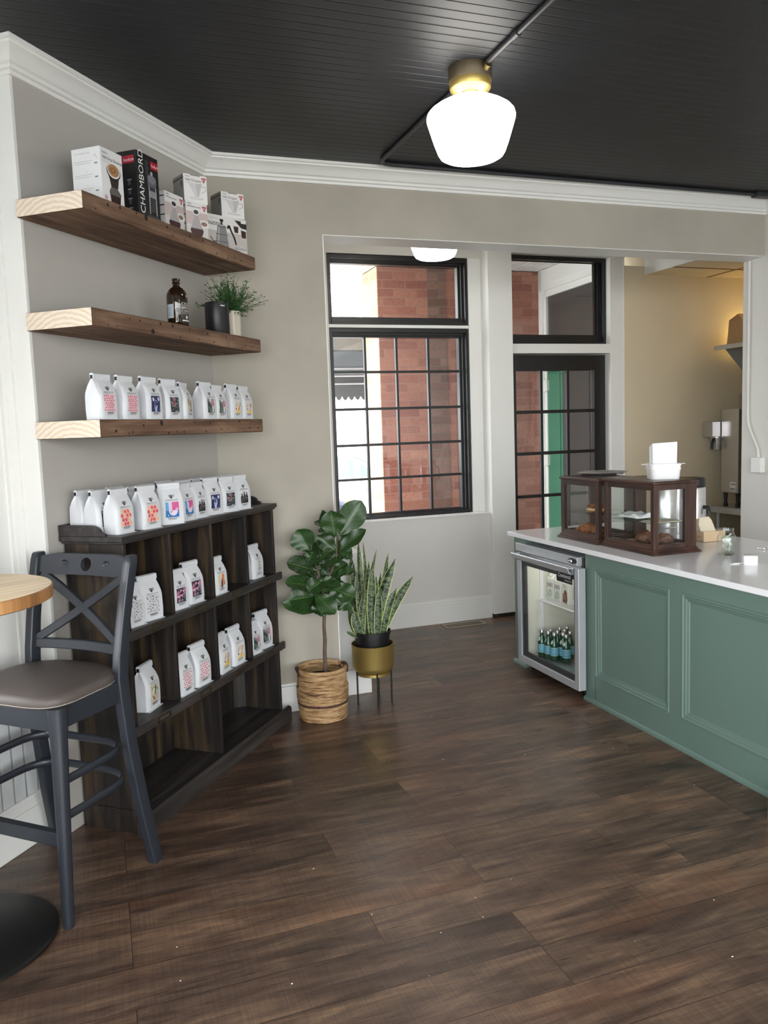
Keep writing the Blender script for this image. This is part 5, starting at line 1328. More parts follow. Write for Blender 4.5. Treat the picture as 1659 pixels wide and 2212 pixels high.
PC = (1.483, 4.500)
ps = thing('planter_stand', 'satin brass planter bowl on thin black legs', 'planter', (PC[0], PC[1], 0), R(-19.4))
MB().lathe([(0, 0.196), (0.10, 0.196), (0.108, 0.204), (0.120, 0.215), (0.1245, 0.235), (0.1265, 0.364), (0.1275, 0.367), (0.1245, 0.367), (0.1225, 0.24), (0.10, 0.215), (0, 0.213)], seg=56).build('bowl', M['brass'], ps, smooth=35)
mb = MB().lathe([(0.098, 0.180), (0.103, 0.180), (0.103, 0.1955), (0.098, 0.1955), (0.098, 0.180)], seg=48)
mb.build('bowl_ring', M['brass'], ps, smooth=35)
for a in (205, 283, 352, 75):
    t = R(a); c, s = math.cos(t), math.sin(t)
    MB().tube([(0.107 * c, 0.107 * s, 0.0), (0.1075 * c, 0.1075 * s, 0.21)], 0.0052, 8).build('stand_leg', M['iron'], ps, smooth=60)
sn = thing('snake_plant', 'snake plant with yellow edged banded leaves in a black nursery pot', 'plant', (PC[0], PC[1], 0), R(-19.4))
MB().lathe([(0, 0.222), (0.088, 0.222), (0.107, 0.424), (0.112, 0.426), (0.113, 0.446), (0.109, 0.446), (0.107, 0.41), (0, 0.408)], seg=48).build('nursery_pot', M['blackp'], sn, smooth=40)
MB().lathe([(0, 0.420), (0.1055, 0.416)], seg=32).build('soil', M['soil'], sn)
K2 = 0.000664
def SP(cx, cy, y=0.0):      # picture height 1330 is the soil
    return ((cx - 845 + 0.04 * (1330 - cy)) * K2, y, 0.415 + (1330 - cy) * K2)
snprof = lambda v: (0.55 + 0.45 * math.sin(PI * min(1, v * 0.95 + 0.08))) * (1 - max(0, (v - 0.80) / 0.20) ** 1.9) + 0.02
SL = [(770, 1330, 715, 472, 745, 900, 52, .02, .04), (790, 1330, 757, 482, 800, 900, 34, .04, .06), (800, 1330, 815, 650, 800, 990, 62, -.02, -.02), (850, 1330, 848, 700, 830, 1000, 72, -.05, -.05), (880, 1335, 880, 780, 850, 1050, 78, -.05, -.03), (835, 1330, 882, 560, 790, 920, 34, .05, .05), (925, 1325, 987, 590, 930, 960, 46, .02, .03),
      (875, 1335, 1052, 636, 880, 1050, 92, -.03, -.01), (935, 1325, 1215, 808, 985, 1120, 80, .0, .02), (945, 1320, 1062, 908, 950, 1110, 78, -.02, .0), (900, 1325, 920, 770, 905, 1040, 44, .03, .04), (705, 1310, 645, 1040, 650, 1180, 74, -.02, -.02), (745, 1320, 690, 1090, 690, 1200, 76, -.05, -.05), (730, 1325, 617, 1256, 680, 1300, 34, -.06, -.09),
      (930, 1325, 1035, 1060, 1010, 1180, 42, .04, .05), (785, 1325, 712, 870, 735, 1100, 62, .0, .0), (720, 1310, 642, 590, 690, 950, 60, .06, .07), (820, 1330, 700, 760, 720, 1050, 66, .03, .05), (895, 1335, 905, 900, 905, 1100, 66, -.06, -.06), (760, 1330, 790, 900, 740, 1100, 60, -.04, -.03)]
mb = MB()
for b0, b1, t0, t1, m0, m1, w, y0, y1 in SL:
    mid = SP(m0, m1, (y0 + y1) / 2); Bq = SP(b0, b1, y0)
    rr = math.hypot(Bq[0], Bq[1])
    if rr > 0.095: Bq = (Bq[0] * 0.095 / rr, Bq[1] * 0.095 / rr, Bq[2])
    leaf(mb, Bq, SP(t0, t1, min(y1, 0.07)), w * K2 * 1.12, (random.uniform(-.5, .5), -1, 0.05), 0, snprof, 8, 26, mid=mid, fold=-0.18, rnd=random.random(), twist=random.uniform(-.5, .5))
mb.build('foliage', M['snake'], sn, smooth=180)
# ------------------------------------------------------------------ service counter
def T0(loc): return Matrix.Translation((-loc[0], -loc[1], -loc[2]))
cl = (2.652, 4.868, 0.0); cu = thing('service_counter', 'sage green panelled service counter with a fridge bay at its far end', 'counter', cl); Q = T0(cl)
GR = M['green']
XF = 2.652
mb = MB()
pan = [(3.270, 3.915), (2.535, 3.180), (1.80, 2.445)]
zp0, zp1 = 0.157, 0.797
ys = [4.012] + [v for p in pan for v in (p[1], p[0])] + [1.55]
for a, b_ in zip(ys[0::2], ys[1::2]): mb.box(XF, XF + 0.02, b_, a, 0, 0.884, M=Q)
for y0, y1 in pan:
    mb.box(XF, XF + 0.02, y0, y1, 0, zp0, M=Q); mb.box(XF, XF + 0.02, y0, y1, zp1, 0.884, M=Q)
mb.box(XF + 0.0005, 3.30, 3.985, 4.012, 0, 0.884, M=Q); mb.box(3.30, 3.32, 1.55, 4.71, 0, 0.884, M=Q)
mb.box(3.58, 3.60, 1.55, 4.868, 0.1, 0.884, M=Q)
mb.build('counter_front', GR, cu, bevel=0.0015)
for y0, y1 in pan:
    rs = []
    for d, x in ((0, 0.0), (0.003, -0.004), (0.010, -0.0045), (0.014, 0.001), (0.026, 0.003), (0.030, 0.007), (0.040, 0.010), (0.043, 0.015)):
        rs.append([(XF + x, y1 - d, zp0 + d), (XF + x, y0 + d, zp0 + d), (XF + x, y0 + d, zp1 - d), (XF + x, y1 - d, zp1 - d)])
    MB().rings(rs, cap0=False, cap1=True, M=Q).build('counter_panel', GR, cu)
mb = MB().box(XF, 3.60, 4.712, 4.868, 0, 0.884, M=Q)
mb.build('counter_end', GR, cu, bevel=0.002)
prq = [(0, 0), (0, 0.026), (-0.006, 0.025), (-0.014, 0.018), (-0.018, 0.008), (-0.018, 0)]
mb = MB().prism([(XF + a, b_) for a, b_ in prq], 'y', 1.55, 4.012, M=Q); 
mb.build('toe_moulding', GR, cu, smooth=50)
MB().prism([(XF + a, b_) for a, b_ in prq], 'y', 4.712, 4.875, M=Q).build('toe_moulding', GR, cu, smooth=50)
wt = MB().box(2.617, 3.65, 1.55, 4.90, 0.8845, 0.914, M=T0((3.1, 3.2, 0.8845))).build('countertop', M['quartz'], None, (3.1, 3.2, 0.8845), bevel=0.003)
tag(wt, 'long white quartz countertop over the sage green counter', 'countertop')

# ------------------------------------------------------------------ glass door fridge
fl = (2.90, 4.36, 0.0); fr_ = thing('undercounter_fridge', 'stainless glass door undercounter fridge at the far end of the counter', 'fridge', fl); Q = T0(fl)
mb = MB()
mb.box(2.645, 3.25, 4.030, 4.046, 0.05, 0.850, M=Q); mb.box(2.645, 3.25, 4.686, 4.702, 0.05, 0.850, M=Q)
mb.box(3.235, 3.25, 4.046, 4.686, 0.05, 0.850, M=Q); mb.box(2.645, 3.235, 4.046, 4.686, 0.05, 0.10, M=Q); mb.box(2.66, 3.235, 4.046, 4.686, 0.80, 0.848, M=Q)
mb.build('fridge_body', M['gasket'], fr_, bevel=0.002)
mb = MB().box(2.612, 2.70, 4.036, 4.775, 0.800, 0.852, M=Q); mb.box(2.70, 3.2, 4.036, 4.702, 0.849, 0.853, M=Q)
mb.build('control_fascia', M['steel2'], fr_, bevel=0.003)
MB().prism([(4.165 - 0.044 + 0.044 * math.cos(t), 0.826 + 0.0165 * math.sin(t)) if abs(math.cos(t)) > 0.0 else (4.165, 0.8) for t in [2 * PI * i / 24 for i in range(24)]], 'x', 2.606, 2.613, M=Q @ Matrix.Translation((0, -0.04, 0))).build('thermostat', M['blackp'], fr_, bevel=0.001)
MB().text('36', 0.020, 0, 0, 0.819, 0, fn=lambda a, b_: (2.6052, 4.088 - a, b_), M=Q).box(2.6055, 2.606, 4.108, 4.112, 0.822, 0.830, M=Q).build('thermostat_digits', M['digit'], fr_)
mb = MB()     # liner, open towards the door
x0, x1, y0, y1, z0, z1 = 2.646, 3.20, 4.050, 4.682, 0.102, 0.798
mb.add([(x0, y0, z0), (x1, y0, z0), (x1, y0, z1), (x0, y0, z1), (x0, y1, z0), (x1, y1, z0), (x1, y1, z1), (x0, y1, z1)], [(0, 1, 2, 3), (5, 4, 7, 6), (1, 5, 6, 2), (0, 4, 5, 1), (3, 2, 6, 7)], M=Q)
mb.build('liner', M['liner'], fr_)
MB().box(2.66, 3.19, 4.06, 4.672, 0.103, 0.108, M=Q).build('floor_plate', M['steel'], fr_)
MB().tube([(2.72, 4.10, 0.787), (2.72, 4.63, 0.787)], 0.009, 8, M=Q).build('lamp_tube', M['fridgelamp'], fr_)
XD = 2.585; ya, yb, za, zb = 3.982, 4.712, 0.062, 0.794
mb = MB(); fw_, ft_ = 0.044, 0.05
mb.box(XD, XD + ft_, ya, ya + fw_, za, zb, M=Q); mb.box(XD, XD + ft_, yb - fw_, yb, za, zb, M=Q)
mb.box(XD, XD + ft_, ya + fw_, yb - fw_, za, za + fw_, M=Q); mb.box(XD, XD + ft_, ya + fw_, yb - fw_, zb - fw_, zb, M=Q)
dr = mb.build('fridge_door', M['steel2'], fr_, bevel=0.003)
mb = MB(); g0, g1, h0, h1 = ya + fw_, yb - fw_, za + fw_, zb - fw_; bw_ = 0.042
for a, b_, c, d_ in ((g0, g0 + 0.004, h0, h1), (g1 - bw_, g1, h0, h1), (g0, g1 - bw_, h0, h0 + bw_ * 0.7), (g0, g1 - bw_, h1 - 0.03, h1)): mb.box(XD + 0.012, XD + 0.03, a, b_, c, d_, M=Q)
mb.build('door_gasket', M['gasket'], dr)
MB().add([(XD + 0.010, g0, h0), (XD + 0.010, g1, h0), (XD + 0.010, g1, h1), (XD + 0.010, g0, h1)], [(0, 1, 2, 3)], M=Q).build('door_glass', M['caseglass'], dr)
MB().prism([(XD + 0.002, 0.792), (XD - 0.036, 0.797), (XD - 0.040, 0.792), (XD - 0.030, 0.765), (XD - 0.014, 0.752), (XD - 0.011, 0.755), (XD - 0.026, 0.770), (XD - 0.032, 0.789), (XD + 0.002, 0.784)], 'y', 4.035, 4.722, M=Q).build('door_handle', M['steel2'], dr, bevel=0.001)
mb = MB().box(XD + 0.0085, XD + 0.0095, 4.060, 4.232, 0.686, 0.755, col=rgb(22, 22, 26), M=Q)
mb.text('Continental', 0.034, 0, 0, 0.716, 0, rgb(226, 226, 228), fn=lambda a, b_: (XD + 0.0081, 4.146 - a, b_), M=Q, sx=0.86)
mb.text('REFRIGERATOR', 0.0105, 0, 0, 0.698, 0, rgb(226, 226, 228), fn=lambda a, b_: (XD + 0.0081, 4.105 - a, b_), M=Q)
mb.build('maker_plate', M['print'], dr)
mb = MB(); zs_ = 0.470
for x in (2.722, 3.14): mb.tube([(x, 4.06, zs_), (x, 4.672, zs_)], 0.005, 6, M=Q)
for i in range(26): 
    y = 4.075 + i * 0.0235; mb.tube([(2.722, y, zs_ + 0.005), (3.14, y, zs_ + 0.005)], 0.0022, 5, M=Q)
mb.build('wire_shelf', M['whitep'], fr_, smooth=60)
for y in (4.058, 4.674): MB().box(2.735, 2.760, y - 0.006, y + 0.006, 0.14, 0.75, M=Q).build('shelf_standard', M['whitep'], fr_)
for x, y in ((2.68, 4.06), (2.68, 4.67), (3.2, 4.06), (3.2, 4.67)): MB().lathe([(0.016, 0.0), (0.02, 0.008), (0.014, 0.012), (0.014, 0.051)], x, y, 14, cap0=True, M=Q).build('foot', M['iron'], fr_, smooth=40)

# bottles and cartons inside
wl = rgb(120, 184, 206); wr = rgb(206, 226, 232)
b0 = thing('water_bottle', 'x', 'bottle', (2.690, 4.580, 0.1085), 0, 'green water bottles in the fridge')
MB().lathe([(0, 0), (0.024, 0), (0.0268, 0.003), (0.0268, 0.092), (0.024, 0.108), (0.016, 0.128), (0.0118, 0.145), (0.0115, 0.163), (0, 0.163)], seg=28).build('bottle_glass', M['bottle'], b0, smooth=50)
MB().lathe([(0, 0.163), (0.0125, 0.163)], seg=6).lathe([(0.0148, 0.160), (0.0152, 0.176), (0.0135, 0.180), (0, 0.180)], seg=24, cap0=True).build('bottle_cap', M['steel'], b0, smooth=40)
mb = MB().lathe([(0.0272, 0.032), (0.0272, 0.086)], seg=28, col=wl)
mb.lathe([(0.0274, 0.083), (0.0274, 0.086)], seg=28, col=wr); mb.lathe([(0.0274, 0.032), (0.0274, 0.035)], seg=28, col=wr); mb.lathe([(0.0273, 0.035), (0.0273, 0.046)], seg=28, col=rgb(90, 166, 186))
for a0 in (PI * 1.02, 0.0):
    c3 = lambda u, v, a0=a0: (0.0276 * math.cos(a0 + u / 0.0276), 0.0276 * math.sin(a0 + u / 0.0276), v)
    mb.text('S.PELLEGRINO', 0.0072, 0, 0, 0.073, 0, rgb(32, 66, 110), fn=c3)
    mb.add([c3(0.003 * (1 if i % 2 else 0.45) * math.cos(PI * i / 5) - 0.010, 0.058 + 0.003 * (1 if i % 2 else 0.45) * math.sin(PI * i / 5)) for i in range(10)], [list(range(10))], 0, rgb(190, 40, 60))
    for k in range(2): mb.grid(lambda a, t: c3(-0.004 + 0.018 * a, 0.060 - 0.006 * k + 0.0012 * t), 6, 1, col=rgb(60, 110, 150))
def neck(a, t, k=1.0):
    z = 0.107 + 0.026 * t; r_ = 0.0250 - (z - 0.107) * 0.42
    aa = PI * 1.02 + (a - 0.5) * 0.9 * math.sqrt(max(0.02, 1 - (2 * t - 1) ** 2))
    return (r_ * 1.03 * math.cos(aa), r_ * 1.03 * math.sin(aa), z)
mb.grid(neck, 8, 8, col=rgb(214, 226, 220))
mb.build('bottle_label', M['print'], b0)
spots = [(2.690, 4.580), (2.706, 4.525), (2.716, 4.468), (2.758, 4.392), (2.770, 4.449), (2.763, 4.508), (2.747, 4.566), (2.822, 4.575), (2.822, 4.516), (2.880, 4.575), (2.827, 4.456)]
bl = ['green water bottle by the fridge wall at the far end of the front line', 'green water bottle second along the front line in the fridge', 'green water bottle foremost behind the fridge glass', 'green water bottle at the near end, beside the fridge door stile', 'green water bottle behind the foremost one, label half hidden',
      'green water bottle in the middle of the cluster, only cap and neck showing', 'green water bottle behind the first pair, only its cap showing', 'green water bottle in the third line near the far fridge wall', 'green water bottle in the third line at the middle of the cluster', 'green water bottle rearmost in the fridge, only its cap showing', 'green water bottle cut off by the fridge door stile in the third line']
b0['label'] = bl[0]
for (x, y), lab in list(zip(spots, bl))[1:]: dup(b0, (x, y, 0.1085), random.uniform(-.25, .25), lab)
for i, (y, lab, brown) in enumerate(((4.622, 'white carton with twist cap at the far end of the fridge shelf', 0), (4.530, 'white carton in the middle of the fridge shelf', 0), (4.435, 'white carton with brown picture at the near end of the fridge shelf', 1))):
    ct = thing('drink_carton', lab, 'carton', (2.815, y, 0.4775), R(6 - 4 * i), 'drink cartons on the fridge shelf')
    w = 0.034
    MB().rings([[(-w, -w, 0), (w, -w, 0), (w, w, 0), (-w, w, 0)], [(-w, -w, 0.135), (w, -w, 0.135), (w, w, 0.135), (-w, w, 0.135)], [(-w * 0.3, -w * 0.95, 0.165), (w, -w * 0.95, 0.165), (w, w * 0.95, 0.165), (-w * 0.3, w * 0.95, 0.165)]]).build('carton_body', mat('carton_card', rgb(230, 230, 224), 0.45), ct, bevel=0.002)
    MB().lathe([(0.0125, -0.004), (0.0125, 0.014), (0.011, 0.016), (0, 0.016)], seg=18, M=Matrix.Translation((-w * 0.55, 0.0, 0.153)) @ Matrix.Rotation(-0.6, 4, 'Y')).build('carton_cap', M['whitep'], ct, smooth=40)
    mb = MB(); xf = -w - 0.0006
    f = Face(mb, lambda u, v, k: (xf - k, 0.034 - u, v))
    if brown:
        f.poly([(0.006, 0.01), (0.05, 0.005), (0.062, 0.03), (0.055, 0.085), (0.03, 0.095), (0.012, 0.06)], rgb(120, 74, 56)); f.poly([(0.02, 0.03), (0.045, 0.03), (0.04, 0.06), (0.022, 0.062)], rgb(190, 110, 90))
        for k in range(5): f.rect(0.004, 0.022, 0.01 + 0.012 * k, 0.015 + 0.012 * k, rgb(70, 66, 64))
        f.rect(0.01, 0.04, 0.105, 0.125, rgb(80, 80, 80)); f.rect(0.013, 0.037, 0.108, 0.122, rgb(226, 226, 220))
    else:
        f.rect(0.004, 0.058, 0.082, 0.108, rgb(60, 60, 60)); f.rect(0.007, 0.055, 0.085, 0.105, rgb(226, 226, 220))
        for k in range(4): f.rect(0.011 + 0.011 * k, 0.017 + 0.011 * k, 0.088, 0.102, rgb(70, 70, 70))
        f.poly([(0.008, 0.02), (0.03, 0.01), (0.055, 0.03), (0.05, 0.06), (0.03, 0.07), (0.012, 0.05)], rgb(176, 190, 180)); f.poly([(0.02, 0.025), (0.04, 0.02), (0.045, 0.045), (0.03, 0.055)], rgb(206, 212, 204))
    g = Face(mb, lambda u, v, k: (-0.034 + u, -w - 0.0006 - k, v))
    for k in range(8): g.rect(0.03, 0.06 - 0.006 * (k % 3), 0.03 + 0.011 * k, 0.033 + 0.011 * k, rgb(176, 176, 170))
    mb.build('carton_print', M['print'], ct)

# ------------------------------------------------------------------ pastry display cases
def display_case(label, x0, x1, y0, y1, zt, back_open):
    loc = ((x0 + x1) / 2, (y0 + y1) / 2, 0.9145); Q = T0(loc)
    root = thing('display_case', label, 'display case', loc, 0, 'wooden pastry display cases')
    zb = 0.9145
    mb = MB()
    for d, za_, zb_ in ((0.020, 0, 0.008), (0.017, 0.008, 0.014), (0.010, 0.014, 0.020), (0.006, 0.020, 0.028)): mb.box(x0 - d, x1 + d, y0 - d, y1 + d, zb + za_, zb + zb_, M=Q)
    mb.build('base_moulding', M['oakh'], root, bevel=0.002)
    p = 0.030; zl = zt - 0.020
    for y in (y0, y1 - p): MB().box(x0, x0 + p, y, y + p, zb + 0.028, zl, M=Q).build('corner_post', M['oak'], root, bevel=0.0015)
    MB().box(x1 - 0.075, x1, y0, y0 + 0.024, zb + 0.028, zl, M=Q).build('corner_post', M['oak'], root, bevel=0.0015)
    MB().box(x1 - 0.075, x1, y1 - 0.024, y1, zb + 0.028, zl, M=Q).build('corner_post', M['oak'], root, bevel=0.0015)
    for z0_, z1_ in ((zb + 0.028, zb + 0.055), (zl - 0.030, zl)):
        MB().box(x0 + 0.002, x0 + 0.022, y0 + p, y1 - p, z0_, z1_, M=Q).build('rail', M['oakh'], root, bevel=0.001)
        MB().box(x1 - 0.022, x1 - 0.002, y0 + 0.024, y1 - 0.024, z0_, z1_, M=Q).build('rail', M['oakh'], root, bevel=0.001)
        MB().box(x0 + p, x1 - 0.075, y0 + 0.002, y0 + 0.02, z0_, z1_, M=Q).build('rail', M['oakh'], root, bevel=0.001)
        MB().box(x0 + p, x1 - 0.075, y1 - 0.02, y1 - 0.002, z0_, z1_, M=Q).build('rail', M['oakh'], root, bevel=0.001)
    MB().box(x0 + 0.01, x1 - 0.01, y0 + 0.01, y1 - 0.01, zb + 0.024, zb + 0.030, M=Q).build('case_floor', M['oakh'], root)
    mb = MB().box(x0 - 0.010, x1 + 0.010, y0 - 0.010, y1 + 0.010, zl, zt, M=Q)
    mb.build('lid', M['oakh'], root, bevel=0.007, bseg=3)
    mb = MB()
    def quad(a, b_, c, d_): mb.add([a, b_, c, d_], [(0, 1, 2, 3)], M=Q)
    za_, zb_ = zb + 0.05, zl - 0.026
    quad((x0 + 0.012, y0 + p - .002, za_), (x0 + 0.012, y1 - p + .002, za_), (x0 + 0.012, y1 - p + .002, zb_), (x0 + 0.012, y0 + p - .002, zb_))
    for y in (y0 + 0.011, y1 - 0.011): quad((x0 + p - .002, y, za_), (x1 - 0.073, y, za_), (x1 - 0.073, y, zb_), (x0 + p - .002, y, zb_))
    mb.build('glass_pane', M['caseglass'], root)
    zs_ = zb + 0.165
    MB().box(x0 + 0.015, x1 - 0.03, y0 + 0.014, y1 - 0.014, zs_, zs_ + 0.005, M=Q).build('glass_shelf', thin_glass('shelf_glass_' + str(len(bpy.data.materials)), (0.86, 0.93, 0.88, 1), 1.0), root)
    mb = MB()
    for y in (y0 + 0.008, y1 - 0.008): mb.add([(x0 - 0.0004, y + 0.003 * math.cos(t), zb + 0.165 + 0.003 * math.sin(t)) for t in [2 * PI * i / 10 for i in range(10)]], [list(range(10))], M=Q)
    mb.build('shelf_pin', M['iron'], root)
    return root
display_case('smaller dark wood pastry case at the far end of the white countertop', 2.770, 3.045, 4.052, 4.455, 1.306, True)
display_case('larger dark wood pastry case with a white tub on its lid', 2.785, 3.065, 3.560, 4.012, 1.314, True)
def lump(mb, c, r_, sd, sq=(1, 1, 0.8), amp=0.28, mi=0):
    bm = bmesh.new(); bmesh.ops.create_icosphere(bm, subdivisions=4, radius=1)
    vs = []
    for v in bm.verts:
        p = v.co.normalized(); k = 1 + amp * mnoise.noise(p * 2.6 + Vector((sd, 0, 0))) + amp * 0.5 * mnoise.noise(p * 6 + Vector((0, sd, 0)))
        vs.append((c[0] + p.x * k * r_ * sq[0], c[1] + p.y * k * r_ * sq[1], max(0.0, c[2] + p.z * k * r_ * sq[2])))
    fs = [[q.index for q in f.verts] for f in bm.faces]; bm.free()
    mb.add(vs, fs, mi)
def pastry(label, x, y, z, r_, sd, m, sq=(1, 1, .8), amp=.28):
    mb = MB(); lump(mb, (0, 0, r_ * sq[2] * 0.85), r_, sd, sq, amp)
    o = mb.build('pastry', m, None, (x, y, z), smooth=70); return tag(o, label, 'pastry', 'pastries in the display cases')
zf = 0.9145 + 0.0303
pastry('large craggy golden pastry at the front of the smaller case floor', 2.855, 4.285, zf, 0.046, 1.0, M['pastry'])
pastry('flatter golden pastry at the far side of the smaller case floor', 2.865, 4.365, zf, 0.040, 2.2, M['pastry'], (1.1, .9, .55))
pastry('golden pastry half behind the post of the smaller case', 2.865, 4.200, zf, 0.042, 3.7, M['pastry'], (1, 1, .7))
pastry('dark chocolate pastry at the front of the larger case floor', 2.900, 3.790, zf, 0.050, 5.1, M['pastry2'], (1, 1, .8))
pastry('dark chocolate pastry behind the front one in the larger case', 2.965, 3.700, zf, 0.046, 6.3, M['pastry2'], (1, 1, .75))
sl_ = thing('filled_pastry', 'flat pastry with pale filling on the glass shelf of the smaller case', 'pastry', (2.875, 4.225, 0.9145 + 0.1705))
mb = MB(); lump(mb, (0, 0, 0.010), 0.055, 8.0, (1, 1.25, .22), .2); mb.build('pastry_base', M['pastry'], sl_, smooth=70)
mb = MB(); lump(mb, (0, 0, 0.006), 0.053, 9.0, (1, 1.22, .24), .1); mb2 = MB().add([(x, y, z + 0.014) for x, y, z in mb.v], mb.f); mb2.build('pastry_filling', M['cream'], sl_, smooth=70)
mb = MB(); lump(mb, (0, 0, 0.012), 0.050, 4.0, (1, 1.2, .30), .3); mb2 = MB().add([(x, y, z + 0.026) for x, y, z in mb.v], mb.f); mb2.build('pastry_top', M['pastry'], sl_, smooth=70)
def sheet(label, name, m, x, y, z, w, d, amp, sd, cat='paper'):
    mb = MB(); mb.grid(lambda a, b_: ((a - .5) * w, (b_ - .5) * d, amp * (0.55 + 0.9 * mnoise.noise(Vector((a * 2.6 + sd, b_ * 2.6, sd)))) if 0 < a < 1 and 0 < b_ < 1 else amp * 0.2), 16, 16)
    o = mb.build(name, m, None, (x, y, z), smooth=60); s_ = o.modifiers.new('t', 'SOLIDIFY'); s_.thickness = 0.0006
    return tag(o, label, cat)
sheet('crumpled white liner sheet on the shelf of the larger case', 'liner_sheet', M['paperw'], 2.91, 3.865, 0.9145 + 0.1712, 0.16, 0.20, 0.035, 2.0)
sheet('flat parchment sheet at the near end of the larger case shelf', 'parchment_sheet', M['parch'], 2.92, 3.655, 0.9145 + 0.1712, 0.18, 0.14, 0.004, 5.0)
sheet('cardboard liner at the back of the larger case floor', 'card_liner', M['kraftlight'], 2.95, 3.89, zf + 0.0005, 0.13, 0.18, 0.003, 7.0)

# on the cases
tr2 = thing('round_tray', 'round stainless tray lying on the smaller pastry case', 'tray', (3.035, 4.385, 1.3065))
tr2.rotation_euler = (0, 0, 0)
MB().lathe([(0, 0.004), (0.125, 0.004), (0.135, 0.012), (0.150, 0.014), (0.157, 0.016), (0.160, 0.014), (0.157, 0.012), (0.150, 0.011), (0.135, 0.009), (0.125, 0.0), (0, 0.0)], seg=64).build('tray_dish', M['steel'], tr2, smooth=40)
tu = thing('plastic_tub', 'white lidless plastic tub on the larger pastry case', 'tub', (2.955, 3.700, 1.3145), R(-25))
rr_ = lambda k: [(x, y) for x, y in rrect(0.082 * k, 0.078 * k, 0.03 * k, 6)]
MB().rings([[(x, y, z) for x, y in rr_(k)] for k, z in ((0.90, 0.0), (0.93, 0.004), (1.0, 0.078), (1.05, 0.079), (1.06, 0.086), (1.0, 0.087), (0.96, 0.08), (0.90, 0.006))]).build('tub_body', M['whitep'], tu, smooth=40)
MB().rings([[(x, y, z) for x, y in rr_(k)] for k, z in ((1.0, 0.055), (1.025, 0.056), (1.025, 0.061), (1.0, 0.062))], cap0=False, cap1=False).build('tub_rim', M['whitep'], tu, smooth=30)
for sg in (-1, 1): MB().box(sg * 0.10 - 0.018, sg * 0.10 + 0.018, -0.012, 0.012, 0.080, 0.084).build('tub_tab', M['whitep'], tu, bevel=0.002)
bi = thing('paper_bag', 'stack of white paper bags standing in the plastic tub', 'paper bags', (2.955, 3.700, 1.3220), R(-25))
mb = MB()
for i in range(9):
    y = -0.040 + i * 0.0098; hgt = 0.190 - 0.006 * (i % 3) - 0.002 * i; x_ = random.uniform(-.003, .003)
    mb.add([(-0.062 + x_, y, 0), (0.062 + x_, y, 0), (0.062 + x_, y + 0.009, 0), (-0.062 + x_, y + 0.009, 0), (-0.066 + x_, y, hgt), (0.066 + x_, y + 0.002, hgt + 0.006), (0.066 + x_, y + 0.007, hgt + 0.006), (-0.066 + x_, y + 0.006, hgt)], [(3, 2, 1, 0), (4, 5, 6, 7), (0, 1, 5, 4), (1, 2, 6, 5), (2, 3, 7, 6), (3, 0, 4, 7)])
mb.build('bag_stack', M['paperw'], bi)
ap = thing('airpot', 'tall stainless coffee airpot behind the larger pastry case', 'airpot', (3.535, 4.160, 0.9145), R(200))
MB().lathe([(0, 0), (0.088, 0), (0.09, 0.01), (0.09, 0.285), (0.085, 0.295), (0, 0.295)], seg=40).build('pot_body', M['steel'], ap, smooth=40)
MB().lathe([(0.086, 0.295), (0.088, 0.30), (0.088, 0.345), (0.08, 0.355), (0, 0.357)], seg=40).build('pot_lid', M['blackp'], ap, smooth=40)
MB().tube([(0.0, 0.085, 0.17), (0.0, 0.115, 0.17), (0.0, 0.125, 0.13)], 0.014, 10).build('pot_spout', M['blackp'], ap, smooth=50)
MB().tube([(-0.089, 0.0, 0.28), (-0.118, 0, 0.26), (-0.122, 0, 0.17), (-0.116, 0, 0.14), (-0.089, 0, 0.13)], 0.009, 8).build('pot_handle', M['blackp'], ap, smooth=50)
ap2 = thing('urn', 'polished steel urn seen through the end glass of the larger case', 'urn', (3.28, 4.10, 0.9145))
MB().lathe([(0, 0), (0.075, 0), (0.078, 0.008), (0.078, 0.30), (0.07, 0.315), (0.03, 0.325), (0, 0.327)], seg=40).build('urn_body', M['steel'], ap2, smooth=40)
MB().lathe([(0.079, 0.06), (0.081, 0.065), (0.079, 0.07)], seg=40).build('urn_band', M['steel'], ap2, smooth=40)
kb = thing('kraft_box', 'open kraft card box with paper beside the larger pastry case', 'box', (3.322, 3.798, 0.9145), R(-4))
mb = MB(); t_ = 0.003
mb.box(0, 0.15, 0, t_, 0, 0.062); mb.box(0, 0.15, 0.15, 0.15 + t_, 0, 0.062); mb.box(0, t_, t_, 0.15, 0, 0.062); mb.box(0.15 - t_, 0.15, t_, 0.15, 0, 0.062); mb.box(0, 0.15, 0, 0.15, 0, t_)
mb.build('box_tray', M['kraftlight'], kb)
MB().box(-0.0006, -0.0004, 0.03, 0.11, 0.030, 0.033, col=rgb(110, 90, 66)).box(-0.0006, -0.0004, 0.05, 0.11, 0.020, 0.022, col=rgb(110, 90, 66)).build('box_print', M['print'], kb)
mb = MB()
for i in range(5):
    o_ = 0.012 * i
    mb.add([(0.008, 0.01 + o_, 0.005), (0.118, 0.01 + o_, 0.005), (0.112, 0.075 + o_, 0.118 - 0.004 * i), (0.095, 0.08 + o_, 0.140 - 0.004 * i), (0.03, 0.08 + o_, 0.136 - 0.004 * i), (0.008, 0.06 + o_, 0.10)], [(0, 1, 2, 3, 4, 5)])
o_ = mb.build('box_paper', M['parch'], kb); sm = o_.modifiers.new('t', 'SOLIDIFY'); sm.thickness = 0.0008

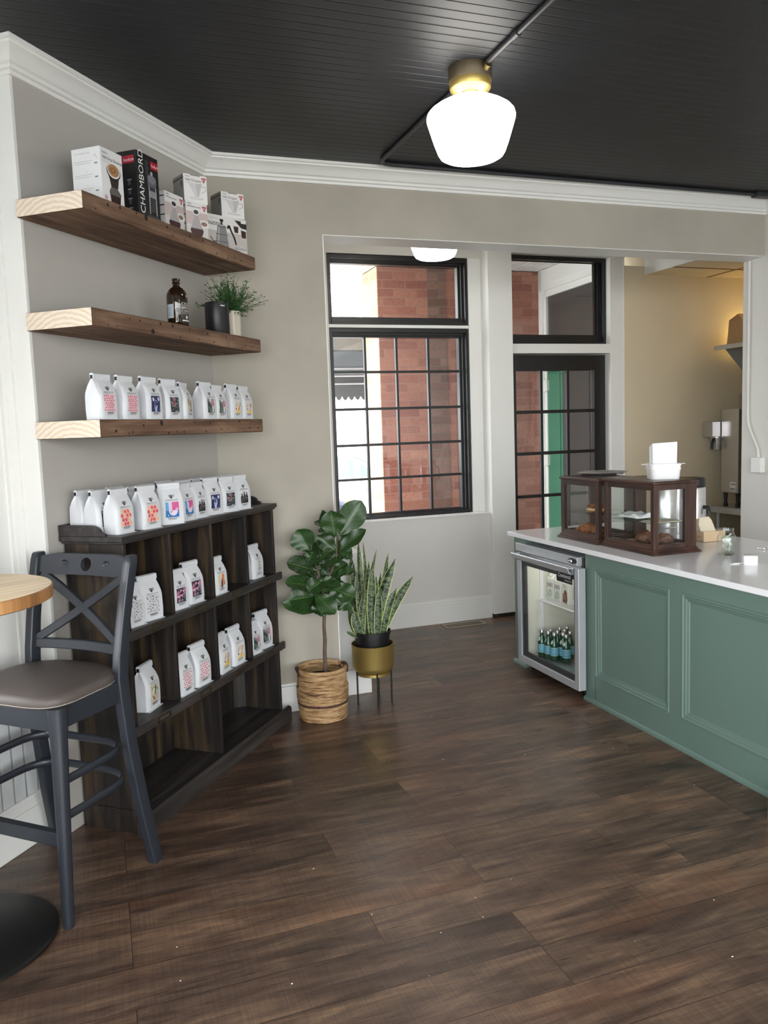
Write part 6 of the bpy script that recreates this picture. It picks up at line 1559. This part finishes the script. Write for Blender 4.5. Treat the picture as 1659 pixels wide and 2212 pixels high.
# tip jar
jl = (3.125, 3.402, 0.9145); jr = thing('mason_jar', 'clear mason jar with folded banknotes on the white countertop', 'jar', jl)
MB().lathe([(0, 0.003), (0.038, 0.003), (0.044, 0.008), (0.047, 0.02), (0.047, 0.09), (0.044, 0.105), (0.037, 0.114), (0.0355, 0.118), (0.0375, 0.120), (0.0375, 0.123), (0.0355, 0.125), (0.0365, 0.131), (0.0365, 0.141), (0.034, 0.142)], seg=44).build('jar_glass', M['jar'], jr, smooth=50)
MB().lathe([(0.0, 0.0), (0.040, 0.0), (0.044, 0.003), (0.046, 0.008)], seg=44).build('jar_base', M['jar'], jr, smooth=50)
MB().tube([(0.0366 * math.cos(2 * PI * i / 40), 0.0366 * math.sin(2 * PI * i / 40), 0.137 + 0.0) for i in range(40)], 0.0016, 6, closed=True).build('jar_lip', M['jar'], jr, smooth=50)
random.seed(21)
nm_ = mat('banknote_paper', rgb(176, 186, 170), 0.8, var=0.35, vscale=60)
for i in range(7):
    a, zc = i * 0.9, 0.022 + 0.011 * i
    nn = 10
    mb = MB(); sw = random.uniform(.012, .018); ln = random.uniform(.045, .058)
    mb.grid(lambda u, v: ((u - .5) * ln, (v - .5) * sw * 1.6, 0.006 * math.sin(v * 6 + i) + 0.003 * math.sin(u * 9 + i)), 10, 6)
    o_ = mb.build('banknote', nm_, None, (jl[0] + random.uniform(-.007, .007), jl[1] + random.uniform(-.007, .007), jl[2] + zc + 0.012)); o_.rotation_euler = (random.uniform(-.6, .6), random.uniform(-.9, .9), a)
    s_ = o_.modifiers.new('t', 'SOLIDIFY'); s_.thickness = 0.0006
    tag(o_, 'crumpled greenish banknote inside the mason jar', 'banknote', 'banknotes in the mason jar')
cr = thing('card_reader', 'small white square card reader on the white countertop', 'card reader', (3.010, 3.118, 0.9145), R(-32))
MB().rings([[(x * k, y * k, z) for x, y in rrect(0.033, 0.033, 0.010, 5)] for k, z in ((0.94, 0.0), (1, 0.004), (1, 0.040), (0.96, 0.046), (0.9, 0.047))]).build('reader_body', M['whitep'], cr, smooth=50)
MB().tube([(-0.03, 0.0, 0.006), (-0.05, 0.02, 0.002), (-0.07, 0.015, 0.002), (-0.05, -0.005, 0.002), (-0.09, -0.01, 0.002)], 0.0018, 6).build('reader_cord', M['whitep'], cr, smooth=60)
pn = thing('key_bunch', 'small bunch of dark keys at the near end of the countertop', 'keys', (3.415, 3.405, 0.9145), R(-30))
MB().tube([(0.014 * math.cos(2 * PI * i / 20), 0.014 * math.sin(2 * PI * i / 20), 0.010 + 0.004 * math.sin(2 * PI * i / 20)) for i in range(20)], 0.0016, 6, closed=True).build('key_ring', M['steel'], pn, smooth=60)
for a in (0.3, -0.5, 2.6):
    Mk = Matrix.Rotation(a, 4, 'Z')
    MB().prism([(0.012 + 0.010 + 0.010 * math.cos(t), 0.009 * math.sin(t)) for t in [2 * PI * i / 14 for i in range(14)]], 'z', 0.004, 0.009, M=Mk).box(0.03, 0.058, -0.003, 0.003, 0.005, 0.008, M=Mk).build('key', M['iron'] if a < 1 else M['steel'], pn)

# ------------------------------------------------------------------ kitchen beyond the opening
kc = thing('steel_counter', 'stainless kitchen counter against the beige kitchen wall', 'counter', (5.80, 5.5, 0)); Q = T0((5.80, 5.5, 0))
mb = MB().box(5.40, 6.195, 4.75, 6.13, 0.805, 0.812, M=Q); mb.box(5.40, 5.408, 4.75, 6.13, 0.755, 0.812, M=Q)
mb.box(6.18, 6.195, 4.75, 6.13, 0.812, 0.92, M=Q)
mb.build('counter_sheet', M['steel2'], kc, bevel=0.003)
MB().box(5.50, 6.19, 4.80, 6.12, 0.15, 0.160, M=Q).build('under_shelf', M['steel2'], kc)
for x, y in ((5.47, 4.82), (5.47, 6.06), (6.13, 4.82), (6.13, 6.06)): MB().lathe([(0.02, 0.0), (0.02, 0.806)], x, y, 12, M=Q).build('counter_leg', M['steel2'], kc, smooth=50)
bw2 = thing('coffee_brewer', 'tall stainless coffee brewer on the kitchen counter', 'coffee brewer', (5.57, 5.90, 0.8125)); Q = T0((5.57, 5.90, 0.8125))
MB().box(5.45, 5.70, 5.80, 6.01, 0.945, 1.712, M=Q).build('brewer_body', M['steel'], bw2, bevel=0.006)
MB().box(5.455, 5.70, 5.796, 5.80, 0.95, 1.705, M=Q).build('brewer_side', mat('shaded_steel_side', rgb(120, 118, 116), 0.4, 0.8), bw2)  # side turned from the light, painted as a darker copy of the steel
MB().box(5.35, 5.56, 6.015, 6.14, 1.46, 1.60, M=Q).build('brew_head', M['steel'], bw2, bevel=0.004)
MB().lathe([(0.045, 1.34), (0.06, 1.45), (0.07, 1.452), (0.07, 1.46)], 5.46, 6.075, 28, cap0=True, M=Q).build('brew_basket', M['steel'], bw2, smooth=40)
MB().tube([(5.40, 6.05, 1.44), (5.375, 6.04, 1.40), (5.372, 6.04, 1.345)], 0.014, 8, M=Q).build('basket_handle', M['blackp'], bw2, smooth=50)
for x, y in ((5.48, 5.83), (5.48, 5.98), (5.67, 5.83), (5.67, 5.98)): MB().lathe([(0.018, 0.8127), (0.022, 0.83), (0.014, 0.86), (0.02, 0.945)], x, y, 12, cap0=True, M=Q).build('brewer_foot', M['blackp'], bw2, smooth=50)
MB().box(5.449, 5.4498, 5.825, 5.895, 0.965, 1.045, col=rgb(226, 226, 226), M=Q).box(5.4484, 5.4489, 5.83, 5.88, 1.02, 1.03, col=rgb(120, 120, 120), M=Q).box(5.4484, 5.4489, 5.83, 5.89, 0.975, 0.99, col=rgb(150, 150, 150), M=Q).build('rating_label', M['print'], bw2)
MB().lathe([(0, 0), (0.008, 0)], seg=12, M=Q @ Matrix.Translation((5.535, 5.7948, 1.10)) @ Matrix.Rotation(PI / 2, 4, 'X')).build('indicator', M['led'], bw2)
ld = thing('lid_stack', 'nested stack of clear plastic lids on top of the brewer', 'lids', (5.60, 5.88, 1.7125))
lm = thin_glass('clear_plastic', (0.93, 0.94, 0.93, 1), 2.5, 0.15)
mb = MB()
for i in range(9): mb.lathe([(0.03, 0.014 + 0.016 * i), (0.045, 0.012 + 0.016 * i), (0.052, 0.002 + 0.016 * i), (0.056, 0.0 + 0.016 * i), (0.056, 0.003 + 0.016 * i)], seg=28)
mb.build('lids', lm, ld, smooth=40)
ws = thing('steel_shelf', 'stainless wall shelf with a triangular end bracket in the kitchen', 'shelf', (5.8, 5.6, 2.26)); Q = T0((5.8, 5.6, 2.26))
mb = MB().box(5.43, 6.195, 5.15, 6.09, 2.286, 2.292, M=Q); mb.box(5.43, 5.436, 5.15, 6.09, 2.252, 2.292, M=Q)
mb.build('shelf_sheet', M['steel2'], ws, bevel=0.002)
for y in (5.20, 6.0): MB().prism([(5.45, 2.286), (6.195, 2.286), (6.195, 1.60), (6.15, 1.60)], 'y', y, y + 0.006, M=Q).build('shelf_bracket', M['steel2'], ws)
pb = thing('kraft_bag', 'folded brown kraft bag on the kitchen wall shelf', 'paper bag', (5.60, 5.90, 2.2925), R(8))
MB().rings([[(-0.13, -0.085, 0), (0.13, -0.085, 0), (0.13, 0.085, 0), (-0.13, 0.085, 0)], [(-0.125, -0.08, 0.10), (0.127, -0.082, 0.10), (0.127, 0.08, 0.10), (-0.122, 0.078, 0.10)], [(-0.12, -0.075, 0.215), (0.125, -0.07, 0.215), (0.125, 0.07, 0.215), (-0.12, 0.07, 0.215)], [(-0.10, -0.02, 0.262), (0.12, -0.02, 0.262), (0.12, 0.0, 0.262), (-0.10, 0.0, 0.262)]]).build('bag_body', M['kraft'], pb, bevel=0.003)
MB().add([(-0.135, -0.085, 0.205), (0.13, -0.095, 0.21), (0.125, -0.012, 0.268), (-0.105, -0.012, 0.268)], [(0, 1, 2, 3)]).build('bag_flap', M['kraft'], pb)
pl_ = thing('added_panel_light', 'added unseen panel light brightening the kitchen from behind the white header', 'added light', (5.95, 5.15, 2.925))  # fixture added out of view to brighten the kitchen
MB().box(-0.22, 0.22, -0.30, 0.30, -0.012, -0.004).build('panel_diffuser', M['panel'], pl_)
MB().box(-0.24, 0.24, -0.32, 0.32, -0.004, 0.0).build('panel_frame', M['white'], pl_)
wl_ = thing('wall_light', 'warm bulb wall light in the kitchen behind the white jamb', 'wall light', (6.2, 6.04, 2.47))
MB().box(-0.02, 0, -0.05, 0.05, -0.05, 0.05).tube([(-0.02, 0, 0), (-0.3, 0, 0.0), (-0.34, 0, -0.03)], 0.008, 8).build('light_arm', M['brass'], wl_, bevel=0.003)
mb = MB(); lump(mb, (0, 0, 0), 0.034, 0, (1, 1, 1), 0); mb.v = [(x - 0.345, y, z - 0.085) for x, y, z in mb.v]
bm_ = bmesh.new(); bmesh.ops.create_uvsphere(bm_, u_segments=20, v_segments=12, radius=0.034)
mb = MB().add([(v.co.x - 0.345, v.co.y, v.co.z - 0.075) for v in bm_.verts], [[q.index for q in f.verts] for f in bm_.faces]); bm_.free()
mb.build('bulb', M['bulbwarm'], wl_, smooth=60)

# white conduit and outlet box on the right jamb
ec = thing('wall_conduit', 'white surface conduit curving down to a junction box on the white jamb', 'conduit', (4.5, 4.69, 1.3)); Q = T0((4.5, 4.69, 1.3))
MB().tube([(4.488, 4.687, 2.745), (4.488, 4.687, 1.66), (4.488, 4.682, 1.60), (4.488, 4.660, 1.54), (4.488, 4.610, 1.45), (4.488, 4.585, 1.40), (4.488, 4.58, 1.345)], 0.011, 10, M=Q).build('conduit_pipe', M['offwhite'], ec, smooth=60)
MB().box(4.455, 4.4995, 4.525, 4.620, 1.235, 1.345, M=Q).build('junction_box', M['white'], ec, bevel=0.006)
# floor register
fv = thing('floor_register', 'grey metal floor register in front of the white alcove wall', 'floor vent', (2.777, 5.975, 0.0))
mb = MB(); w, d_ = 0.18, 0.068
mb.box(-w, w, -d_, -d_ + 0.016, 0.0005, 0.006); mb.box(-w, w, d_ - 0.016, d_, 0.0005, 0.006); mb.box(-w, -w + 0.018, -d_, d_, 0.0005, 0.006); mb.box(w - 0.018, w, -d_, d_, 0.0005, 0.006)
mb.build('register_frame', mat('register_metal', rgb(168, 156, 138), 0.45, 0.2), fv, bevel=0.001)
mb = MB()
for i in range(28): x = -w + 0.026 + i * 0.0122; mb.box(x, x + 0.005, -d_ + 0.016, d_ - 0.016, 0.001, 0.0045)
mb.box(-w + 0.018, w - 0.018, -0.003, 0.003, 0.001, 0.005)
mb.build('register_slats', mat('register_slat', rgb(140, 128, 112), 0.5, 0.2), fv)
MB().box(-w + 0.01, w - 0.01, -d_ + 0.01, d_ - 0.01, 0.0002, 0.0008).build('register_void', M['blackp'], fv)
cre = thing('pine_crate', 'low pale pine crate standing against the counter at the photo edge', 'crate', (2.56, 2.30, 0))
mb = MB()
for x in (-0.070, 0.055): mb.box(x, x + 0.015, -0.165, 0.165, 0, 0.098)
mb.box(-0.055, 0.055, -0.165, -0.150, 0, 0.098); mb.box(-0.055, 0.055, 0.150, 0.165, 0, 0.098); mb.box(-0.055, 0.055, -0.15, 0.15, 0, 0.012)
mb.build('crate_side', M['pine'], cre, bevel=0.002)
random.seed(5)
mb = MB()
for i in range(46):
    x, y = random.uniform(-0.1, 2.5), random.uniform(1.7, 4.2)
    if x < 0.9 and y > 2.9: continue
    s = random.uniform(.0006, .0015); a = random.random() * 3
    mb.box(-s * 1.6, s * 1.6, -s, s, 0.0001, s, M=Matrix.Translation((x, y, 0)) @ Matrix.Rotation(a, 4, 'Z'))
cm = mb.build('floor_crumbs', M['paperw'], None); tag(cm, 'tiny pale crumbs scattered on the dark plank floor', 'crumbs', kind='stuff')

# ------------------------------------------------------------------ ceiling lamps and conduit
def lamp(label, x, y, zc):
    root = thing('schoolhouse_lamp', label, 'ceiling lamp', (x, y, zc), 0, 'schoolhouse ceiling lamps')
    MB().lathe([(0, 0), (0.092, 0), (0.092, -0.052), (0.089, -0.056), (0.0, -0.056)], seg=44).build('canopy', mat('bronze_canopy' + str(len(bpy.data.materials)), rgb(88, 78, 60), 0.45, 0.7), root, smooth=40)
    MB().lathe([(0.0, -0.056), (0.086, -0.056), (0.087, -0.080), (0.083, -0.086), (0.060, -0.094), (0.042, -0.100), (0.040, -0.106), (0.0, -0.106)], seg=44).build('brass_fitter', M['brass'], root, smooth=40)
    pr = [(0.034, -0.103), (0.050, -0.110), (0.085, -0.124), (0.120, -0.140), (0.150, -0.156), (0.172, -0.171), (0.183, -0.184), (0.1865, -0.197), (0.185, -0.211), (0.175, -0.243), (0.158, -0.296), (0.142, -0.338), (0.133, -0.352), (0.117, -0.361), (0.085, -0.367), (0.045, -0.370), (0.0, -0.371)]
    MB().lathe(pr, seg=56).build('glass_shade', M['lamp'], root, smooth=60)
    return root
lamp('lit white schoolhouse lamp hanging from the black ceiling', 1.575, 3.200, CZ - 0.0005)
lamp('lit white schoolhouse lamp in the window alcove, mostly hidden by the header', 2.265, 5.20, 3.1495)
lamp('lit white schoolhouse lamp farther back along the ceiling conduit', 1.60, 0.20, CZ - 0.0005)
lamp('lit white schoolhouse lamp near the street front', 1.60, -2.00, CZ - 0.0005)
cd = thing('ceiling_conduit', 'black painted conduit crossing the ceiling to the lit schoolhouse lamp', 'conduit', (1.60, 3.2, CZ)); Q = T0((1.60, 3.2, CZ))
zz = CZ - 0.0125
MB().tube([(1.605, -2.9, zz), (1.605, 3.112, zz)], 0.0115, 10, M=Q).build('conduit_run', M['conduit'], cd, smooth=60)
MB().tube([(1.59, 3.29, zz), (1.588, 4.30, zz), (1.592, 4.35, zz), (1.605, 4.38, zz), (1.63, 4.398, zz), (1.68, 4.405, zz), (4.30, 4.415, zz)], 0.0115, 10, M=Q).build('conduit_run', M['conduit'], cd, smooth=60)
for y in (2.86, 1.2): MB().tube([(1.605, y - 0.02, zz), (1.605, y + 0.02, zz)], 0.0150, 10, M=Q).build('conduit_coupling', M['conduit'], cd, smooth=60)
MB().box(4.26, 4.40, 4.385, 4.445, CZ - 0.03, CZ, M=Q).build('conduit_box', M['conduit'], cd, bevel=0.004)
mb = MB().tube([(1.605, 3.09, CZ - 0.02), (1.605, 3.125, CZ - 0.028)], 0.016, 10, M=Q); mb.build('conduit_connector', M['brassdark'], cd, smooth=60)

# ------------------------------------------------------------------ daylight, camera
w = bpy.data.worlds.new('overcast_sky'); scene.world = w; w.use_nodes = True
nt = w.node_tree; nt.nodes.clear()
out = nt.nodes.new('ShaderNodeOutputWorld'); bg = nt.nodes.new('ShaderNodeBackground')
tc = nt.nodes.new('ShaderNodeTexCoord'); sep = nt.nodes.new('ShaderNodeSeparateXYZ'); nt.links.new(tc.outputs['Generated'], sep.inputs[0])
r = ramp(nt, [(0.0, (0.55, 0.56, 0.57, 1)), (0.48, (0.75, 0.77, 0.79, 1)), (0.52, (0.97, 0.985, 1.0, 1)), (1.0, (0.88, 0.94, 1.0, 1))])
mp = nt.nodes.new('ShaderNodeMath'); mp.operation = 'MULTIPLY_ADD'; mp.inputs[1].default_value = 0.5; mp.inputs[2].default_value = 0.5
nt.links.new(sep.outputs['Z'], mp.inputs[0]); nt.links.new(mp.outputs[0], r.inputs['Fac'])
nt.links.new(r.outputs['Color'], bg.inputs['Color']); bg.inputs['Strength'].default_value = 10.0
nt.links.new(bg.outputs[0], out.inputs[0])
def portal(name, loc, rot, sx, sy):
    l = bpy.data.lights.new(name, 'AREA'); l.shape = 'RECTANGLE'; l.size = sx; l.size_y = sy; l.cycles.is_portal = True
    o = bpy.data.objects.new(name, l); COL.objects.link(o); o.location = loc; o.rotation_euler = rot; return o
c = A(0.45, -2.66, 1.85); portal('window_portal', c, (PI / 2, 0, ROTA), 4.2, 2.2)
c = A(-1.72, 0.3, 1.75); portal('front_portal', c, (PI / 2, 0, ROTA + PI / 2), 5.7, 2.45)
portal('alcove_portal', (2.4, 6.36, 1.95), (PI / 2, 0, PI), 1.2, 2.1)
# portals shine along their local -z, so turn each towards the room
for o in list(COL.objects):
    if o.name.endswith('_portal'):
        tgt = Vector((1.6, 2.5, 1.6)) - o.location
        nloc = (o.rotation_euler.to_matrix() @ Vector((0, 0, -1)))
        if nloc.dot(tgt) < 0: o.rotation_euler.z += PI

cam = bpy.data.cameras.new('camera'); co = bpy.data.objects.new('camera', cam); COL.objects.link(co); scene.camera = co
yaw, pit, rol = R(19.409), R(5.978), R(-1.966)
fwd = Vector((math.sin(yaw) * math.cos(pit), math.cos(yaw) * math.cos(pit), -math.sin(pit)))
rt = Vector((math.cos(yaw), -math.sin(yaw), 0)); up = rt.cross(fwd)
r2 = rt * math.cos(rol) + up * math.sin(rol); u2 = up * math.cos(rol) - rt * math.sin(rol)
mtx = Matrix((r2, u2, -fwd)).transposed().to_4x4(); mtx.translation = (0, 0, 1.65)
co.matrix_world = mtx
cam.sensor_fit = 'VERTICAL'; cam.sensor_height = 36.0; cam.sensor_width = 27.0; cam.lens = 1741.2 / 2212 * 36.0
cam.clip_start = 0.02; cam.clip_end = 200
vs_ = scene.view_settings
vs_.view_transform = 'Standard'; vs_.look = 'None'; vs_.exposure = 0.0; vs_.gamma = 1.0; vs_.use_curve_mapping = False
cy = scene.cycles
cy.max_bounces = 10; cy.diffuse_bounces = 5; cy.glossy_bounces = 4; cy.transparent_max_bounces = 16; cy.transmission_bounces = 6
cy.caustics_reflective = False; cy.caustics_refractive = False; cy.sample_clamp_indirect = 6.0
cy.use_denoising = True
